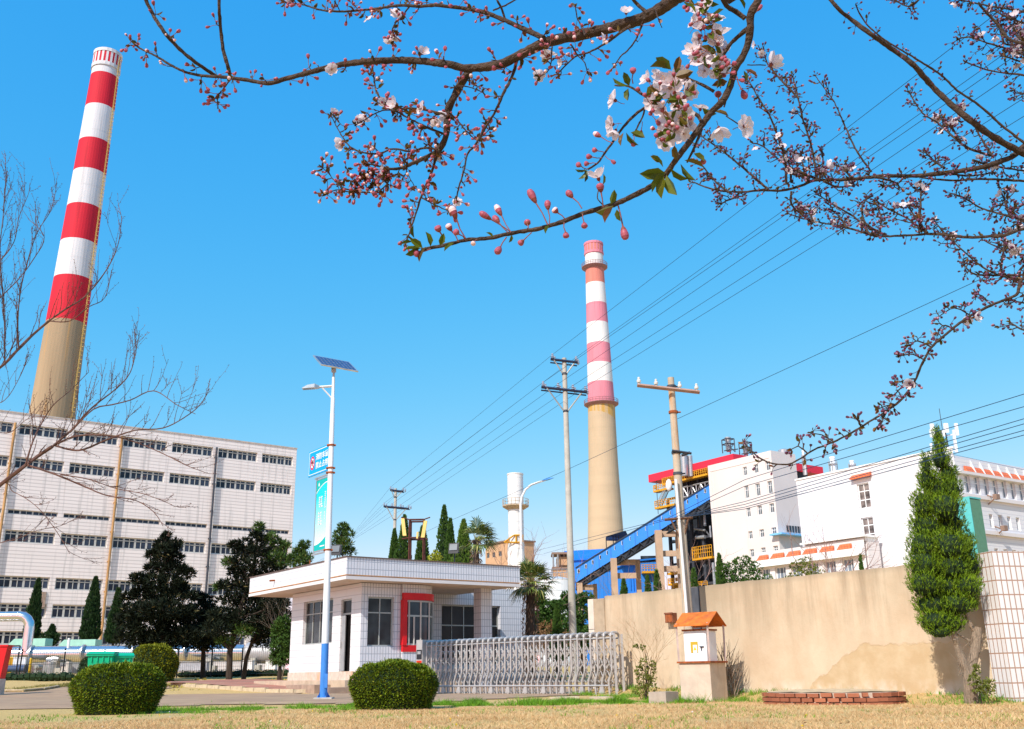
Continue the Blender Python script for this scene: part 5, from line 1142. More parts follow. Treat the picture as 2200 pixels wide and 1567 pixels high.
for py, mt in ((886, M_rust), (973, M_dsteel), (1018, M_dsteel), (831, M_dsteel)):
    z = P(1448, py, 24.2).z - b.z; c = p3at(z); m_ = MB(); m_.lathe((c.x, c.y, z - .03), [(.118, 0), (.118, .06)], 14); m_.bar((c.x + .1, c.y, z), (c.x + .19, c.y, z), .03); m_.build('band', mt, p3)
z = P(1455, 973, 24.2).z - b.z; c = p3at(z); m_ = MB(); m_.bar((c.x - .12, c.y - .12, z + .03), (c.x + .36, c.y - .12, z - .05), .045); m_.bar((c.x + .12, c.y - .1, z - .09), (c.x + .33, c.y - .1, z - .02), .05); m_.build('bracket', M_dsteel, p3)
c0_ = P(1452, 1030, 24.0) - b; c1_ = P(1476, 1325, 23.95) - b; m_ = MB(); m_.tube([c0_, c1_], .032, 8); m_.build('white_conduit', M_white, p3)
L2, R2 = P(1428, 1117, 24.0) - b, P(1488, 1112, 24.0) - b; m_ = MB(); m_.bar(L2, R2, .05); m_.bar(L2 + Vector((.15, 0, 0)), p3at(L2.z - .55) , .04); m_.bar(R2 - Vector((.1, 0, 0)), p3at(L2.z - .55), .04); m_.build('lower_arm', mat('arm_brown', (0.16, 0.09, 0.06), 0.8), p3)
# tall grey pole behind the gate is p1; wires
M_wire = mat('wire', (0.03, 0.06, 0.12), 0.6)
def hray(px, py, z):
    d = ray(px, py); t = (z - EYE) / d.z; return Vector((d.x * t, d.y * t, z))
def wire(pts, label, r=0.012, sag=0.0, group=None):
    m_ = MB(); P_ = []
    for a, b in zip(pts, pts[1:]):
        n = 10
        for k in range(n + (b is pts[-1])): t = k / n; q = a.lerp(b, t); P_.append(q - Vector((0, 0, sag * 4 * t * (1 - t))))
    m_.tube(P_, r, 4); o = m_.build('power_line', M_wire); return tag(o, label, 'power line', group or 'overhead power lines')
ends = [(2146, 25, 13.6), (2200, 86, 13.6), (2200, 107, 12.7), (2200, 143, 12.7), (2200, 211, 12.7), (2200, 250, 12.7)]
names = ['left end of the upper crossarm', 'right end of the upper crossarm', 'left end of the lower crossarm', 'second insulator of the lower crossarm', 'third insulator of the lower crossarm', 'right end of the lower crossarm']
for i, (e, nm) in enumerate(zip(ends, names)):
    q = hray(e[0], e[1], e[2]); a = ins1[i]; far = a + (q - a) * 1.35
    w = Vector((-26 - i * .9, 135, 14 - (i > 1) * 1.0))
    wire([far, a, ins2[i], w], 'black power line over the %s of the tall pole' % nm, 0.009)
g2 = 'low cables crossing the sky at the right'
def span_line(pts, label, r=.009): return wire(pts, label, r, 0, g2)
q = P(1226, 1006, 41.8); a = hray(2105, 601, 9.5); a = P(2105, 601, 24.0)
span_line([q + (a - q) * 1.3, q, P(940, 1131, 60), P(868, 1166, 90)], 'single thin cable from the clamp on the tall pole up to the right')
pin = [P(1434, 1114, 24.0), P(1448, 1113, 24.0), P(1455, 1112, 24.05), P(1464, 1112, 24.0), P(1474, 1111, 24.0), P(1483, 1110, 24.0)]
for i, (yr, lab, left) in enumerate([(847, 'topmost of the low cables at the right, ending far left of the wall pole', (1154, 1183)), (874, 'second low cable at the right, ending far left of the wall pole', (1168, 1190)), (900, 'third low cable at the right from the wall pole bracket', None), (911, 'fourth low cable at the right from the wall pole bracket', None), (925, 'fifth low cable at the right from the wall pole bracket', None), (935, 'lowest cable at the right from the wall pole bracket', None)]):
    a = P(2200, yr, 17.0); x = a + (a - pin[i]) * .25; m1 = P(1600, [1031, 1045, 1078, 1084, 1090, 1094][i], 22.4)
    span_line([x, a, m1, pin[i]] + ([P(*left, 60)] if left else []), lab, .007)
span_line([P(2044, 976, 70), P(2200, 1010, 60)], 'thin cable running down along the roof of the white wing', .012)
span_line([P(2044, 976, 70), P(1850, 1030, 80), P(1600, 1090, 90)], 'faint cable crossing the white office facade', .008)

# ---------------------------------------------------------------- solar street lamp
LY = 26.3; b = base_of(697, LY); tpz = P(717, 800, LY); off = tpz.x - b.x
M_lampblue = mat('lamp_blue', (0.05, 0.22, 0.62), 0.35, var=0.08); M_lampw = mat('lamp_white', (0.72, 0.72, 0.74), 0.35, var=0.02)
lamp = thing('solar_street_lamp', b, 'white street lamp with a blue base and tilted solar panel before the gatehouse', 'street lamp')
def lp(z): return Vector((off * z / (tpz.z - b.z), 0, z))
zbw = P(700, 1383, LY).z - b.z; H_ = tpz.z - b.z
m_ = MB(); m_.tube([lp(.03), lp(zbw)], [.098, .093], 18); m_.build('blue_base', M_lampblue, lamp, smooth=True)
m_ = MB(); zj = P(714, 890, LY).z - b.z; m_.tube([lp(zbw), lp(zj), lp(zj + .02), lp(zj + .45), lp(zj + .47), lp(H_ - .15)], [.093, .062, .055, .055, .042, .040], 18); m_.build('pole', M_lampw, lamp, smooth=True)
m_ = MB(); m_.tube([lp(H_ - .15), lp(H_ + .12)], .03, 10); c = lp(H_ + .12); m_.box(c.x - .06, c.x + .06, -.05, .05, H_ + .0, H_ + .18); m_.build('panel_mount', M_grey, lamp)
m_ = MB(); m_.prism([(-.22, -.2), (.24, -.2), (.24, .22), (-.22, .22)], -.1, .05); m_.build('foundation', mat('footing', (0.45, 0.43, 0.40), 0.9, var=0.15, scale=6), lamp)
m_ = MB()
for a in range(4): an = a * math.pi / 2 + .5; c_, s_ = math.cos(an), math.sin(an); m_.add([(c_ * .09, s_ * .09, .05), (c_ * .17, s_ * .17, .05), (c_ * .09, s_ * .09, .2)], [(0, 1, 2), (2, 1, 0)]); m_.lathe((c_ * .15, s_ * .15, .05), [(.018, 0), (.018, .04)], 6)
m_.build('base_fins', M_lampblue, lamp)
m_ = MB(); m_.box(.02, .10, -.10, -.085, .28, .62); hb = m_.build('access_door', M_lampblue, lamp)
A_, B_, C_ = P(672.5, 763, LY + .62) - b, P(750, 777.5, LY + .62) - b, P(770, 798, LY - .25) - b; D_ = A_ + C_ - B_
nn = (B_ - A_).cross(D_ - A_).normalized(); nn = nn if nn.y < 0 else -nn
m_ = MB(); th_ = nn * -.035; m_.add([A_, B_, C_, D_, A_ + th_, B_ + th_, C_ + th_, D_ + th_], [(0, 3, 2, 1), (4, 5, 6, 7), (0, 1, 5, 4), (1, 2, 6, 5), (2, 3, 7, 6), (3, 0, 4, 7)]); pnl = m_.build('solar_panel', M_galv, lamp)
m_ = MB(); M_cell = mat_glass('solar_cells', (0.03, 0.05, 0.14), 0.2, 0.3, 9)
for i in range(9):
    for j in range(4):
        f = lambda u, v: A_ + (B_ - A_) * (.03 + .94 * u) + (D_ - A_) * (.05 + .90 * v) + nn * .003
        u0, u1, v0, v1 = (i + .06) / 9, (i + .94) / 9, (j + .06) / 4, (j + .94) / 4; m_.quad(f(u0, v0), f(u1, v0), f(u1, v1), f(u0, v1))
m_.build('solar_cells', M_cell, pnl)
q0 = P(716, 830, LY) - b; q1 = P(684, 832, LY - .05) - b; m_ = MB(); m_.bar(q0, q1, .05); m_.bar(P(693, 834, LY - .05) - b, P(713, 856, LY) - b, .028); m_.build('arm', M_lampw, lamp)
h0, h1 = P(686, 832, LY - .05) - b, P(650, 833, LY - .15) - b; m_ = MB(); u = (h1 - h0); 
f = lambda t, y, z: h0 + u * t + Vector((0, y, z))
m_.add([f(0, -.05, -.03), f(.25, -.11, -.03), f(1, -.09, -.05), f(1, .09, -.05), f(.25, .11, -.03), f(0, .05, -.03), f(0, -.05, .03), f(.25, -.09, .08), f(.7, -.08, .05), f(1, -.07, -.02), f(1, .07, -.02), f(.7, .08, .05), f(.25, .09, .08), f(0, .05, .03)],
    [(0, 1, 2, 3, 4, 5)[::-1], (0, 6, 7, 1), (1, 7, 8, 2), (2, 8, 9), (2, 9, 10, 3), (3, 10, 11), (3, 11, 12, 4), (4, 12, 13, 5), (5, 13, 6, 0), (6, 13, 12, 7), (7, 12, 11, 8), (8, 11, 10, 9)]); hd_ = m_.build('lamp_head', M_galv, lamp)
m_ = MB(); m_.add([f(.3, -.08, -.034), f(.95, -.07, -.052), f(.95, .07, -.052), f(.3, .08, -.034)], [(3, 2, 1, 0)]); m_.build('light_panel', M_paleg, hd_)
for py in (957, 1006, 1016, 1182):
    z = P(708, py, LY).z - b.z; c = lp(z); m_ = MB(); m_.lathe((c.x, c.y, z - .02), [(.088, 0), (.088, .045)], 14); m_.bar((c.x - .12, 0, z), (c.x - .07, 0, z), .05); m_.bar((c.x + .07, 0, z), (c.x + .12, 0, z), .04); m_.build('clamp', M_rust, lamp)
# signs on the lamp
def glyphs(text, size, mtl, parent, name, loc, rx=math.pi / 2, thick=.004):
    cu = bpy.data.curves.new('t', 'FONT'); cu.body = text; cu.size = size; cu.extrude = thick / 2; cu.align_x = 'CENTER'; cu.align_y = 'CENTER'; cu.offset = size * .012
    to = bpy.data.objects.new('t', cu); COL.objects.link(to); bpy.context.view_layer.update()
    me = bpy.data.meshes.new_from_object(to.evaluated_get(bpy.context.evaluated_depsgraph_get())); bpy.data.objects.remove(to)
    R_ = Matrix.Rotation(rx, 4, 'X'); me.transform(Matrix.Translation(Vector(loc)) @ R_); me.materials.clear(); me.materials.append(mtl)
    return link(bpy.data.objects.new(name, me), parent)
SF = Fac((lp(5.5) + b), 126 - 180)             # faces left-front; s runs towards the pole
s0, z1 = SF.sz(666, 971); s0b, z0 = SF.sz(664, 1027); s1, z1b = SF.sz(705, 957); z1b = SF.sz(705, 957)[1]; z0b = SF.sz(703, 1011)[1]
z1m, z0m = (z1 + z1b) / 2, (z0 + z0b) / 2
sg = thing('fire_lane_sign', SF.w(0, 0, z0m), 'blue road sign with white Chinese writing and a red ring on the lamp pole', 'sign', -54); w = -s0 - .08; h = z1m - z0m
M_sblue = mat('sign_blue', (0.0, 0.34, 0.72), 0.35, var=0.03)
m_ = MB(); m_.box(s0, -.08, -.02, .02, 0, h, 0); m_.build('plate', M_sblue, sg)
m_ = MB(); e = .035; b_ = .018
for (x0_, x1_, z0_, z1_) in ((s0 + e, -.08 - e, e, e + b_), (s0 + e, -.08 - e, h - e - b_, h - e), (s0 + e, s0 + e + b_, e + b_, h - e - b_), (-.08 - e - b_, -.08 - e, e + b_, h - e - b_)): m_.box(x0_, x1_, -.024, -.0205, z0_, z1_)
m_.build('border', M_white, sg)
M_glw = mat('glyph_white', (0.78, 0.78, 0.78), 0.5, var=0.0)
cxg = (s0 - .08) / 2 + w * .15; gs = h * .27
glyphs('消防车道', gs, M_glw, sg, 'lettering', (cxg, -.023, h * .66)); glyphs('禁止占用', gs, M_glw, sg, 'lettering', (cxg, -.023, h * .33))
rc = h * .27; rx_ = s0 + w * .19; m_ = MB()
for k in range(24):
    a0, a1 = k * math.pi / 12, (k + 1) * math.pi / 12; pp = lambda a, r: (rx_ + r * .72 * math.cos(a), -.024, h * .5 + r * math.sin(a))
    m_.quad(pp(a0, rc), pp(a1, rc), pp(a1, rc * .72), pp(a0, rc * .72), 0); m_.quad(pp(a0, rc * .71), pp(a1, rc * .71), (rx_, -.0235, h * .5), (rx_, -.0235, h * .5), 1)
m_.f = [f_ if len(set(f_)) > 3 else f_ for f_ in m_.f]
m_.add([(rx_ - rc * .48, -.030, h * .5 + rc * .62), (rx_ - rc * .36, -.030, h * .5 + rc * .72), (rx_ + rc * .48, -.030, h * .5 - rc * .62), (rx_ + rc * .36, -.030, h * .5 - rc * .72)], [(0, 1, 2, 3)], 0)
m_.build('prohibition_ring', [mat('sign_red', (0.68, 0.01, 0.05), 0.4, var=0.0), M_glw], sg)
glyphs('停', rc * .95, M_black, sg, 'lettering', (rx_, -.027, h * .5))
# banner
s0, z1 = SF.sz(681, 1036); z1b = SF.sz(703, 1024)[1]; z0 = SF.sz(676, 1187)[1]; z0b = SF.sz(697, 1178)[1]; z1m, z0m = (z1 + z1b) / 2, (z0 + z0b) / 2; h = z1m - z0m
bn = thing('lamp_banner', SF.w(0, 0, z0m), 'tall turquoise banner in a steel frame on the lamp pole under the blue sign', 'banner', -54)
m_ = MB(); m_.box(s0 - .12, .05, -.02, .02, h + .06, h + .10); m_.box(s0 - .12, .05, -.02, .02, -.10, -.06); m_.box(s0 - .02, s0 + .01, -.015, .015, -.06, h + .06); m_.box(-.13, -.105, -.015, .015, -.06, h + .06)
m_.box(s0 + .012, -.132, -.015, .015, h + .0, h + .03); m_.box(s0 + .012, -.132, -.015, .015, -.03, 0); m_.build('frame', M_grey, bn)
def mat_banner():
    m, t, b = _nt('banner_print'); tc = _n(t, 'ShaderNodeTexCoord'); sp = _n(t, 'ShaderNodeSeparateXYZ'); t.links.new(tc.outputs['Object'], sp.inputs[0])
    up = _ramp(t, sp.outputs[2], h * .12, h * .75); c = _mix(t, up, (0.60, 0.78, 0.88), (0.0, 0.56, 0.66)); t.links.new(c, b.inputs['Base Color']); b.inputs['Roughness'].default_value = 0.5; return m
x0_, x1_ = s0 + .02, -.135; W_ = x1_ - x0_
m_ = MB(); m_.box(x0_, x1_, -.006, .006, .005, h - .005); m_.build('fabric', mat_banner(), bn)
m_ = MB(); M_tealg = mat('banner_green', (0.0, 0.42, 0.40), 0.5, var=0.03)
n = 16      # green corner above the white arc and green foot below the lower one
up_ = [(x0_ + W_ * k / n, h * .86 + h * .08 * math.sin(math.pi / 2 * k / n) - (1 - k / n) ** 2 * h * .04) for k in range(n + 1)]
for k in range(n): m_.quad((up_[k][0], -.008, up_[k][1]), (up_[k + 1][0], -.008, up_[k + 1][1]), (up_[k + 1][0], -.008, h - .006), (up_[k][0], -.008, h - .006), 0); m_.quad((up_[k][0], -.010, up_[k][1] - .012), (up_[k + 1][0], -.010, up_[k + 1][1] - .012), (up_[k + 1][0], -.010, up_[k + 1][1] + .012), (up_[k][0], -.010, up_[k][1] + .012), 1)
lo_ = [(x0_ + W_ * k / n, h * .085 + h * .10 * (k / n) ** 2) for k in range(n + 1)]
for k in range(n): m_.quad((lo_[k][0], -.008, .006), (lo_[k + 1][0], -.008, .006), (lo_[k + 1][0], -.008, lo_[k + 1][1]), (lo_[k][0], -.008, lo_[k][1]), 0); m_.quad((lo_[k][0], -.010, lo_[k][1] - .01), (lo_[k + 1][0], -.010, lo_[k + 1][1] - .01), (lo_[k + 1][0], -.010, lo_[k + 1][1] + .012), (lo_[k][0], -.010, lo_[k][1] + .012), 1)
dx_, dz_ = x0_ + W_ * .22, h * .925; m_.add([(dx_, -.010, dz_ + .085), (dx_ + .035, -.010, dz_ + .01), (dx_ + .022, -.010, dz_ - .03), (dx_ - .022, -.010, dz_ - .03), (dx_ - .035, -.010, dz_ + .01)], [(0, 4, 3, 2, 1)], 1)
rng = random.Random(12)
for (cx_, z_, hh_, ww_, cnt) in [(.42, .66, .16, .40, 5), (.40, .42, .20, .42, 5), (.83, .66, .24, .13, 9), (.83, .45, .12, .10, 5)]:     # columns of worn white characters
    for q in range(cnt):
        zz_ = h * (z_ + hh_ * (q / cnt - .35)); 
        for _ in range(4): a_ = x0_ + W_ * (cx_ + ww_ * rng.uniform(-.45, .1)); m_.quad((a_, -.010, zz_ + rng.uniform(0, .02)), (a_ + W_ * ww_ * rng.uniform(.25, .5), -.010, zz_ + rng.uniform(0, .02)), (a_ + W_ * ww_ * rng.uniform(.25, .5), -.010, zz_ + .035), (a_, -.010, zz_ + .035), 1)
        m_.quad((x0_ + W_ * (cx_ - ww_ * .3), -.0105, zz_), (x0_ + W_ * (cx_ - ww_ * .2), -.0105, zz_), (x0_ + W_ * (cx_ - ww_ * .2), -.0105, zz_ + h * hh_ / cnt * .8), (x0_ + W_ * (cx_ - ww_ * .3), -.0105, zz_ + h * hh_ / cnt * .8), 1)
        m_.quad((x0_ + W_ * (cx_ + ww_ * .2), -.0105, zz_), (x0_ + W_ * (cx_ + ww_ * .3), -.0105, zz_), (x0_ + W_ * (cx_ + ww_ * .3), -.0105, zz_ + h * hh_ / cnt * .8), (x0_ + W_ * (cx_ + ww_ * .2), -.0105, zz_ + h * hh_ / cnt * .8), 1)
m_.quad((x0_ + W_ * .5, -.010, h * .045), (x0_ + W_ * .92, -.010, h * .045), (x0_ + W_ * .92, -.010, h * .06), (x0_ + W_ * .5, -.010, h * .06), 1)
m_.build('print', [M_tealg, M_glw], bn)

# curved street lamp behind the palm
YS = 62.0; b = base_of(1124, YS); t = thing('curved_street_lamp', b, 'white street lamp with a long curved arm left of the tall pole', 'street lamp')
pts = [Vector((0, 0, 0))] + [P(x, y, YS) - b for x, y in ((1120, 1180), (1118.5, 1085), (1121, 1068), (1129, 1052), (1141, 1042), (1158, 1036), (1172, 1032))]
m_ = MB(); m_.tube(pts, [.12, .09, .08, .075, .07, .065, .06, .05], 10); m_.build('pole', M_lampw, t, smooth=True)
a, c = P(1165, 1034, YS) - b, P(1191, 1027, YS) - b; m_ = MB(); d = c - a; m_.add([a + Vector((0, -.12, 0)), a + d * .5 + Vector((0, -.17, -.02)), c + Vector((0, -.03, 0)), c + Vector((0, .03, 0)), a + d * .5 + Vector((0, .17, -.02)), a + Vector((0, .12, 0)), a + Vector((0, 0, .08)), a + d * .5 + Vector((0, 0, .14))], [(0, 5, 4, 3, 2, 1), (0, 1, 7, 6), (1, 2, 7), (2, 3, 7), (3, 4, 7), (4, 5, 6, 7), (5, 0, 6)]); m_.build('lamp_head', mat('lamp_head_blue', (0.08, 0.25, 0.55), 0.4), t)

# rusty lantern frame with yellow shades behind the gatehouse
YF = 47.0; b = base_of(892, YF); t = thing('lantern_frame', b, 'rusty steel frame tower with slanted yellow lamp shades behind the gatehouse roof', 'lamp tower')
M_rdk = mat('rust_dark', (0.09, 0.028, 0.02), 0.8, var=0.3); zt = P(892, 1119, YF).z - b.z; hw = (906 - 876) * YF / 2120 / 2; m_ = MB()
for x in (-hw, hw):
    for y in (-hw, hw): m_.bar((x, y, 0), (x, y, zt), .065)
for z in (zt, zt - .85):
    for p, q in (((-hw, -hw, z), (hw, -hw, z)), ((hw, -hw, z), (hw, hw, z)), ((hw, hw, z), (-hw, hw, z)), ((-hw, hw, z), (-hw, -hw, z))): m_.bar(p, q, .06)
m_.bar((-hw, -hw, zt - .85), (-hw - .35, -hw, zt - .9), .05); m_.bar((hw, -hw, zt - .85), (hw + .2, -hw, zt - .95), .05); m_.bar((-hw, -hw, zt), (-hw - .4, -hw, zt + .12), .04); m_.bar((hw, -hw, zt), (hw + .3, -hw, zt + .1), .04)
m_.build('frame', M_rdk, t)
M_ysh = mat('yellow_shade', (0.75, 0.52, 0.16), 0.6, var=0.1)
for (xa, ya, xb, yb2, w) in ((865, 1114, 869, 1151, 7), (914, 1119, 908, 1155, 7), (897, 1143, 896, 1157, 3.5)):
    p, q = P(xa, ya, YF - .4) - b, P(xb, yb2, YF - .4) - b; m_ = MB(); ww = w * YF / 2120 / 2
    m_.add([p + Vector((-ww, 0, 0)), p + Vector((ww, 0, 0)), q + Vector((ww * 1.1, 0, 0)), q + Vector((-ww * 1.1, 0, 0)), p + Vector((-ww, .18, 0)), p + Vector((ww, .18, 0)), q + Vector((ww, .18, 0)), q + Vector((-ww, .18, 0))], [(0, 3, 2, 1), (4, 5, 6, 7), (0, 1, 5, 4), (1, 2, 6, 5), (2, 3, 7, 6), (3, 0, 4, 7)]); m_.build('lamp_shade', M_ysh, t)

# ================================================================ PIPELINE, FENCE, BINS (left)
YP = 70.0; M_pipe = mat('pipe_cladding', (0.62, 0.64, 0.68), 0.16, 0.9, var=0.08, scale=2)
zp = P(200, 1403, YP).z; x0_ = P(-220, 1403, YP).x; x1_ = P(520, 1403, YP).x; r = 16.5 * YP / 2120
pl = thing('steam_pipeline', (P(100, 1400, YP).x, YP, gz(-30, 70)), 'large shiny silver pipeline with a raised loop running before the factory', 'pipeline'); O = Vector(pl.location)
m_ = MB(); m_.tube([(x0_ - O.x, 0, zp - O.z), (x1_ - O.x, 0.6, zp - O.z - .12)], r, 24); m_.build('main_pipe', M_pipe, pl, smooth=True)
for px in (70, 180, 290, 400): x = P(px, 1400, YP).x - O.x; m_ = MB(); m_.lathe((0, 0, 0), [(r + .02, -.05), (r + .02, .05)], 24); m_.v = [(x + c, a, b_ + zp - O.z) for a, b_, c in m_.v]; m_.build('pipe_band', M_galv, pl)
m_ = MB(); x2 = P(600, 1403, YP).x; r2 = 21 * YP / 2120; m_.tube([(x1_ - O.x, 0.6, zp - O.z - .15), (x1_ - O.x + .2, .6, zp - O.z - .15), (x2 - O.x, .6, zp - O.z - .2)], [r * .9, r2, r2], 24); m_.build('end_vessel', mat('vessel_grey', (0.42, 0.40, 0.40), 0.5, 0.3, var=0.1), pl, smooth=True)
zl = P(40, 1324, YP).z - O.z; xr = P(63, 1350, YP).x - O.x; rl = 10 * YP / 2120; xl = P(-80, 1324, YP).x - O.x; R_ = .75
pts = [(xl, 0, zp - O.z), (xl, 0, zl - R_)] + [(xl + R_ - R_ * math.cos(a), 0, zl - R_ + R_ * math.sin(a)) for a in (.4, .8, 1.2, 1.57)] + [(xr - R_, 0, zl)] + [(xr - R_ + R_ * math.sin(a), 0, zl - R_ + R_ * math.cos(a)) for a in (.4, .8, 1.2, 1.57)] + [(xr, 0, zp - O.z)]
m_ = MB(); m_.tube(pts, rl, 20); m_.build('loop_pipe', M_pipe, pl, smooth=True)
for px in (15, 120, 230, 340, 450, 545):
    x = P(px, 1420, YP).x - O.x; m_ = MB(); m_.box(x - .18, x + .18, -.3, .3, -.3, zp - O.z - r * .9); m_.box(x - .5, x + .5, -.35, .35, -.3, .35); m_.build('support', M_concrete, pl)
x = P(110, 1430, YP).x - O.x; m_ = MB(); m_.lathe((x, -.2, 0), [(.42, -.3), (.42, zp - O.z - r)], 20); m_.build('silver_drum', M_galv, pl, smooth=True)
m_ = MB(); x = P(148, 1378, YP).x - O.x; m_.lathe((x, 0, zp - O.z), [(.09, 0), (.09, r + .45)], 10); m_.build('riser', M_white, pl)
def mat_plain(n, c): return mat(n, c, .6, var=.15)
for (px, w, z0_, z1_, mt, nm, lab) in [(66, 1.3, 1385, 1373, (0.35, 0.62, 0.50), 'equipment_cover', 'pale green equipment cover behind the pipeline, left of the riser under the loop'), (173, 1.3, 1385, 1375, (0.35, 0.62, 0.50), 'equipment_cover', 'pale green equipment cover standing behind the pipeline beside the thin white riser')]:
    p = P(px, 1385, YP + 4); t = thing(nm, (p.x, YP + 4, p.z - .5), lab, 'machine cover'); m_ = MB(); hh_ = P(px, z1_, YP + 4).z - p.z + .5; m_.add([(-w, -.6, 0), (w, -.6, 0), (w, -.6, hh_), (-w + .35, -.6, hh_), (-w, -.6, hh_ * .6), (-w, .6, 0), (w, .6, 0), (w, .6, hh_), (-w + .35, .6, hh_), (-w, .6, hh_ * .6)], [(0, 1, 2, 3, 4), (9, 8, 7, 6, 5), (2, 7, 8, 3), (3, 8, 9, 4), (1, 6, 7, 2), (0, 4, 9, 5)]); m_.build('cover', mat('pale_green', mt, .5, var=.08) if 'pale_green' not in bpy.data.materials else bpy.data.materials['pale_green'], t)
    m_ = MB(); m_.box(-w, w, -.55, .55, -2.2, -.003); m_.build('base', M_grey, t)
# clutter under the pipe, left
for (px, py0, py1, w, col, nm, lab, kind) in [(18, 1434, 1414, 16, (0.60, 0.35, 0.03), 'valve_cage', 'yellow valve cage under the pipeline at the far left', 'cage'), (64, 1436, 1414, 6, (0.62, 0.36, 0.02), 'yellow_bollard', 'yellow post under the pipeline next to the silver drum', 'bollard'), (45, 1432, 1414, 26, (0.62, 0.64, 0.68), 'control_cabinet', 'white control cabinet under the pipeline at the left', 'cabinet'), (143, 1440, 1422, 14, (0.50, 0.46, 0.42), 'valve_pit', 'grey stepped concrete valve pit below the pipeline', 'pit'), (82, 1436, 1418, 10, (0.30, 0.30, 0.28), 'pump', 'small round grey pump under the pipeline', 'pump'), (415, 1436, 1424, 60, (0.36, 0.36, 0.40), 'low_tank', 'low grey box behind the pine trunks under the pipeline', 'tank'), (532, 1434, 1421, 22, (0.70, 0.68, 0.68), 'white_cabinet', 'white cabinet under the end of the pipeline between leaning trunks', 'cabinet'), (583, 1434, 1421, 20, (0.70, 0.68, 0.68), 'white_cabinet', 'white cabinet under the end of the pipeline next to the gatehouse shrub', 'cabinet')]:
    Yq = YP - 1.5; p = P(px, py0, Yq); z1_ = P(px, py1, Yq).z; hw = w * Yq / 2120 / 2; t = thing(nm, (p.x, Yq, min(p.z, gz(p.x, Yq))), lab, kind); z0_ = 0; hh_ = z1_ - t.location.z; mt = mat(nm + '_paint', col, .6, var=.2) if nm + '_paint' not in bpy.data.materials else bpy.data.materials[nm + '_paint']; m_ = MB()
    if nm == 'valve_cage':
        for k in range(6): m_.bar((-hw + 2 * hw * k / 5, 0, 0), (-hw + 2 * hw * k / 5, 0, hh_), .07)
        for z in (hh_ * .1, hh_ * .55, hh_): m_.bar((-hw, 0, z), (hw, 0, z), .07)
    elif nm == 'pump': m_.tube([(0, -.3, hh_ * .5), (0, .3, hh_ * .5)], hw, 14); m_.box(-hw, hw, -.2, .2, 0, hh_ * .3); m_.tube([(0, -.4, hh_ * .5), (0, -.3, hh_ * .5)], hw * .5, 10)
    elif nm == 'valve_pit': m_.box(-hw, hw * .2, -.3, .3, 0, hh_ * .6); m_.box(hw * .2, hw, -.3, .3, 0, hh_); m_.box(-hw * 1.3, -hw, -.3, .3, 0, hh_ * .25)
    elif nm == 'yellow_bollard': m_.lathe((0, 0, 0), [(hw, 0), (hw, hh_ * .92), (hw * .6, hh_)], 10)
    else:
        m_.box(-hw, hw, -.3, .3, 0.08, hh_); m_.box(-hw * 1.04, hw * 1.04, -.33, .33, hh_ + .003, hh_ + .05); m_.box(-hw * .9, hw * .9, -.25, .25, 0, .08)
        for k in (1, 2): m_.box(-hw + 2 * hw * k / 3 - .01, -hw + 2 * hw * k / 3 + .01, -.305, -.3, .1, hh_ - .05)
    m_.build('body', mt, t)
p = P(25, 1437, YP - 2.2); t = thing('blue_pipe', (p.x, YP - 2.2, p.z), 'dark blue pipe lying on the ground behind the fence at the far left', 'pipe'); m_ = MB(); m_.tube([(-1.5, 0, 0), (.9, 0, 0)], .22, 14); m_.build('tube', mat('navy_paint', (0.03, 0.06, 0.14), .5), t); m_ = MB(); m_.tube([(.9, 0, 0), (.96, 0, 0)], .28, 14); m_.build('flange', M_dsteel, t)
# mesh fence
YM = 56.0; fx = lambda px: P(px, 1420, YM).x
fn = thing('mesh_fence', (fx(0), YM, gz(fx(0), YM)), 'thin dark wire mesh fence with slim posts in front of the pipeline', 'fence'); O = Vector(fn.location)
ztf = P(100, 1394, YM).z - O.z
for px in (-60, 38, 44, 138, 223, 300, 382, 455, 520, 600): m_ = MB(); x = fx(px) - O.x; m_.bar((x, 0, -.3), (x + (0.05 if px == 44 else 0), 0, ztf - (0.1 if px > 200 else 0)), .06); m_.build('post', M_black, fn)
m_ = MB(); xa, xb = fx(-60) - O.x, fx(600) - O.x
for z in (.15, ztf * .5, ztf - .12): m_.bar((xa, 0, z), (xb, 0, z), .018)
n = 150
for k in range(n): x = lin(xa, xb, k / n); m_.bar((x, 0, .1), (x, 0, ztf - .12), .008)
m_.build('mesh', M_black, fn)
m_ = MB(); m_.bar((fx(0) - O.x, -.2, P(0, 1389, YM).z - O.z), (fx(43) - O.x, -.2, P(43, 1388, YM).z - O.z), .05); m_.bar((fx(43) - O.x, -.2, P(43, 1388, YM).z - O.z), (fx(41) - O.x, -.2, .0), .05); m_.build('gate_frame', M_black, fn)
# red box post at the left edge
b = base_of(-6, 38.0); t = thing('fire_hydrant_box', (P(-4, 1450, 38).x, 38.0, b.z), 'bright red fire box on a stone foot cut by the left edge', 'fire box'); z0_, z1_ = P(0, 1459, 38).z - b.z, P(0, 1390, 38).z - b.z
m_ = MB(); m_.add([(-.45, -.2, z0_), (.18, -.2, z0_), (.30, -.2, z1_), (-.5, -.2, z1_), (-.45, .2, z0_), (.18, .2, z0_), (.30, .2, z1_), (-.5, .2, z1_)], [(0, 1, 2, 3), (5, 4, 7, 6), (0, 4, 5, 1), (1, 5, 6, 2), (2, 6, 7, 3), (3, 7, 4, 0)]); m_.build('box', mat('fire_red', (0.65, 0.01, 0.015), .4, var=.06), t)
m_ = MB(); m_.box(-.55, .34, -.24, .24, z1_ + .002, z1_ + .06); m_.build('lid', bpy.data.materials['fire_red'], t); m_ = MB(); m_.prism([(-.5, -.22), (.2, -.22), (.2, .22), (-.5, .22)], -.3, z0_); m_.build('foot', M_granite, t)
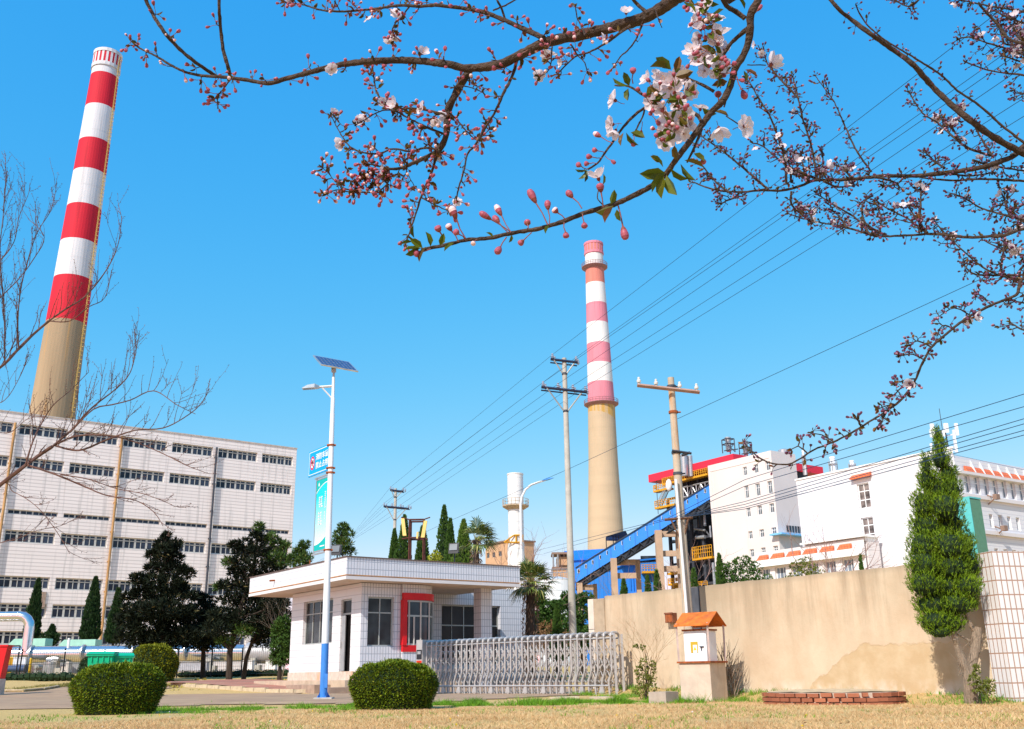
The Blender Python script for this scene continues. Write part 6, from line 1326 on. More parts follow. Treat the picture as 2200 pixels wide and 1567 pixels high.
# green wheelie bins behind the clipped hedge
Yb = 33.0; M_bin = mat('bin_green', (0.0, 0.40, 0.19), .35, var=.05)
for i, (px, w, dk, lab) in enumerate([(222, .75, 0, 'bright green wheeled bin behind the clipped hedge, left one with raised lid edge'), (265, .62, 1, 'green wheeled bin behind the clipped hedge, right one beside the round shrub')]):
    x = P(px, 1410, Yb + i * .5).x; z = gz(x, Yb); t = thing('wheeled_bin', (x, Yb + i * .5, z), lab, 'bin', 8 + i * 10, 'green bins behind the hedge'); zt = P(px, 1403 + i * 3, Yb).z - z; hw = w / 2
    m_ = MB(); m_.add([(-hw * .8, -.3, .12), (hw * .8, -.3, .12), (hw, -.38, zt - .1), (-hw, -.38, zt - .1), (-hw * .8, .3, .12), (hw * .8, .3, .12), (hw, .38, zt - .1), (-hw, .38, zt - .1)], [(0, 1, 2, 3), (5, 4, 7, 6), (1, 5, 6, 2), (4, 0, 3, 7), (0, 4, 5, 1)])
    for k in range(4): xx = -hw * .7 + k * hw * .46; m_.box(xx, xx + .03, -.41, -.37, zt - .28, zt - .12)
    m_.box(-hw - .04, hw + .04, -.43, .42, zt - .1, zt - .05); m_.build('body', M_bin, t)
    m_ = MB(); m_.add([(-hw - .05, -.45, zt - .045), (hw + .05, -.45, zt - .045), (hw, -.1, zt + .05), (-hw, -.1, zt + .06), (hw, .4, zt + .03), (-hw, .4, zt + .03), (-hw - .05, .45, zt - .045), (hw + .05, .45, zt - .045)], [(0, 1, 2, 3), (3, 2, 4, 5), (5, 4, 7, 6), (0, 3, 5, 6), (1, 7, 4, 2)]); m_.build('lid', M_bin, t)
    m_ = MB(); m_.tube([(-hw - .02, .3, .12), (-hw + .05, .3, .12)], .12, 12); m_.build('wheel', M_black, t); m_ = MB(); m_.tube([(hw - .05, .3, .12), (hw + .02, .3, .12)], .12, 12); m_.build('wheel', M_black, t)
# ================================================================ VEGETATION
def rdir(r):
    z = r.uniform(-1, 1); a = r.uniform(0, 6.2832); q = math.sqrt(1 - z * z); return Vector((q * math.cos(a), q * math.sin(a), z))
def leaf(mb, p, d, l, w, r, m=0):
    """a pointed leaf: base, two sides, tip"""
    d = d.normalized(); s = d.cross(rdir(r)); s = s.normalized() * (w / 2) if s.length > 1e-6 else Vector((w / 2, 0, 0)); b = len(mb.v); q = p + d * (l * .45)
    mb.v.extend([tuple(p), tuple(q + s), tuple(p + d * l), tuple(q - s)]); mb.f.append((b, b + 1, b + 2, b + 3)); mb.m.append(m)
def blob(mb, c, R, n, l, w, r, up=0.0, shell=0.5, out=0.6, m=0):
    for _ in range(n):
        d = rdir(r); k = shell + (1 - shell) * r.random() ** .5; p = Vector((c[0] + R[0] * d.x * k, c[1] + R[1] * d.y * k, c[2] + R[2] * d.z * k))
        leaf(mb, p, d * out + rdir(r) * .7 + Vector((0, 0, up)), l * r.uniform(.7, 1.3), w * r.uniform(.7, 1.3), r, m)
def tuft(mb, p, d, n, l, w, r, spread=.7, m=0):
    for _ in range(n): leaf(mb, p, d + rdir(r) * spread, l * r.uniform(.75, 1.2), w, r, m)
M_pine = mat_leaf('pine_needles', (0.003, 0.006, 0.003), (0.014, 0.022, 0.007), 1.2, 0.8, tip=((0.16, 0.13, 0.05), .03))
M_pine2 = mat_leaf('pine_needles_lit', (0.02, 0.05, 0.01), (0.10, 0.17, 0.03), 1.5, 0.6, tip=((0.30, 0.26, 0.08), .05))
M_cyp = mat_leaf('cypress_green', (0.02, 0.06, 0.012), (0.085, 0.16, 0.025), 2.0, 0.6)
M_cypd = mat_leaf('cypress_dark', (0.010, 0.03, 0.010), (0.035, 0.075, 0.018), 1.5, 0.6)
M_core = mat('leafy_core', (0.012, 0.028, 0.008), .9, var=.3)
M_hedge = mat_leaf('hedge_leaves', (0.035, 0.085, 0.004), (0.23, 0.28, 0.012), 3.0, 0.55, tip=((0.34, 0.30, 0.03), .06))
M_olive = mat_leaf('olive_leaves', (0.06, 0.08, 0.012), (0.22, 0.24, 0.04), 2.5, 0.6)
M_trunk = mat('dark_trunk', (0.045, 0.032, 0.024), .9, var=.4, scale=8, stretch=(1, 1, .3), bump=.6, bscale=20)
DENS = 1
def tree_px(name, label, cat, Y, trunk, clumps, mt, n=260, l=.22, w=.06, seed=1, group=None, tr=.12, per=5, mats=None, branch=True, up=.5):
    """trunk: photo points from the ground up; clumps: (px, py, rx px, ry px)"""
    r = random.Random(seed); k = Y / 2120.0
    b = base_of(trunk[0][0], Y); t = thing(name, b, label, cat, 0, group); m_ = MB()
    pts = [Vector((0, 0, -.2))] + [P(x, y, Y) - b for x, y in trunk[1:]]
    m_.tube(pts, [tr * (1 - .8 * i / (len(pts) - 1)) for i in range(len(pts))], 8)
    cl = []
    for c in clumps:
        p = P(c[0], c[1], Y + r.uniform(-.6, .6) * c[2] * k) - b; R = Vector((c[2] * k, c[2] * k * .9, c[3] * k)); cl.append((p, R, c[4] if len(c) > 4 else 0))
        if branch:
            q = min(pts, key=lambda v: abs(v.z - (p.z - R.z))); a = q.lerp(p, .5) + Vector((0, 0, -.1 * R.x)); m_.tube([q, a, p], [tr * .4, tr * .25, tr * .1], 5)
    m_.build('trunk', M_trunk, t)
    f = MB()
    for p, R, mi in cl:
        cnt = int(n * DENS * (R.x * R.z) / (1.0)) + int(12 * DENS)
        for _ in range(cnt):
            d = rdir(r); kk = .35 + .65 * r.random() ** .6; q = Vector((p.x + R.x * d.x * kk, p.y + R.y * d.y * kk, p.z + R.z * d.z * kk)); tuft(f, q, d * .5 + Vector((0, 0, up)), per, l, w, r, .75, mi)
    f.build('crown', mats or [mt], t); return t
gp = 'dark pines in front of the factory block'; DENS = 2.4
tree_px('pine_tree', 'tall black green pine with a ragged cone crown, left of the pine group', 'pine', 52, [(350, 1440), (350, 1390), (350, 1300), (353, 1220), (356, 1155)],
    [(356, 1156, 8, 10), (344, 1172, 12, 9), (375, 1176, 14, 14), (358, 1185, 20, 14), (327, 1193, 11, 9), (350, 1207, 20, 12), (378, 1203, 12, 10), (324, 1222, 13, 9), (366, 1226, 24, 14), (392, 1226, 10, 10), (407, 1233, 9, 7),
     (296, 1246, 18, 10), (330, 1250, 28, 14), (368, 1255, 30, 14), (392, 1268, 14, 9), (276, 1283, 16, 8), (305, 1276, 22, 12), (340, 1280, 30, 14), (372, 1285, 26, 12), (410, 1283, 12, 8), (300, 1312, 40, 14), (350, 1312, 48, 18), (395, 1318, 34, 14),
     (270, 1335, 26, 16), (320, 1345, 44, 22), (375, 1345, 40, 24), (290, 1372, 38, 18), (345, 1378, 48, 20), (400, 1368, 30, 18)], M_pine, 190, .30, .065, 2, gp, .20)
tree_px('pine_tree', 'short dense pine with a straight trunk, between the tall left pine and the leaning ones', 'pine', 54, [(437, 1440), (437, 1400), (437, 1340), (436, 1290)],
    [(428, 1284, 12, 8), (443, 1290, 14, 10), (432, 1310, 30, 14), (425, 1335, 36, 18), (455, 1335, 30, 16), (435, 1362, 44, 20), (420, 1382, 34, 12), (450, 1384, 36, 12)], M_pine, 190, .28, .06, 3, gp, .16)
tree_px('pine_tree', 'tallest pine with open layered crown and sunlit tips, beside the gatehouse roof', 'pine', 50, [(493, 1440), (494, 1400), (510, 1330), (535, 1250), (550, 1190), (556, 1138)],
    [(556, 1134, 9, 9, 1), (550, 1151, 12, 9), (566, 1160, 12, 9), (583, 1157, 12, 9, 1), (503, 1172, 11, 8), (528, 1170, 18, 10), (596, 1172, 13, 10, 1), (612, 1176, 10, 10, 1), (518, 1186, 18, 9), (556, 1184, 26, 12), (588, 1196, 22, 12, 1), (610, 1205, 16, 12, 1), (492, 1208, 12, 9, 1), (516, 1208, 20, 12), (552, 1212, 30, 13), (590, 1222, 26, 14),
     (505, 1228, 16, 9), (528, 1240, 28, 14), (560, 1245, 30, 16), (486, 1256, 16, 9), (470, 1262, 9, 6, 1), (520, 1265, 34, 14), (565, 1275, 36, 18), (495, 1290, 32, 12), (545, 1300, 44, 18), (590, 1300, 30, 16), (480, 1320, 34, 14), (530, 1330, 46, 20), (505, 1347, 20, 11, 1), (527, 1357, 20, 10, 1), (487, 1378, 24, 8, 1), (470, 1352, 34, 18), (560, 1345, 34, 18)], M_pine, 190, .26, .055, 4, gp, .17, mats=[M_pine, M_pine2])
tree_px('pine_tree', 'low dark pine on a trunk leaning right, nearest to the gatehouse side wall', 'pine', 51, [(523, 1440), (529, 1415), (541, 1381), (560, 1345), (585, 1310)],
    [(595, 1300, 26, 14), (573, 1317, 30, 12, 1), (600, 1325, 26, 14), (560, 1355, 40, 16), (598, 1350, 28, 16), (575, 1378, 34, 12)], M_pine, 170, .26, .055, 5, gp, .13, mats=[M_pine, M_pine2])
DENS = 1
tree_px('evergreen_shrub', 'rounded green shrub touching the left corner of the gatehouse', 'shrub', 46, [(600, 1440), (602, 1425), (608, 1380)],
    [(612, 1340, 18, 16), (605, 1362, 22, 18), (616, 1385, 18, 22), (603, 1392, 22, 20), (612, 1415, 20, 14), (598, 1350, 14, 14), (596, 1415, 16, 16)], M_cyp, 1500, .13, .05, 6, None, .12, branch=False)
DENS = 2
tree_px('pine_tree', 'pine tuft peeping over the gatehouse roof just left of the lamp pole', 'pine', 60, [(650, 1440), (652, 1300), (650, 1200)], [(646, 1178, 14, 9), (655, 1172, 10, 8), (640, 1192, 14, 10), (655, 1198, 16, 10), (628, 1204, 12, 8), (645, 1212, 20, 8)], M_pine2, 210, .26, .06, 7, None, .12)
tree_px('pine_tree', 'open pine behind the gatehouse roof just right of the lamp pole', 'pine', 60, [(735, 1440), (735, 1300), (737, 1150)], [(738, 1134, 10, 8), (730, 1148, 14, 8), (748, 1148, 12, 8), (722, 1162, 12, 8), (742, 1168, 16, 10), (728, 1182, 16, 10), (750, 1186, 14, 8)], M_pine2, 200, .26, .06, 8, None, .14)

DENS = 1
def cypress(name, label, Y, px, ytop, ybase, hw, mt, seed, n=1500, l=.2, w=.07, group=None, tw=.0, core=True):
    r = random.Random(seed); b = base_of(px, Y); t = thing(name, b, label, 'cypress', 0, group); k = Y / 2120
    zt = P(px, ytop, Y).z - b.z; zb = max(0.1, P(px, ybase, Y).z - b.z); H = hw * k
    m_ = MB(); m_.tube([(0, 0, -.2), (0, 0, zb + .2), (0, 0, zt * .8)], [.12, .10, .02], 8); m_.build('trunk', M_trunk, t)
    f = MB(); 
    prof = lambda u: H * (1 - u) ** .75 * (min(1, (u + .06) * 6)) ** .5
    lobes = [(r.uniform(0, 6.28), r.uniform(0, 1), r.uniform(.08, .25)) for _ in range(14)]
    c_ = []
    for i in range(11): u = i / 10; c_.append((max(.02, prof(u) * .72), lin(zb, zt * .97, u)))
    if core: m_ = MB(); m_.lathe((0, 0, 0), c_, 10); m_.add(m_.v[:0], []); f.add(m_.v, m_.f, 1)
    for _ in range(n):
        u = r.random() ** 1.25; a = r.uniform(0, 6.283); R = prof(u) * r.uniform(.72, 1.02)
        for la, lu, ls in lobes: R *= 1 + ls * math.exp(-((a - la + math.pi) % 6.283 - math.pi) ** 2 * 3 - (u - lu) ** 2 * 60)
        p = Vector((R * math.cos(a), R * math.sin(a), lin(zb, zt, u))); tuft(f, p, Vector((math.cos(a) * .5, math.sin(a) * .5, 1.2)), 4, l, w, r, .35)
    for _ in range(40): p = Vector((r.uniform(-.03, .03), r.uniform(-.03, .03), zt * r.uniform(.93, 1))); tuft(f, p, Vector((0, 0, 1)), 3, l, w * .6, r, .25)
    f.build('crown', [mt, M_core], t); return t
gc = 'slim cypresses by the factory front'
cypress('cypress_tree', 'narrow dark cypress directly behind the raised silver pipe loop', 78, 57, 1247, 1378, 17, M_cypd, 11, 1300, .26, .09, gc)
cypress('cypress_tree', 'tallest narrow dark cypress standing between the pipe loop and the pines', 78, 183, 1244, 1378, 21, M_cypd, 12, 1500, .26, .09, gc)
cypress('cypress_tree', 'narrow dark cypress touching the left edge of the black pine', 76, 236, 1268, 1382, 18, M_cypd, 13, 1400, .26, .09, gc)
cypress('dark_shrub', 'low dark bush between the two slim cypresses above the pipeline', 77, 100, 1346, 1385, 13, M_cypd, 14, 500, .24, .09)
tree_px('dark_shrub', 'low dark rounded bush right of the raised pipe loop', 'shrub', 77, [(110, 1440), (110, 1380)], [(98, 1372, 12, 14), (114, 1372, 14, 12), (106, 1383, 22, 8)], M_cypd, 300, .2, .08, 15, None, .1, branch=False)
gb = 'cypresses behind the gatehouse roof'
for i, (px, yt, hw, Y, lab, mt) in enumerate([(841, 1140, 12, 56, 'small cypress leftmost behind the gatehouse roof below the far pole', M_cyp), (863, 1110, 18, 54, 'cypress behind the left yellow lamp shade of the rusty frame', M_cyp), (904, 1134, 17, 53, 'cypress behind the right legs of the rusty frame', M_cyp), (952, 1089, 20, 55, 'tallest pointed cypress behind the gatehouse roof', M_cyp), (966, 1118, 13, 51, 'lower cypress joined to the right flank of the tallest one', M_cyp), (996, 1120, 22, 50, 'broad light green cypress directly left of the first palm trunk', M_olive)]):
    cypress('cypress_tree', lab, Y, px, yt, 1225 if hw < 30 else 1210, hw, M_cyp if i < 5 else mat_leaf('cypress_light', (0.045, 0.10, 0.012), (0.15, 0.23, 0.03), 2.0), 20 + i, 1100, .16, .06, gb)
tree_px('golden_shrub', 'yellow green leafy shrub showing between the cypresses over the roof', 'shrub', 49, [(936, 1440), (936, 1230)], [(936, 1192, 9, 8), (929, 1198, 8, 6), (942, 1199, 8, 6), (936, 1206, 14, 6)], mat_leaf('golden_leaves', (0.22, 0.26, 0.02), (0.45, 0.45, 0.05), 3), 500, .12, .05, 27, None, .06, branch=False)

# front cypress at the wall, on a sawn forked trunk
YFc = 19.0
fb = P(2083, 1488, YFc + .1); fb.z = -0.02; fc = thing('front_cypress', fb, 'big bright green cypress on a sawn pale forked trunk in front of the wall', 'cypress')
r = random.Random(77); k = YFc / 2120
cl = [(2014, 940, 6, 20), (2018, 960, 12, 20), (2020, 988, 20, 24), (1990, 1000, 9, 24), (1992, 1030, 18, 26), (2035, 1020, 22, 26), (2010, 1050, 34, 28), (2045, 1055, 22, 26), (1985, 1085, 26, 32), (2030, 1090, 38, 32), (1990, 1130, 34, 34), (2040, 1130, 34, 32), (1985, 1175, 34, 34), (2035, 1175, 44, 34), (2075, 1170, 20, 26),
      (1985, 1215, 36, 34), (2035, 1220, 48, 34), (2080, 1215, 26, 30), (1985, 1255, 34, 30), (2030, 1262, 46, 30), (2075, 1262, 32, 26), (2005, 1300, 40, 28), (2050, 1300, 44, 26), (2080, 1290, 22, 20), (2010, 1335, 36, 24), (2045, 1340, 26, 22), (2020, 1358, 26, 14)]
tr_ = MB(); R_ = lambda px, py, dy=0: P(px, py, YFc + dy) - fb
tr_.tube([Vector((0, 0, -.15)), R_(2084, 1465), R_(2078, 1440), R_(2068, 1420), R_(2062, 1405), R_(2056, 1385), R_(2052, 1372, -.05)], [.14, .115, .095, .075, .062, .058, .05], 12, 0, True, .07, r)
tr_.tube([R_(2082, 1452), R_(2090, 1420), R_(2096, 1395), R_(2098, 1370), R_(2100, 1348)], [.09, .085, .09, .085, .075], 12, 0, True, .08, r)
tr_.tube([R_(2097, 1360), R_(2086, 1345), R_(2078, 1325), R_(2068, 1305), R_(2050, 1280)], [.05, .04, .035, .03, .02], 8); tr_.tube([R_(2052, 1372), R_(2046, 1350), R_(2040, 1300, .1), R_(2030, 1150, .1), R_(2018, 985, .1)], [.06, .055, .05, .03, .004], 8)
tr_.tube([R_(2084, 1378), R_(2070, 1370), R_(2055, 1362)], [.025, .02, .015], 6); tr_.tube([R_(2096, 1400), R_(2106, 1385), R_(2110, 1376)], [.02, .018, .014], 6)
tr_.build('trunk', M_bark2, fc, smooth=False)
tw_ = MB()
for _ in range(26):
    a = R_(r.uniform(2058, 2092), r.uniform(1385, 1470)); q = a + Vector((r.uniform(-.35, .3), r.uniform(-.2, .1), r.uniform(-.05, .35))); tw_.tube([a, a.lerp(q, .5) + rdir(r) * .03, q], [.007, .005, .002], 4)
tw_.build('dead_twigs', M_bark2, fc)
M_fc = mat_leaf('front_cypress_leaves', (0.012, 0.045, 0.003), (0.23, 0.36, 0.012), 2.6, .55, tip=((0.26, 0.30, 0.04), .05))
f = MB(); M_blk = M_core
for px, py, rx, ry in cl:
    c = P(px, py, YFc + r.uniform(-.15, .15)) - fb; Rr = Vector((rx * k, max(.1, min(rx * k, .40)), ry * k)); n = int(5200 * rx * ry * k * k) + 40
    for _ in range(n):
        d = rdir(r); kk = .45 + .6 * r.random() ** .55; p = Vector((c.x + Rr.x * d.x * kk, c.y + Rr.y * d.y * kk, c.z + Rr.z * d.z * kk))
        ax = (Vector((d.x * .55, d.y * .55, 1.0)) + rdir(r) * .35).normalized(); L_ = r.uniform(.06, .13)
        b0 = p; side = ax.cross(rdir(r)).normalized()
        leaf(f, b0, ax, L_, .014, r)
        for q in range(3): leaf(f, b0 + ax * L_ * (.15 + .22 * q), ax + side * (.7 if q % 2 else -.7), L_ * .6, .012, r)
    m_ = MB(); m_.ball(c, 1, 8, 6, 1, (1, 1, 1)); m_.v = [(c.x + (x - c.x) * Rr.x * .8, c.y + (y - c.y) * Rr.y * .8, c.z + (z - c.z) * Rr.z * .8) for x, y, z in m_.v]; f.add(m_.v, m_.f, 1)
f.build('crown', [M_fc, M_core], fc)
tree_px('leafy_shrub', 'small olive shrub growing against the foot of the sawn cypress trunk', 'shrub', 18.7, [(2100, 1488), (2102, 1470)], [(2092, 1462, 12, 12), (2108, 1475, 16, 12), (2125, 1472, 12, 14), (2098, 1440, 7, 10), (2115, 1486, 22, 8)], M_olive, 2600, .05, .022, 31, None, .02, branch=False)

# clipped hedges
def hedge(label, px, ybase, Y, hwpx, hpx, mt, seed, n=9000, l=.045, w=.024, ry=.8, zoff=None, sq=1.0):
    r = random.Random(seed); k = Y / 2120; c = P(px, ybase, Y); z0 = gz(c.x, Y) if zoff is None else zoff; t = thing('clipped_hedge', (c.x, Y, z0), label, 'hedge'); R = hwpx * k; H = P(px, ybase - hpx, Y).z - z0
    f = MB(); cm = MB()
    def surf(u, a):       # u 0 bottom .. 1 top; boxy dome
        if u < .45: rr = lin(.84, 1.0, sstep(0, .45, u)); zz = u / .45 * .52
        else: th = (u - .45) / .55 * math.pi / 2; rr = math.cos(th) ** .62; zz = .52 + .48 * math.sin(th) ** 1.1
        p = Vector((R * rr * math.cos(a), R * ry * rr * math.sin(a), H * zz)); p *= 1 + .07 * noise.noise(p * 1.6 + Vector((seed, 0, 0))) + .035 * noise.noise(p * 5) + .02 * noise.noise(p * 11)
        return p
    N, K = 28, 12; vs = [surf(i / K, 2 * math.pi * j / N) * .965 for i in range(K + 1) for j in range(N)]
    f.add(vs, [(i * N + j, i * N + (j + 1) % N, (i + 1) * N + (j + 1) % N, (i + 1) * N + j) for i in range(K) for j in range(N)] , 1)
    for _ in range(n):
        u = r.random() ** .8; a = r.uniform(0, 6.283); p = surf(u, a); nn = (surf(min(1, u + .02), a) - surf(max(0, u - .02), a)).cross(surf(u, a + .05) - surf(u, a - .05)) * -1
        nn = nn.normalized() if nn.length > 1e-9 else Vector((0, 0, 1)); p = p * .99 + nn * r.uniform(-.02, .018)
        dd = (nn + rdir(r) * .7 + Vector((0, 0, .15 - .55 * nn.z))).normalized(); sdv = dd.cross(Vector((0, 0, 1)) + rdir(r) * .45).normalized() * w * r.uniform(.35, .65); ll = l * r.uniform(.7, 1.4) * (1 if r.random() < .97 else 2.0); b = len(f.v); qv = p + dd * ll * .45
        f.v.extend([tuple(p), tuple(qv + sdv), tuple(p + dd * ll), tuple(qv - sdv)]); f.f.append((b, b + 1, b + 2, b + 3)); f.m.append(0)
    f.build('foliage', [mt, M_core], t); m_ = MB(); 
    for q in range(5): a = q * 1.26; m_.tube([(R * .2 * math.cos(a), R * .2 * math.sin(a), -.05), (R * .4 * math.cos(a), R * .4 * math.sin(a), H * .3)], [.03, .02], 6)
    m_.build('stems', M_trunk, t); return t
hedge('wide clipped green hedge at the lower left in front of the green bins', 250, 1511, 20.8, 92, 84, M_hedge, 41, 20000)
hedge('wide clipped green hedge between the lamp pole and the silver gate', 845, 1502, 21.2, 88, 79, M_hedge, 42, 20000)
hedge('rounded yellow green clipped shrub right of the green bins', 327, 1464, 50.0, 48, 75, mat_leaf('yellow_hedge', (0.07, 0.10, 0.006), (0.30, 0.30, 0.015), 3), 43, 9000, .09, .05, 1.0)
hedge('small dark clipped bush in the shade left of the green bins', 188, 1460, 46.0, 20, 46, M_cypd, 44, 2500, .06, .035, 1.0)

# palms
def frond(mb, base, d, L, r, n=15, blade=.55, droop=.35):
    d = d.normalized(); side = d.cross(Vector((0, 0, 1))); side = side.normalized() if side.length > .1 else Vector((1, 0, 0)); up = side.cross(d).normalized()
    tip = base + d * L; mb.tube([base, base.lerp(tip, .5) + Vector((0, 0, .03)), tip], [.018, .013, .010], 4, 1)
    for i in range(n):
        a = lin(-1.5, 1.5, i / (n - 1)); bd = (d * math.cos(a) + side * math.sin(a) + up * .10).normalized(); l = blade * (1 - .25 * abs(a) / 1.5) * r.uniform(.85, 1.1); w = .030
        p0, p1, p2 = tip, tip + bd * l * .55, tip + bd * l + Vector((0, 0, -droop * l * r.uniform(.6, 1.2))); s = bd.cross(up).normalized() * w
        b = len(mb.v); mb.v.extend([tuple(p0), tuple(p1 + s), tuple(p2), tuple(p1 - s)]); mb.f.append((b, b + 1, b + 2, b + 3)); mb.m.append(0)
M_palm = mat_leaf('palm_blades', (0.03, 0.06, 0.012), (0.17, 0.22, 0.04), 3, .5, tip=((0.42, 0.38, 0.12), .12)); M_pst = mat('palm_stalk', (0.22, 0.20, 0.05), .6, var=.3)
M_fib = mat_leaf('palm_fibre', (0.07, 0.045, 0.03), (0.30, 0.20, 0.14), 5, .9)
def palm(label, Y, pxb, pxt, ytop, rad, nf, seed, wind=(0, 0, 0), L=.55, blade=.6):
    r = random.Random(seed); b = base_of(pxb, Y); top = P(pxt, ytop, Y) - b; t = thing('palm_tree', b, label, 'palm'); f = MB(); m_ = MB(); H = top.z
    m_.tube([(0, 0, -.2), top * .5, top], [rad * .7, rad * .8, rad * .65], 12, 1)
    n = int(H * 190)
    for _ in range(n):
        u = r.random(); a = r.uniform(0, 6.283); c = top * u; rr = rad * (.85 + .25 * math.sin(u * 3.1)); p = c + Vector((math.cos(a) * rr, math.sin(a) * rr, 0)); leaf(m_, p, Vector((math.cos(a) * .55, math.sin(a) * .55, -.9 if r.random() < .75 else .6)) + rdir(r) * .3, r.uniform(.12, .26), r.uniform(.02, .06), r)
    m_.build('trunk', [M_fib, M_trunk], t); fr = []
    for i in range(nf):
        a = i * 2.399; e = lin(1.25, -.65, (i / nf) ** .9); d = Vector((math.cos(a) * math.cos(e), math.sin(a) * math.cos(e), math.sin(e))) + Vector(wind); f = MB(); frond(f, top + Vector((0, 0, -.05)), d, L * r.uniform(.8, 1.15), r, 16, blade, .3 + .3 * max(0, -e)); f.build('frond', [M_palm, M_pst], t)
    return t
palm('windblown palm with brown shaggy trunk rising behind the right part of the gatehouse roof', 45.0, 1028, 1022, 1160, .20, 22, 51, (.75, 0, .15), .55, .75)
palm('full palm with shaggy trunk standing at the right corner of the gatehouse', 41.0, 1138, 1140, 1252, .25, 34, 52, (.12, 0, 0.05), .62, .68)

# shrubs and trees behind the gate and over the wall
tree_px('evergreen_shrub', 'bushy green shrub behind the gate between the palm and the tall pole', 'shrub', 47, [(1175, 1440), (1175, 1380)], [(1160, 1290, 14, 16), (1180, 1310, 24, 20), (1165, 1330, 18, 18), (1195, 1335, 18, 22), (1200, 1305, 14, 14), (1175, 1350, 24, 20), (1150, 1345, 12, 26), (1190, 1370, 30, 20), (1155, 1380, 20, 20)], M_cyp, 1100, .16, .06, 61, None, .1, branch=False)
tree_px('evergreen_shrub', 'green bush behind the tall pole above the end of the wall', 'shrub', 52, [(1250, 1440), (1250, 1380)], [(1225, 1300, 16, 22), (1245, 1290, 16, 12), (1262, 1284, 14, 10), (1215, 1285, 10, 12), (1250, 1318, 24, 18), (1230, 1345, 30, 26), (1255, 1370, 30, 24), (1225, 1390, 30, 18)], M_cyp, 1100, .16, .06, 62, None, .1, branch=False)
cypress('cypress_tree', 'dark conical cypress behind the gate just left of the tall pole', 44, 1200, 1300, 1425, 14, M_cyp, 63, 900, .15, .06)
tree_px('brown_shrub', 'dry brown shrub low behind the silver gate', 'shrub', 45, [(1180, 1440), (1180, 1400)], [(1170, 1350, 16, 12), (1195, 1345, 14, 14), (1180, 1365, 24, 10), (1210, 1368, 20, 12), (1160, 1385, 20, 14), (1200, 1390, 26, 14)], mat_leaf('dry_leaves', (0.16, 0.08, 0.03), (0.38, 0.22, 0.10), 3), 600, .12, .04, 64, None, .06, branch=False)
def bare_shrub(name, label, cat, Y, px, ybase, ytop, spread, n, seed, mt=None, r0=.03, group=None, base=None):
    r = random.Random(seed); b = base if base is not None else base_of(px, Y); t = thing(name, b, label, cat, 0, group); m_ = MB(); H = P(px, ytop, Y).z - b.z; S = spread * Y / 2120
    def grow(p, d, l, rad, lev):
        pts = [p]; q = p.copy(); dd = d.copy()
        for _ in range(4): dd = (dd + rdir(r) * .22 + Vector((0, 0, .06))).normalized(); q = q + dd * l / 4; pts.append(q.copy())
        m_.tube(pts, [rad, rad * .85, rad * .7, rad * .55, rad * .4], 4 if rad < .02 else 6)
        if lev > 0:
            for _ in range(r.randint(2, 4)): a = r.uniform(.35, 1.0); q = pts[1].lerp(pts[4], a) if r.random() < .5 else pts[min(4, int(a * 4) + 1)]; grow(q, (dd + rdir(r) * .75).normalized(), l * r.uniform(.45, .7), rad * .5, lev - 1)
    for _ in range(n): d = Vector((r.uniform(-1, 1) * S / H, r.uniform(-.4, .4) * S / H, 1)).normalized(); grow(Vector((r.uniform(-.08, .08), r.uniform(-.05, .05), 0)), d, H * r.uniform(.5, .68), r0, 3)
    m_.build('branches', mt or M_bark2, t); return t
M_pb = mat('pinkish_twigs', (0.30, 0.18, 0.15), .9, var=.3)
bare_shrub('bare_tree', 'bare leafless small tree behind the wall in front of the orange canopies', 'tree', 40, 1800, 1235, 1140, 60, 5, 71, M_pb, .05)
bare_shrub('bare_shrub', 'second bare bush behind the wall below the office windows', 'shrub', 36, 1765, 1240, 1185, 40, 4, 72, M_pb, .035)
bare_shrub('bare_shrub', 'thin bare twigs behind the wall by the blue shed and the trestle', 'shrub', 38, 1335, 1290, 1235, 20, 4, 73, M_bark2, .02)
bare_shrub('bare_tree', 'thin bare twigs rising beside the white stack above the second palm', 'tree', 50, 1135, 1250, 1150, 40, 4, 74, M_pb, .05)
bare_shrub('bare_shrub', 'bare branched bush behind the wall at the foot of the boiler house', 'shrub', 36, 1500, 1280, 1215, 60, 6, 75, M_pb, .035)
bare_shrub('bare_shrub', 'brown bare bush squeezed between pine crown and gatehouse wall', 'shrub', 47.5, 608, 1440, 1285, 30, 4, 76, M_bark2, .018)
tree_px('juniper', 'dense dark green juniper over the wall in front of the cream block', 'tree', 34, [(1600, 1440), (1600, 1260)], [(1595, 1208, 20, 12), (1575, 1222, 22, 12), (1615, 1222, 24, 14), (1600, 1238, 36, 14), (1565, 1242, 18, 12), (1640, 1244, 22, 10), (1555, 1218, 8, 12), (1600, 1255, 60, 10)], M_cyp, 900, .10, .035, 81, None, .08, branch=False)
cypress('juniper', 'small pointed juniper just left of the dense one over the wall', 34, 1564, 1192, 1262, 10, M_cyp, 82, 500, .10, .04)
tree_px('juniper', 'sparse olive juniper over the wall below the orange canopies', 'tree', 34, [(1730, 1440), (1730, 1250)], [(1730, 1206, 14, 7), (1712, 1216, 14, 8), (1735, 1222, 22, 10), (1755, 1232, 16, 8), (1720, 1236, 24, 8), (1700, 1245, 16, 6)], M_olive, 520, .10, .035, 83, None, .06, branch=False)
for i, (px, yt, hw, lab) in enumerate([(1505, 1225, 9, 'small juniper behind the wall right of the concrete pole'), (1423, 1228, 9, 'small juniper behind the wall beside the tallest trestle'), (1402, 1240, 7, 'tiny juniper behind the wall against the blue shed'), (1349, 1248, 8, 'tiny juniper behind the wall between the legs of the middle trestle'), (1878, 1194, 5, 'tiny dark conifer behind the wall at the tall office window')]):
    cypress('juniper', lab, 36, px, yt, 1290, hw, M_cyp, 90 + i, 420, .11, .04, 'small junipers over the wall')
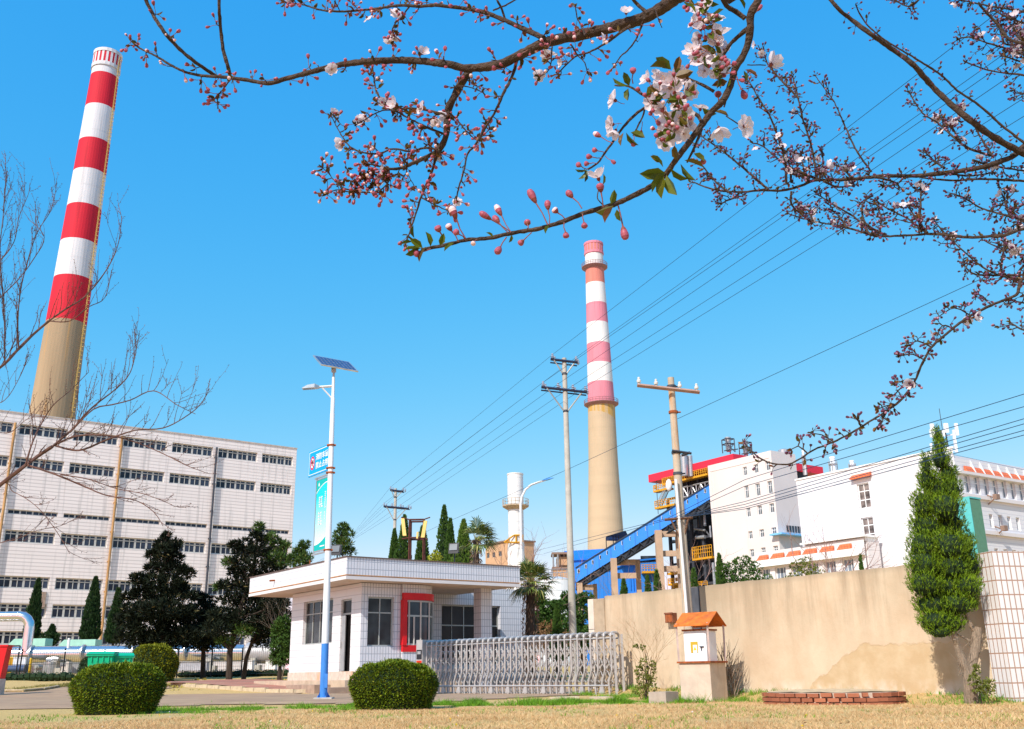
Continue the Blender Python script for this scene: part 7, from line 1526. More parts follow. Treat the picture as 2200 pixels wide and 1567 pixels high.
# shrub and bare stems by the end of the gate
tree_px('leafy_shrub', 'thin leafy shrub with green and yellow leaves by the gate end', 'shrub', 24.6, [(1385, 1498), (1388, 1470), (1392, 1440), (1388, 1410)], [(1372, 1440, 9, 12), (1385, 1430, 12, 18), (1398, 1450, 14, 18), (1385, 1465, 20, 14), (1378, 1485, 18, 10), (1402, 1478, 16, 12), (1366, 1390, 5, 4), (1381, 1392, 5, 5), (1403, 1430, 6, 12)], M_olive, 1100, .06, .025, 65, None, .03, branch=False)
bare_shrub('bare_shrub', 'tall thin bare shoots against the wall by the gate end', 'shrub', 24.9, 1383, 1490, 1330, 60, 9, 66, mat('pale_shoots', (0.42, 0.29, 0.17), .9, var=.2), .012)

# added dark leafy strips standing in for the ground shade along the fence foot
for xa, xb, Yh, hh_, lab in ((-60, 158, 53.5, .42, 'low dark leafy strip standing in for ground shade along the fence foot at the far left'), (385, 622, 56.5, .30, 'low dark leafy strip standing in for ground shade under the pines left of the gatehouse')):
    a, b = P(xa, 1450, Yh), P(xb, 1450, Yh); r = random.Random(xa + 500); t = thing('shade_strip', ((a.x + b.x) / 2, Yh, gz(a.x, Yh)), lab, 'hedge'); L2 = (b.x - a.x) / 2; f = MB(); N = int(L2 * 2 / .3)
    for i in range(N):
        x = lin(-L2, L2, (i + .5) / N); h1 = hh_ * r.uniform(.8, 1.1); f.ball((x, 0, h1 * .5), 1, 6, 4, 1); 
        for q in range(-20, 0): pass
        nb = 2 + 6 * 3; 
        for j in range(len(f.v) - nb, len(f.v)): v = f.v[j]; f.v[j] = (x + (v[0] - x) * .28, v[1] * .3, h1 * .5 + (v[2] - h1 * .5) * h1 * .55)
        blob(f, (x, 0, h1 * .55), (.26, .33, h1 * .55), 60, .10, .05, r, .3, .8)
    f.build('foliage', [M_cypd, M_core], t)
# ================================================================ BLOSSOM TREES NEAR THE CAMERA
M_petal = None
def mk_petal():
    m, t, b = _nt('petal'); n = _noise(t, 120, (1, 1, 1), 2); c = _mix(t, _ramp(t, n.outputs[0], .35, .7), (0.78, 0.64, 0.68), (0.86, 0.80, 0.83)); t.links.new(c, b.inputs['Base Color']); b.inputs['Roughness'].default_value = .6
    tr = _n(t, 'ShaderNodeBsdfTranslucent'); t.links.new(c, tr.inputs[0]); mx = _n(t, 'ShaderNodeMixShader'); mx.inputs[0].default_value = .4; out = t.nodes['Material Output']; t.links.new(b.outputs[0], mx.inputs[1]); t.links.new(tr.outputs[0], mx.inputs[2]); t.links.new(mx.outputs[0], out.inputs[0]); return m
M_petal = mk_petal()
M_calyx = mat('calyx', (0.22, 0.05, 0.035), .6, var=.3, scale=200); M_stamen = mat('stamen', (0.62, 0.30, 0.05), .6, var=.3, scale=300)
M_budp = mat('bud_pink', (0.36, 0.075, 0.11), .5, var=.3, scale=150); M_budt = mat('bud_tip', (0.74, 0.50, 0.50), .5, var=.2, scale=200); M_budd = mat('bud_dark', (0.07, 0.02, 0.035), .6, var=.3, scale=150); M_ped = mat('pedicel', (0.22, 0.07, 0.06), .6, var=.3, scale=150)
M_bud2 = mat('bud_purple', (0.12, 0.035, 0.075), .55, var=.35, scale=100)
M_lf = mat_leaf('spring_leaf', (0.05, 0.028, 0.010), (0.15, 0.11, 0.015), 30, .5, trans=.3, tip=((0.30, 0.09, 0.03), .3)); M_lfg = mat_leaf('green_leaf', (0.04, 0.05, 0.008), (0.17, 0.20, 0.015), 30, .4, trans=.3, tip=((0.16, 0.06, 0.02), .3))
def bud_mesh(L, w, mats, tipm, n=8, bulge=1.45):
    """stalk from the origin up z, then calyx and bud"""
    m_ = MB(); m_.tube([(0, 0, 0), (w * .15, 0, L * .5), (0, 0, L)], [w * .09, w * .075, w * .10], 5, 0, False)
    pr = [(0.10, 0), (.24, .16), (.38, .45), (.48, .78), (.47, 1.05), (.32, 1.3), (.0001, 1.42)]
    vs = [(w * r_ * math.cos(2 * math.pi * j / n), w * r_ * math.sin(2 * math.pi * j / n), L + w * z * bulge / 1.42) for r_, z in pr for j in range(n)]
    for i in range(len(pr) - 1): 
        b = len(m_.v); m_.add([vs[i * n + j] for j in range(n)] + [vs[(i + 1) * n + j] for j in range(n)], [(j, (j + 1) % n, n + (j + 1) % n, n + j) for j in range(n)], 1 if i < 2 else (2 if i < 3 else (tipm if i > 3 or tipm == 3 else 2)))
    return m_
def blossom_mesh(seed, cup=.35, R=1.0, hi=True):
    r = random.Random(seed); m_ = MB()
    for k in range(5):
        a0 = 2 * math.pi * k / 5 + r.uniform(-.12, .12); cu = cup + r.uniform(-.12, .16); sc = r.uniform(.88, 1.08); K = 6 if hi else 4; W = 5 if hi else 3; vs = []
        for i in range(K + 1):
            u = i / K; wid = .52 * math.sin(min(1, u * 1.06) * math.pi * .86) ** .75 * (1 - .12 * u) if u > 0 else .05
            for j in range(W):
                v = (j / (W - 1) * 2 - 1); x = R * sc * (.10 + .92 * u - .06 * (1 - v * v) * (u > .95)); y = R * sc * wid * v; z = R * (cu * u * u * .8 + .22 * abs(v) ** 1.6 * math.sin(u * 3.0) + r.uniform(-.02, .02))
                vs.append((x * math.cos(a0) - y * math.sin(a0), x * math.sin(a0) + y * math.cos(a0), z))
        m_.add(vs, [(i * W + j, i * W + j + 1, (i + 1) * W + j + 1, (i + 1) * W + j) for i in range(K) for j in range(W - 1)], 0)
    m_.lathe((0, 0, 0), [(.05 * R, -.38 * R), (.17 * R, -.28 * R), (.20 * R, -.08 * R), (.15 * R, .02 * R)], 8, 1)
    for k in range(5): a = 2 * math.pi * (k + .5) / 5; c_, s_ = math.cos(a), math.sin(a); m_.add([(c_ * .15 * R - s_ * .1 * R, s_ * .15 * R + c_ * .1 * R, -.1 * R), (c_ * .15 * R + s_ * .1 * R, s_ * .15 * R - c_ * .1 * R, -.1 * R), (c_ * .42 * R, s_ * .42 * R, -.12 * R)], [(0, 1, 2)], 1)
    for k in range(16 if hi else 6):
        a = r.uniform(0, 6.283); e = r.uniform(.15, .75); l = R * r.uniform(.35, .62); p = Vector((math.cos(a) * math.sin(e) * l, math.sin(a) * math.sin(e) * l, math.cos(e) * l)); m_.tube([(0, 0, 0), p], [.012 * R, .009 * R], 3, 0, False); m_.ball(p, .035 * R, 4, 3, 2)
    m_.tube([(0, 0, -.38 * R), (.06 * R, 0, -.8 * R), (0, 0, -1.15 * R)], [.035 * R, .03 * R, .035 * R], 5, 3, False); return m_
def mesh_of(mb, mats, name, smooth=True):
    me = bpy.data.meshes.new(name); me.from_pydata([tuple(v) for v in mb.v], [], mb.f)
    for x in mats: me.materials.append(x)
    me.polygons.foreach_set('material_index', mb.m); me.polygons.foreach_set('use_smooth', [smooth] * len(me.polygons)); me.update(); return me
def orient(d, roll=0.0):
    q = Vector(d).normalized().to_track_quat('Z', 'Y'); return q.to_matrix().to_4x4() @ Matrix.Rotation(roll, 4, 'Z')
def catmull(pts, step):
    out = []; n = len(pts)
    for i in range(n - 1):
        p0, p1, p2, p3 = pts[max(0, i - 1)], pts[i], pts[i + 1], pts[min(n - 1, i + 2)]; k = max(1, int((p2 - p1).length / step))
        for j in range(k):
            t = j / k; out.append(.5 * ((2 * p1) + (p2 - p0) * t + (2 * p0 - 5 * p1 + 4 * p2 - p3) * t * t + (-p0 + 3 * p1 - 3 * p2 + p3) * t ** 3))
    out.append(pts[-1]); return out
class Tree:
    def __init__(s, thing_, seed, bark, bud_mats, leafm): s.t = thing_; s.O = Vector(thing_.location); s.r = random.Random(seed); s.bark = bark; s.buds = []; s.leaves = MB(); s.flowers = []; s.bm = bud_mats; s.lm = leafm
    def limb(s, px, r0, r1, Y0, Y1, name='branch', pre=(), dens=0.0, spur=12, nb=(2, 5), bw=7, fl=.04, lf=.5, ped=12, knob=.10, twig=0.0, sides=None, jit=.012):
        """trace a limb from thick end to tip; optional spurs with buds, leaves, flowers"""
        r = s.r; n = len(px); pts = []
        for i, (x, y) in enumerate(px):
            Y = lin(Y0, Y1, i / (n - 1)) * (1 + r.uniform(-jit, jit)); pts.append(P(x, y, Y))
        pp = list(pre) + pts; k = lin(Y0, Y1, .5) / 2120
        cv_ = catmull([Vector(p) for p in pp], 9 * k); N = len(cv_); R0, R1 = r0 * Y0 / 2120, r1 * Y1 / 2120
        i0 = min(range(N), key=lambda q: (cv_[q] - pts[0]).length) if pre else 0
        rad = [(R0 * 1.15 if i < i0 else max(R1, lin(R0, R1, ((i - i0) / max(1, N - 1 - i0)) ** .85))) * (1 + r.uniform(-knob, knob)) for i in range(N)]
        if pre: 
            m0 = len(pre)
        cv_ = [c + rdir(r) * (.6 * k) for c in cv_]
        m_ = MB(); sd = sides or (10 if r0 > 6 else 6 if r0 > 2.5 else 5); m_.tube([c - s.O for c in cv_], rad, sd)
        L = 0.0; nxt = 0.0
        if dens:
            gap = dens * k
            for i in range(1, N):
                seg = (cv_[i] - cv_[i - 1]).length; L += seg
                c = cv_[i]; d = (cv_[i] - cv_[i - 1]).normalized() if seg > 0 else Vector((0, 0, 1))
                v_ = c - Vector((0, 0, EYE)); w_ = v_.dot(FV); sx_, sy_ = CX + F_PX * v_.dot(RV) / w_, CY - F_PX * v_.dot(UV) / w_
                if not (-60 < sx_ < 2290 and -120 < sy_ < 1600): nxt = L; continue
                while L > nxt:
                    nxt += gap * r.uniform(.5, 1.5); side = d.cross(rdir(r)).normalized(); sd_ = (side + d * r.uniform(.1, .8) + Vector((0, -.2, .15))).normalized()
                    l = spur * k * r.uniform(.4, 1.5); q = c + sd_ * l; m_.tube([c - s.O, c.lerp(q, .5) + rdir(r) * l * .08 - s.O, q - s.O], [1.6 * k * max(.7, r0 / 8), 1.4 * k, 1.5 * k], 4)
                    s.cluster(q, sd_, k, r.randint(*nb), bw, fl, lf, ped)
                    if twig and r.random() < twig:
                        q2 = q + (sd_ + rdir(r) * .5).normalized() * l * 2.2; m_.tube([q - s.O, q2 - s.O], [1.3 * k, 1.0 * k], 4); s.cluster(q2, sd_, k, r.randint(*nb), bw, fl, lf, ped)
            s.cluster(cv_[-1], (cv_[-1] - cv_[-2]).normalized(), k, nb[1], bw, fl, 1, ped)
        m_.build(name, s.bark, s.t, smooth=True); return cv_
    def cluster(s, q, sd, k, n, bw, fl, lf, ped):
        r = s.r
        for _ in range(n):
            d = (sd * .6 + rdir(r) * .9 + Vector((0, 0, -.05))).normalized(); w = bw * k * r.uniform(.65, 1.2)
            if r.random() < fl: s.flowers.append((q + d * bw * k * 1.6, d, bw * k * r.uniform(1.5, 2.1)))
            else: s.buds.append((q, d, w, ped * k * r.uniform(.6, 1.4)))
        for _ in range(int(n * lf + r.random())):
            s.leaf3(q, (sd + rdir(r) * .9).normalized(), bw * k * r.uniform(1.2, 2.4))
    def leaf3(s, p, d, l, wd=.5, m=0):
        r = s.r; side = d.cross(rdir(r)); side = side.normalized() * l * wd * .5; up = d.cross(side).normalized() * l * .12; b = len(s.leaves.v); p = p - s.O
        for v in (p, p + d * l * .35 + side + up, p + d * l * .75 + side * .8 + up * .5, p + d * l - up * 1.5, p + d * l * .75 - side * .8 + up * .5, p + d * l * .35 - side + up, p + d * l * .5 - up * .6): s.leaves.v.append(tuple(v))
        for f_ in ((0, 1, 6), (1, 2, 6), (2, 3, 6), (3, 4, 6), (4, 5, 6), (5, 0, 6)): s.leaves.f.append(tuple(b + i for i in f_)); s.leaves.m.append(m)
    def finish(s, hi, nmax=100):
        s.buds.sort(key=lambda b: -b[2] * 2120 / max(.3, b[0].y)); vis = []
        protos = [mesh_of(bud_mesh(2.2, 1, None, tp, 8 if hi else 6), s.bm, 'flower_bud') for tp in (2, 3)]
        mbp = [bud_mesh(2.2, 1, None, tp, 6 if hi else 5) for tp in (2, 3)]; rest = MB()
        for i, (q, d, w, pl_) in enumerate(s.buds):
            v = 1 if s.r.random() < .22 else 0; M_ = Matrix.Translation(q - s.O) @ orient(d, s.r.uniform(0, 6.28)) @ Matrix.Diagonal((w, w, w, 1))
            zf = (pl_ / w) / 2.2
            if i < nmax:
                o = bpy.data.objects.new('flower_bud', protos[v]); COL.objects.link(o); o.parent = s.t; o.matrix_basis = M_ @ Matrix.Diagonal((1, 1, min(1.5, max(.65, zf)), 1))
            else:
                m = mbp[v]; b = len(rest.v); rest.v.extend([tuple(M_ @ Vector(p)) for p in m.v]); rest.f.extend([tuple(b + j for j in f_) for f_ in m.f]); rest.m.extend(m.m)
        if rest.v: o = rest.build('flower_buds', s.bm, s.t, smooth=True); o['kind'] = 'stuff'
        bms = [mesh_of(blossom_mesh(sd, cu, 1.0, hi), [M_petal, M_calyx, M_stamen, M_ped], 'blossom') for sd, cu in ((1, .3), (2, .7), (3, 1.1), (4, .15))]
        s.flowers.sort(key=lambda b: -b[2]); 
        for i, fl_ in enumerate(s.flowers[:100]):
            q, d, R = fl_[:3]; o = bpy.data.objects.new('blossom', bms[fl_[3] if len(fl_) > 3 else s.r.randint(0, 3)]); COL.objects.link(o); o.parent = s.t; o.matrix_basis = Matrix.Translation(q - s.O) @ orient(d, s.r.uniform(0, 6.28)) @ Matrix.Diagonal((R, R, R, 1))
        if s.leaves.v: s.leaves.build('leaves', s.lm, s.t)

# ---------------------------------------------------------------- the near tree: thick limb and the close hanging branch
nt = thing('plum_tree', (1.25, -0.15, gz(1.25, -.15)), 'nearest flowering plum whose thick dark branch and white blossoms hang across the top centre', 'tree')
T = Tree(nt, 101, M_bark, [M_ped, M_calyx, M_budp, M_budt], [M_lf, M_lfg])
top = Vector((1.15, .15, 1.75)); m_ = MB(); m_.tube([Vector((1.25, -.15, -.2)) - T.O, Vector((1.22, -.05, .8)) - T.O, top - T.O], [.06, .05, .035], 12); m_.build('trunk', M_bark, nt, smooth=True)
A = T.limb([(1560, -90), (1470, -18), (1425, 15), (1380, 40), (1330, 55), (1250, 75), (1180, 90), (1130, 112), (1075, 138), (1005, 147), (960, 138), (880, 130), (800, 132), (740, 138), (680, 152), (620, 168), (575, 179), (530, 172), (480, 166), (420, 161), (380, 147), (330, 118), (300, 104), (281, 88)], 19, 1.6, 1.15, 1.55, pre=[top, Vector((.85, .7, 1.72))], dens=46, spur=12, nb=(1, 4), bw=9, ped=13, fl=.03, lf=.5, knob=.08)
kw = dict(dens=20, spur=10, nb=(1, 4), bw=8.5, ped=13, fl=.02, lf=1.0)
kw2 = dict(dens=26, spur=10, nb=(1, 4), bw=8.5, ped=13, fl=.03, lf=.5)
T.limb([(1010, 147), (998, 168), (985, 190), (972, 215), (962, 240), (961, 270), (956, 300), (942, 325)], 11, 7, 1.33, 1.36, **{**kw2, 'dens': 40})
T.limb([(942, 325), (935, 345), (924, 380), (907, 418), (893, 460), (880, 500), (870, 525)], 4, 1.5, 1.36, 1.40, **kw)
T.limb([(944, 325), (920, 336), (890, 350), (860, 362), (835, 363), (810, 356), (785, 352)], 6, 2, 1.36, 1.42, **kw)
T.limb([(940, 322), (915, 318), (880, 325), (845, 320), (815, 330), (780, 328), (752, 315), (730, 285), (712, 250)], 3, 1.2, 1.36, 1.45, **kw)
T.limb([(958, 290), (920, 275), (885, 258), (845, 238), (815, 240), (788, 255), (765, 268)], 3, 1.3, 1.35, 1.43, **kw)
T.limb([(955, 246), (920, 238), (880, 233), (846, 238), (825, 222), (808, 195), (803, 165), (799, 143)], 2.8, 2, 1.34, 1.45, **kw)
T.limb([(836, 362), (835, 390), (815, 410), (780, 414), (745, 412), (722, 408), (702, 418)], 2.2, 1.2, 1.40, 1.45, **kw)
T.limb([(770, 412), (742, 406), (722, 392), (705, 372), (694, 362)], 1.8, 1.0, 1.42, 1.46, **kw)
T.limb([(860, 325), (868, 350), (878, 378), (890, 400)], 1.8, 1.0, 1.38, 1.40, **kw)
T.limb([(1112, 125), (1100, 165), (1082, 200), (1065, 238), (1046, 270), (1022, 310), (1004, 332), (996, 370), (986, 402), (980, 430)], 4.5, 1.5, 1.27, 1.35, **kw2)
T.limb([(965, 242), (985, 262), (1005, 285), (1025, 300), (1050, 280)], 2.2, 1.2, 1.33, 1.36, **kw)
T.limb([(905, 425), (930, 438), (950, 448), (965, 455)], 2, 1, 1.38, 1.40, **kw)
T.limb([(1168, 82), (1120, 60), (1080, 42), (1040, 27), (1000, 19), (940, 12), (900, 14), (860, 12), (800, 20), (740, 25), (690, 22), (650, 10), (612, 6)], 7, 1.6, 1.23, 1.50, **kw2)
T.limb([(880, 14), (862, 38), (846, 55), (840, 78)], 2.4, 1.4, 1.38, 1.42, **{**kw, 'lf': 1.4})
T.limb([(300, -30), (325, 25), (352, 68), (380, 100), (412, 128), (440, 148), (466, 165)][::-1], 4.2, 4.8, 1.5, 1.4, **{**kw2, 'dens': 90})
T.limb([(494, 160), (488, 138), (479, 105), (474, 60), (471, 20), (470, -40)], 5, 4.0, 1.5, 1.42, **{**kw2, 'dens': 160})
T.limb([(1355, 55), (1330, 72), (1302, 93), (1267, 112), (1240, 120), (1217, 139), (1198, 160)], 4, 1.6, 1.18, 1.24, **kw2)
T.limb([(1384, 40), (1376, 62), (1366, 85), (1352, 105), (1333, 122), (1322, 137)], 3.2, 1.4, 1.17, 1.2, **{**kw2, 'dens': 60})
T.limb([(1408, 22), (1414, 40), (1422, 60)], 2, 1, 1.16, 1.17)
T.limb([(1258, 76), (1248, 55), (1240, 38), (1236, 15)], 3, 1.5, 1.2, 1.22, **kw2)
T.limb([(1228, 98), (1240, 118), (1256, 135), (1262, 155)], 2, 1.2, 1.2, 1.22, **kw2)
T.limb([(1186, 100), (1185, 125), (1180, 150), (1160, 165)], 2, 1.2, 1.22, 1.24, **{**kw, 'fl': .2, 'lf': 1})
T.limb([(1085, 42), (1078, 20), (1070, 5), (1062, -12)], 3, 3, 1.3, 1.28); T.limb([(1060, 22), (1090, 10), (1120, -8)], 2.4, 2, 1.3, 1.28)
T.limb([(1392, 30), (1370, 10), (1350, -12)], 5, 4, 1.15, 1.14)
T.limb([(500, 165), (485, 185), (470, 205), (466, 222)], 2, 1, 1.52, 1.54, **{**kw, 'lf': 1.0})
T.limb([(968, 190), (990, 185), (1015, 190), (1035, 198)], 2, 1, 1.33, 1.34, **kw)
# close branch (N)
YN = .74; kN = YN / 2120
N_ = T.limb([(1660, -120), (1645, -50), (1628, 2), (1613, 30), (1612, 60), (1608, 88), (1598, 118), (1580, 145), (1574, 168), (1566, 192), (1552, 218), (1530, 240), (1510, 266), (1490, 292), (1470, 320), (1450, 347), (1430, 375), (1400, 400), (1360, 421), (1318, 440), (1262, 456), (1210, 476), (1160, 491), (1100, 501), (1050, 512), (1000, 516), (970, 524), (940, 530), (905, 537)], 11, 4.0, .70, .78, pre=[top, Vector((.75, .5, 1.62))], knob=.10, sides=14, jit=.004)
T.limb([(1610, 60), (1590, 75), (1567, 98), (1554, 120)], 7, 3.5, .72, .73, sides=8); T.limb([(1600, 40), (1580, 25), (1560, 12), (1545, -20)], 7, 5, .72, .70, sides=8)
T.limb([(1506, 262), (1500, 250), (1472, 232), (1453, 216), (1418, 209), (1391, 228), (1364, 247), (1345, 267), (1329, 286), (1317, 305), (1302, 325), (1283, 352), (1263, 364)], 5, 2.4, .74, .76, sides=8, jit=.004)
T.limb([(1402, 215), (1375, 201), (1352, 186), (1321, 184)], 3.4, 2, .75, .76); T.limb([(1534, 197), (1507, 182), (1476, 168)], 4, 3, .74, .745); T.limb([(1507, 278), (1492, 317), (1476, 350)], 4, 2.5, .74, .75); T.limb([(1570, 178), (1562, 205), (1556, 230)], 3, 2, .735, .74)
T.limb([(1385, 232), (1380, 252), (1366, 280), (1360, 292)], 2.6, 1.8, .75, .75)
def nb_(bx, by, tx, ty, w=21):       # a bud standing on a stalk from (bx,by) to (tx,ty)
    a, b = P(bx, by, YN), P(tx, ty, YN + .008 * T.r.uniform(-1, 1)); T.buds.append((a, (b - a).normalized(), w * kN * .80, max(.001, (b - a).length - w * kN * .4)))
for q in [(1098, 500, 1071, 452), (1095, 497, 1049, 468), (1092, 500, 1069, 475), (1177, 484, 1147, 428, 24), (1180, 483, 1177, 445), (1215, 472, 1198, 457), (1250, 448, 1226, 420, 22), (1296, 445, 1290, 405, 25), (1000, 512, 977, 462, 25), (985, 520, 966, 490), (955, 520, 942, 493, 23), (1000, 515, 985, 503), (1133, 492, 1133, 484, 22), (1212, 478, 1214, 492), (1252, 460, 1254, 474), (1088, 510, 1072, 536, 23), (1142, 500, 1120, 521, 20), (925, 535, 898, 544, 23), (1328, 442, 1340, 495, 26), (1317, 308, 1287, 292, 18), (1300, 328, 1278, 323, 17), (1293, 340, 1266, 337, 18), (1300, 335, 1316, 347, 14), (1362, 290, 1361, 308, 17), (1360, 180, 1360, 166, 22),
          (1583, 165, 1597, 200, 23), (1545, 225, 1543, 205, 24), (1548, 190, 1542, 168, 20), (1500, 330, 1503, 335, 20), (1380, 262, 1378, 278, 14), (1262, 364, 1244, 355, 18), (1283, 352, 1262, 352, 17), (1610, 45, 1636, 12, 15), (1484, -10, 1476, 24, 16), (1395, 240, 1412, 262, 15), (1500, 100, 1503, 80, 16), (1025, 515, 1018, 522, 16)]: nb_(*q)
def fl_(x, y, R, d, k=None, Yo=0.0): T.flowers.append((P(x, y, YN + Yo), Vector(d), R * kN, k if k is not None else T.r.randint(0, 3)))
for x, y, R, d, k in [(1512, 25, 30, (-.3, -.6, .3), 1), (1498, 45, 24, (-.8, -.3, .3), 1), (1535, 42, 26, (.1, -.7, .5), 0), (1540, 75, 28, (.2, -.5, .6), 2), (1500, 85, 22, (-.8, -.2, -.4), 3), (1510, 128, 38, (-.3, -.85, .3), 0), (1545, 142, 30, (.3, -.7, -.5), 3), (1535, 90, 24, (0, -.9, 0), 1), (1392, 172, 22, (-.7, -.3, .4), 1), (1425, 176, 30, (0, -.9, .4), 0), (1452, 172, 26, (.3, -.8, .1), 1), (1440, 190, 30, (-.2, -.7, -.5), 3), (1475, 195, 26, (.5, -.5, -.4), 1), (1318, 215, 26, (-.9, -.3, .2), 3), (1313, 268, 24, (-.9, -.2, -.2), 3), (1322, 282, 18, (-.4, .1, -.9), 2),
                       (1462, 255, 34, (-.1, -.8, -.4), 0), (1440, 262, 28, (-.6, -.5, -.4), 1), (1432, 300, 28, (-.6, -.4, -.5), 3), (1450, 280, 26, (.2, -.6, -.6), 0), (1478, 268, 24, (.6, -.5, 0), 1), (1505, 233, 20, (.2, -.3, .9), 3), (1545, 278, 24, (.1, -.2, -1), 2), (1598, 272, 30, (.55, -.7, -.2), 3), (1285, 382, 24, (-.3, -.4, .8), 2), (1658, 138, 24, (.7, .1, .6), 2), (1400, 220, 22, (-.3, -.8, -.3), 0), (1420, 235, 20, (-.4, -.5, -.5), 1), (1490, 110, 24, (-.5, -.6, .2), 1), (1460, 215, 20, (.2, -.8, -.1), 0)]: fl_(x, y, R, d, k)
for q_ in [(1522, 12), (1508, 60), (1528, 100), (1500, 135), (1535, 160), (1550, 110), (1410, 165), (1460, 158), (1432, 205), (1450, 225), (1475, 240), (1455, 300), (1472, 290), (1420, 285), (1468, 180), (1405, 190), (1515, 155), (1490, 60)]:
    fl_(q_[0] + T.r.uniform(-6, 6), q_[1] + T.r.uniform(-6, 6), T.r.uniform(15, 21), (T.r.uniform(-.7, .6), T.r.uniform(-.9, -.2), T.r.uniform(-.7, .7)), None, T.r.uniform(-.015, .03))
for q_ in [(1515, 120), (1450, 190), (1455, 250), (1530, 60), (1500, 20), (1410, 200), (1440, 290), (1550, 150)]:
    for _ in range(8): c_ = P(q_[0] + T.r.gauss(0, 14), q_[1] + T.r.gauss(0, 14), YN - .02); T.leaf3(c_, rdir(T.r), T.r.uniform(18, 34) * kN, .5, 1); T.buds.append((c_, rdir(T.r), 11 * kN, 20 * kN))
T.limb([(1296, 442), (1283, 425), (1290, 400)], 1.5, 1.5, .76, .76); T.limb([(1606, 140), (1625, 140), (1645, 140)], 1.5, 1.5, .73, .73); T.limb([(1560, 250), (1575, 260), (1590, 270)], 1.5, 1.5, .74, .74)
def lv(x, y, dx, dy, L, dz=-.2, m=1): T.leaf3(P(x, y, YN - .004), (RV * dx - UV * dy + FV * dz).normalized(), L * kN, .48, m)
for x, y, dx, dy, L in [(1430, 372, -1, .1, 62), (1428, 375, -.7, .7, 58), (1425, 378, -.2, 1, 55), (1432, 376, .3, .9, 60), (1440, 362, .9, .8, 50), (1425, 360, -.6, -.9, 40), (1420, 350, -.9, -.6, 30), (1462, 352, .5, .9, 55), (1470, 345, .9, .2, 50), (1490, 330, .8, .5, 34), (1455, 345, -.3, -1, 36), (1318, 442, -.9, .5, 50), (1316, 445, -.6, .9, 46), (1312, 440, .3, -1, 36), (1325, 450, .2, 1, 30), (1262, 365, -.6, .9, 34), (1262, 365, -1, .2, 30), (1255, 362, .2, 1, 34), (1440, 145, -1, -.1, 54), (1442, 150, -.8, -.6, 50), (1450, 155, .3, -1, 40), (1450, 165, .9, -.2, 46), (1480, 160, -.2, .9, 40), (1440, 200, .4, 1, 40), (1352, 185, -.4, -.9, 36), (1350, 185, -.9, -.2, 44), (1350, 190, -.2, 1, 36), (1345, 285, .5, .8, 44), (1340, 285, -.4, 1, 34), (1355, 285, .9, .3, 38), (1600, 150, .9, .4, 36), (1598, 152, .2, 1, 30), (1540, 245, -1, -.2, 42), (1535, 240, .9, .2, 36), (1560, 165, -1, -.2, 36), (1563, 175, -1, .3, 40), (1540, 125, -.7, -.6, 50), (1545, 130, -.2, -1, 40), (1525, 70, -.5, .8, 34), (1470, 230, -.6, -.8, 34), (1465, 235, .2, 1, 46), (1470, 210, .7, -.8, 40), (1555, 20, -.8, .5, 50), (1545, 10, -.9, -.2, 44), (1600, 20, -.4, -.9, 34), (905, 535, -1, -.1, 40), (908, 533, -.8, -.6, 36), (915, 530, -.5, .8, 40), (925, 530, -.2, -1, 36), (945, 528, .3, -.8, 30), (900, 535, -.9, .5, 34), (975, 522, -.7, .5, 30), (885, 520, -.8, .1, 26), (890, 512, -.2, -.9, 30), (1180, 484, -.3, .5, 26), (1295, 398, .2, -.9, 26), (1100, 505, -.2, .7, 20), (1060, 510, -.5, -.4, 20)]: lv(x, y, dx, dy, L)
for _ in range(26):       # dense bronze tuft at the lower left cluster
    T.cluster(P(790 + T.r.gauss(0, 22), 382 + T.r.gauss(0, 16), 1.42), rdir(T.r), 1.42 / 2120, 3, 8, .05, 1.6, 10)
T.finish(True)

# ---------------------------------------------------------------- the second tree, further right
rt_ = thing('plum_tree', (2.3, 2.5, gz(2.3, 2.5)), 'second plum with finer twigs and small purple buds filling the upper right', 'tree')
M_pedd = mat('pedicel_dark', (0.07, 0.025, 0.03), .6, var=.3, scale=150); M_budt2 = mat('bud_tip_dusky', (0.34, 0.17, 0.24), .5, var=.3, scale=200)
T = Tree(rt_, 202, M_bark, [M_pedd, M_budd, M_bud2, M_budt2], [M_lf, M_lfg])
j1 = P(2235, 350, 2.45); tp2 = Vector((2.05, 2.5, 2.35)); m_ = MB(); m_.tube([Vector((2.3, 2.5, -.2)) - T.O, Vector((2.25, 2.5, .9)) - T.O, Vector((2.1, 2.5, 1.7)) - T.O, tp2 - T.O], [.09, .075, .06, .045], 12); m_.build('trunk', M_bark, rt_, smooth=True)
kb = dict(dens=16, spur=8, nb=(1, 4), bw=5.2, ped=8, fl=.03, lf=.5, knob=.12)
kd = dict(dens=12, spur=8, nb=(1, 4), bw=5.6, ped=8, fl=.06, lf=.5, twig=.2)
T.limb([(2240, 352), (2190, 325), (2140, 298), (2090, 263), (2040, 222), (2000, 182), (1960, 138), (1920, 108), (1870, 73), (1830, 43), (1800, 18), (1765, -25)], 9.5, 4.5, 2.45, 2.3, pre=[Vector((2.1, 2.5, 1.7)), Vector((1.7, 2.48, 1.72))], **{**kb, 'dens': 55})
T.limb([(2230, 330), (2200, 307), (2154, 271), (2107, 229), (2057, 195), (2020, 160), (1960, 122), (1900, 85), (1860, 50), (1840, 15)], 3.6, 2, 2.4, 2.2, **{**kb, 'dens': 60})
T.limb([(2240, 318), (2170, 340), (2120, 357), (2060, 368), (2000, 375), (1950, 379), (1900, 378), (1860, 382), (1800, 387), (1750, 388), (1720, 400), (1680, 410), (1640, 409), (1590, 413), (1550, 410), (1515, 402), (1490, 392)], 7.5, 1.6, 2.45, 2.6, pre=[Vector((2.1, 2.5, 1.75)), Vector((1.7, 2.48, 1.66))], **{**kb, 'dens': 40})
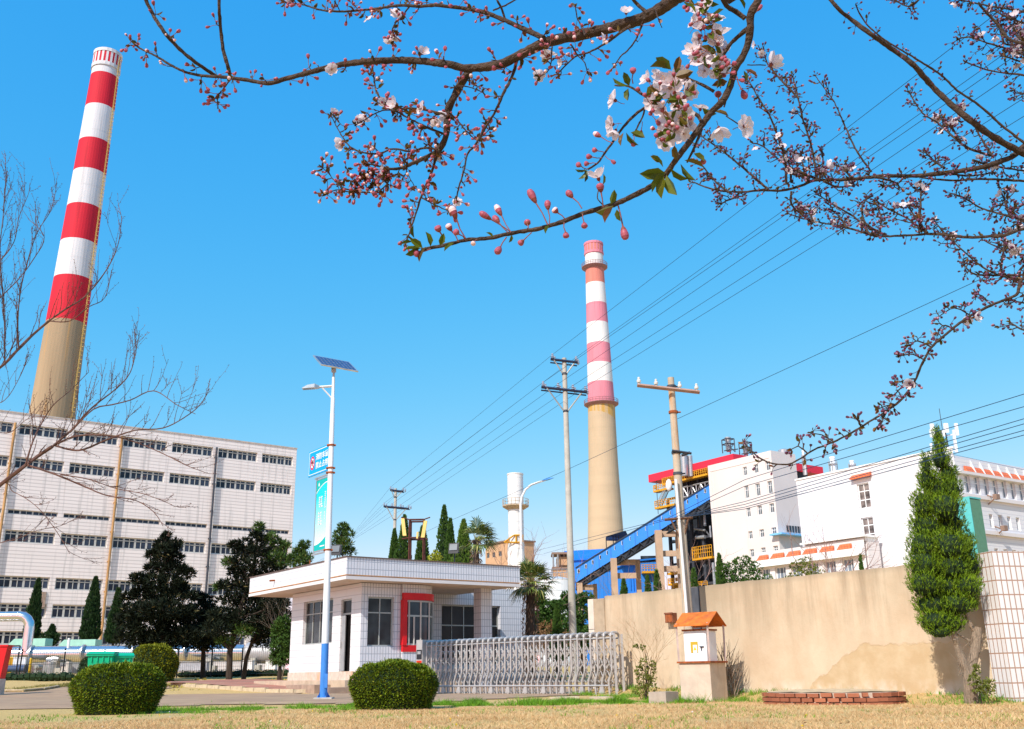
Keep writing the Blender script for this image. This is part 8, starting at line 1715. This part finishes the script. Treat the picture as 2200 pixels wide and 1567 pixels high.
T.limb([(1980, 382), (2050, 388), (2120, 385), (2240, 392)][::-1], 3, 2, 2.5, 2.5, **{**kb, 'dens': 60})
T.limb([(2260, 502), (2150, 507), (2080, 510), (2010, 503), (1950, 506), (1900, 508), (1870, 505), (1840, 495), (1800, 485), (1760, 478), (1725, 470), (1695, 460)], 4.2, 1.6, 2.4, 2.6, pre=[Vector((2.2, 2.5, 1.3)), Vector((1.7, 2.4, 1.4))], **{**kb, 'dens': 22})
T.limb([(2260, 605), (2180, 636), (2130, 656), (2080, 682), (2040, 712), (2005, 742), (1982, 780), (1965, 820), (1940, 855), (1910, 880), (1870, 905), (1830, 930), (1790, 950), (1750, 966), (1720, 985), (1692, 998), (1660, 996), (1630, 983), (1610, 965), (1598, 950)], 3.8, 1.5, 1.9, 2.1, pre=[Vector((2.25, 2.5, 1.1)), Vector((1.6, 2.0, 1.1))], **{**kb, 'dens': 30, 'bw': 7, 'ped': 9, 'nb': (1, 4)})
for L_ in [[(1755, 385), (1743, 314), (1725, 257), (1714, 207), (1703, 164)], [(1716, 212), (1690, 185), (1665, 158), (1648, 135), (1639, 108)], [(1754, 384), (1721, 371), (1693, 357), (1664, 336), (1639, 314), (1618, 308)], [(1689, 396), (1686, 343), (1668, 286), (1654, 250), (1632, 214), (1604, 168)], [(1650, 407), (1618, 379), (1575, 343), (1543, 318), (1507, 293)], [(1568, 414), (1543, 396), (1521, 371), (1504, 350)],
           [(1700, 392), (1697, 360), (1688, 330)], [(1590, 412), (1578, 425), (1560, 432), (1548, 440)], [(2136, 336), (2086, 321), (2050, 296), (2014, 264), (1982, 243), (1954, 200)], [(2060, 300), (2045, 275), (2020, 255)], [(2132, 336), (2107, 296), (2086, 257), (2057, 229)], [(2029, 361), (2007, 346), (1986, 325)], [(1830, 383), (1812, 360), (1818, 350)], [(1760, 385), (1768, 350), (1765, 325)], [(1735, 388), (1722, 345), (1712, 330)],
           [(2240, 35), (2180, 22), (2120, 12), (2056, -2)], [(2240, 60), (2200, 50), (2160, 35), (2130, 20)], [(2240, 90), (2195, 85), (2175, 60), (2165, 40)], [(2230, 128), (2200, 118), (2161, 104), (2121, 93), (2086, 80), (2058, 84)], [(2230, 100), (2190, 96), (2160, 95), (2150, 70), (2145, 45)], [(2230, 168), (2200, 162), (2143, 155), (2107, 146), (2077, 134)], [(2230, 145), (2200, 135), (2170, 125), (2155, 118)], [(2230, 200), (2205, 202), (2182, 200)], [(2230, 70), (2200, 75), (2185, 68)], [(1990, -20), (1960, 12), (1940, 10), (1925, 2)]]:
    T.limb(L_, 3.2, 1.6, 2.5, 2.6, 'twig', **kd)
T.limb([(1873, 370), (1843, 329), (1814, 268), (1793, 221), (1771, 189), (1752, 164)], 2.6, 1.2, 2.5, 2.6, 'twig', **{**kd, 'dens': 22, 'fl': .02})
T.limb([(2105, 12), (2140, 50), (2175, 88), (2240, 96)][::-1], 4, 3, 2.4, 2.4, 'twig', **{**kb, 'dens': 60})
for L_ in [[(1700, 412), (1700, 438), (1720, 460), (1742, 478)], [(1870, 505), (1840, 470), (1790, 440), (1752, 415)], [(1890, 500), (1893, 470), (1884, 440)], [(1990, 500), (1950, 470), (1910, 450), (1880, 430)], [(1992, 500), (1965, 465), (1948, 440)], [(1900, 505), (1860, 480), (1852, 445), (1865, 425)], [(1975, 500), (1978, 440), (1978, 400)], [(2230, 480), (2170, 465), (2110, 448), (2070, 425), (2045, 416)], [(2170, 467), (2158, 430), (2146, 400)], [(2240, 470), (2200, 475), (2170, 490)], [(2240, 605), (2150, 592), (2105, 570), (2065, 535), (2040, 512)], [(2150, 585), (2155, 545), (2160, 508)],
           [(2240, 590), (2120, 592), (2085, 585), (2068, 562)], [(2240, 540), (2190, 548), (2140, 530), (2110, 515)], [(2240, 560), (2200, 570), (2180, 600)], [(2230, 716), (2200, 710), (2172, 694)], [(1820, 490), (1800, 462), (1780, 448)], [(2030, 503), (2018, 488), (2010, 478)], [(2240, 430), (2200, 440), (2170, 455)], [(2090, 345), (2150, 360), (2240, 372)], [(2020, 370), (2080, 378), (2130, 372)], [(1880, 380), (1930, 395), (1900, 400)], [(1770, 390), (1800, 402), (1840, 398)], [(2240, 660), (2170, 645)], [(1746, 475), (1738, 455), (1722, 445)]]:
    T.limb(L_, 3.0, 1.5, 2.45, 2.55, 'twig', **kd)
ke = dict(dens=16, spur=7, nb=(2, 4), bw=6.5, ped=9, fl=.06, lf=.35)
for L_ in [[(2085, 678), (2050, 662), (2018, 680)], [(2048, 705), (2025, 700), (2015, 715)], [(2130, 656), (2110, 636), (2094, 634)], [(2000, 745), (1972, 733), (1955, 742)], [(1988, 775), (1962, 762), (1935, 765)], [(1966, 815), (1950, 815), (1928, 822)], [(1928, 868), (1905, 872), (1888, 878)], [(1905, 885), (1895, 905), (1892, 915)], [(1850, 918), (1845, 905), (1840, 900)], [(1792, 950), (1765, 935), (1748, 932)], [(1735, 975), (1715, 958), (1700, 965)], [(1965, 820), (1935, 835), (1922, 850)]]:
    T.limb(L_, 2, 1.2, 2.0, 2.0, 'twig', **ke)
print('right tree buds', len(T.buds), 'flowers', len(T.flowers))
T.finish(False)

# ---------------------------------------------------------------- leafless tree at the left edge
bt = thing('bare_tree', (-4.6, 6.2, gz(-4.6, 6.2)), 'leafless tree with fine reddish twigs reaching in from the left edge over the factory', 'tree')
M_rtw = mat('reddish_twigs', (0.13, 0.065, 0.05), .85, var=.4, scale=6, bump=.3, bscale=60); rb_ = random.Random(303); O = Vector(bt.location)
m_ = MB(); m_.tube([Vector((0, 0, -.2)), Vector((.05, 0, .9)), Vector((.25, -.05, 1.6)), Vector((.45, 0, 2.2)), Vector((.5, 0, 3.0)), Vector((.55, 0, 3.8))], [.13, .11, .09, .07, .05, .03], 12); m_.build('trunk', M_rtw, bt, smooth=True)
def bare_limb(px, r0, r1, Y0, Y1, lev=2, dens=26, up=(-.1, -1), L0=70, pre=()):
    n = len(px)
    if px[0][0] < 0: z_ = min(3.7, max(.9, P(*px[0], Y0).z - .35)); pre = [Vector((-4.6 + (.25 if z_ < 1.7 else .45 if z_ < 2.5 else .52), 6.2, z_))]
    pts = list(pre) + [P(x, y, lin(Y0, Y1, i / (n - 1)) * (1 + rb_.uniform(-.01, .01))) for i, (x, y) in enumerate(px)]; k = Y0 / 2120
    m_ = MB(); cv_ = catmull([Vector(p) for p in pts], 12 * k); N = len(cv_)
    m_.tube([c - O for c in cv_], [lin(r0 * .50, r1 * .55, i / (N - 1)) * k * (1 + rb_.uniform(-.12, .12)) for i in range(N)], 6)
    def tw(p, d, l, rad, lv):
        q = p.copy(); pts = [q.copy()]; dd = d.copy(); K = 6
        for _ in range(K): dd = (dd + rdir(rb_) * .16 + Vector((0, 0, .05))).normalized(); q = q + dd * l / K; pts.append(q.copy())
        m_.tube([c - O for c in pts], [max(.30 * k, rad * (1 - .6 * i / K)) for i in range(K + 1)], 4)
        for i in range(1, K + 1):
            if rb_.random() < .8: s_ = rdir(rb_); m_.tube([pts[i] - O, pts[i] + s_ * 4 * k - O], [.7 * k, .3 * k], 3)
        if lv > 0:
            for _ in range(rb_.randint(2, 3)): i = rb_.randint(1, K - 1); tw(pts[i], (dd * .8 + rdir(rb_) * .6 + Vector((0, 0, .15))).normalized(), l * rb_.uniform(.4, .7), rad * .65, lv - 1)
    L = 0; nx = 0
    for i in range(1, N):
        L += (cv_[i] - cv_[i - 1]).length
        while L > nx:
            nx += dens * .62 * k * rb_.uniform(.5, 1.5); d = (cv_[i] - cv_[i - 1]).normalized(); a = rb_.uniform(-1, 1)
            v = (d * rb_.uniform(.3, 1.0) + (RV * up[0] - UV * up[1] * rb_.uniform(.2, 1.1)) + FV * rb_.uniform(-.3, .3) + rdir(rb_) * .25).normalized(); tw(cv_[i], v, L0 * k * rb_.uniform(.4, 1.4), lin(r0, r1, i / N) * k * .14 + .38 * k, lev if rb_.random() < .5 else 0)
    m_.build('branch', M_rtw, bt)
j0 = Vector((-4.35, 6.15, 1.6)); j1 = Vector((-4.15, 6.2, 2.2))
bare_limb([(-60, 1085), (0, 1042), (46, 1007), (82, 980), (112, 960)], 13, 7, 6.1, 6.0, 1, 90, pre=[j0])
bare_limb([(112, 960), (155, 923), (183, 890), (215, 862), (250, 835), (280, 800), (295, 740), (300, 715)], 5, 1.2, 6.0, 6.0, 1, 34)
bare_limb([(55, 1000), (70, 950), (92, 905), (115, 870), (150, 840), (190, 800)], 4, 1.2, 6.0, 6.2, 1, 34)
bare_limb([(112, 960), (160, 938), (230, 936), (290, 950), (350, 975), (400, 1000), (440, 1015)], 4, 1.2, 6.0, 5.8, 1, 40, (.4, -.2), 60)
bare_limb([(120, 958), (170, 968), (230, 945), (290, 925), (350, 920), (395, 898), (430, 870), (450, 835)], 5, 1.2, 6.0, 5.8, 1, 34)
bare_limb([(150, 930), (200, 880), (240, 870), (280, 860), (330, 840), (380, 870), (420, 890)], 3.4, 1.2, 6.0, 5.9, 1, 40)
bare_limb([(60, 1000), (120, 1020), (180, 1045), (230, 1065), (290, 1075), (330, 1100), (350, 1130)], 5, 1.2, 6.0, 5.8, 1, 36, (.6, .1), 60)
bare_limb([(130, 1020), (190, 1030), (250, 1050), (310, 1062), (370, 1085)], 3, 1, 5.9, 5.8, 1, 36, (.6, .2), 50)
bare_limb([(-30, 1045), (30, 1058), (80, 1090), (120, 1140), (150, 1190)], 3.4, 1, 6.1, 6.0, 1, 44, (.5, .1), 60)
bare_limb([(-40, 1180), (30, 1160), (80, 1140), (130, 1130), (170, 1110)], 2.4, 1, 6.1, 6.0, 1, 50, (.3, -.3), 60)
bare_limb([(-60, 820), (0, 790), (35, 755), (70, 720), (105, 690)], 8, 5, 6.2, 6.2, 1, 60, pre=[j1])
bare_limb([(105, 690), (140, 665), (180, 640), (215, 600), (240, 560), (255, 520), (262, 465)], 4, 1.1, 6.2, 6.2, 1, 34)
bare_limb([(105, 690), (150, 690), (190, 660), (225, 640), (240, 580)], 3, 1, 6.2, 6.2, 1, 34)
bare_limb([(40, 750), (38, 690), (45, 620), (60, 560), (80, 500), (110, 450), (122, 395)], 3.6, 1, 6.2, 6.4, 1, 34)
bare_limb([(10, 780), (10, 700), (5, 620), (0, 540), (8, 450), (15, 370)], 3.6, 1, 6.2, 6.4, 1, 30)
bare_limb([(-40, 680), (0, 640), (40, 600), (70, 560), (95, 510), (60, 470)], 4, 1, 6.2, 6.2, 1, 30)
bare_limb([(-50, 600), (0, 560), (30, 520), (40, 470), (60, 420)], 4, 1, 6.2, 6.2, 1, 30)
bare_limb([(-40, 880), (10, 860), (40, 815), (60, 770)], 3, 1, 6.2, 6.2, 1, 34)
bare_limb([(-40, 940), (20, 930), (60, 900), (100, 895)], 3, 1, 6.2, 6.2, 1, 34)
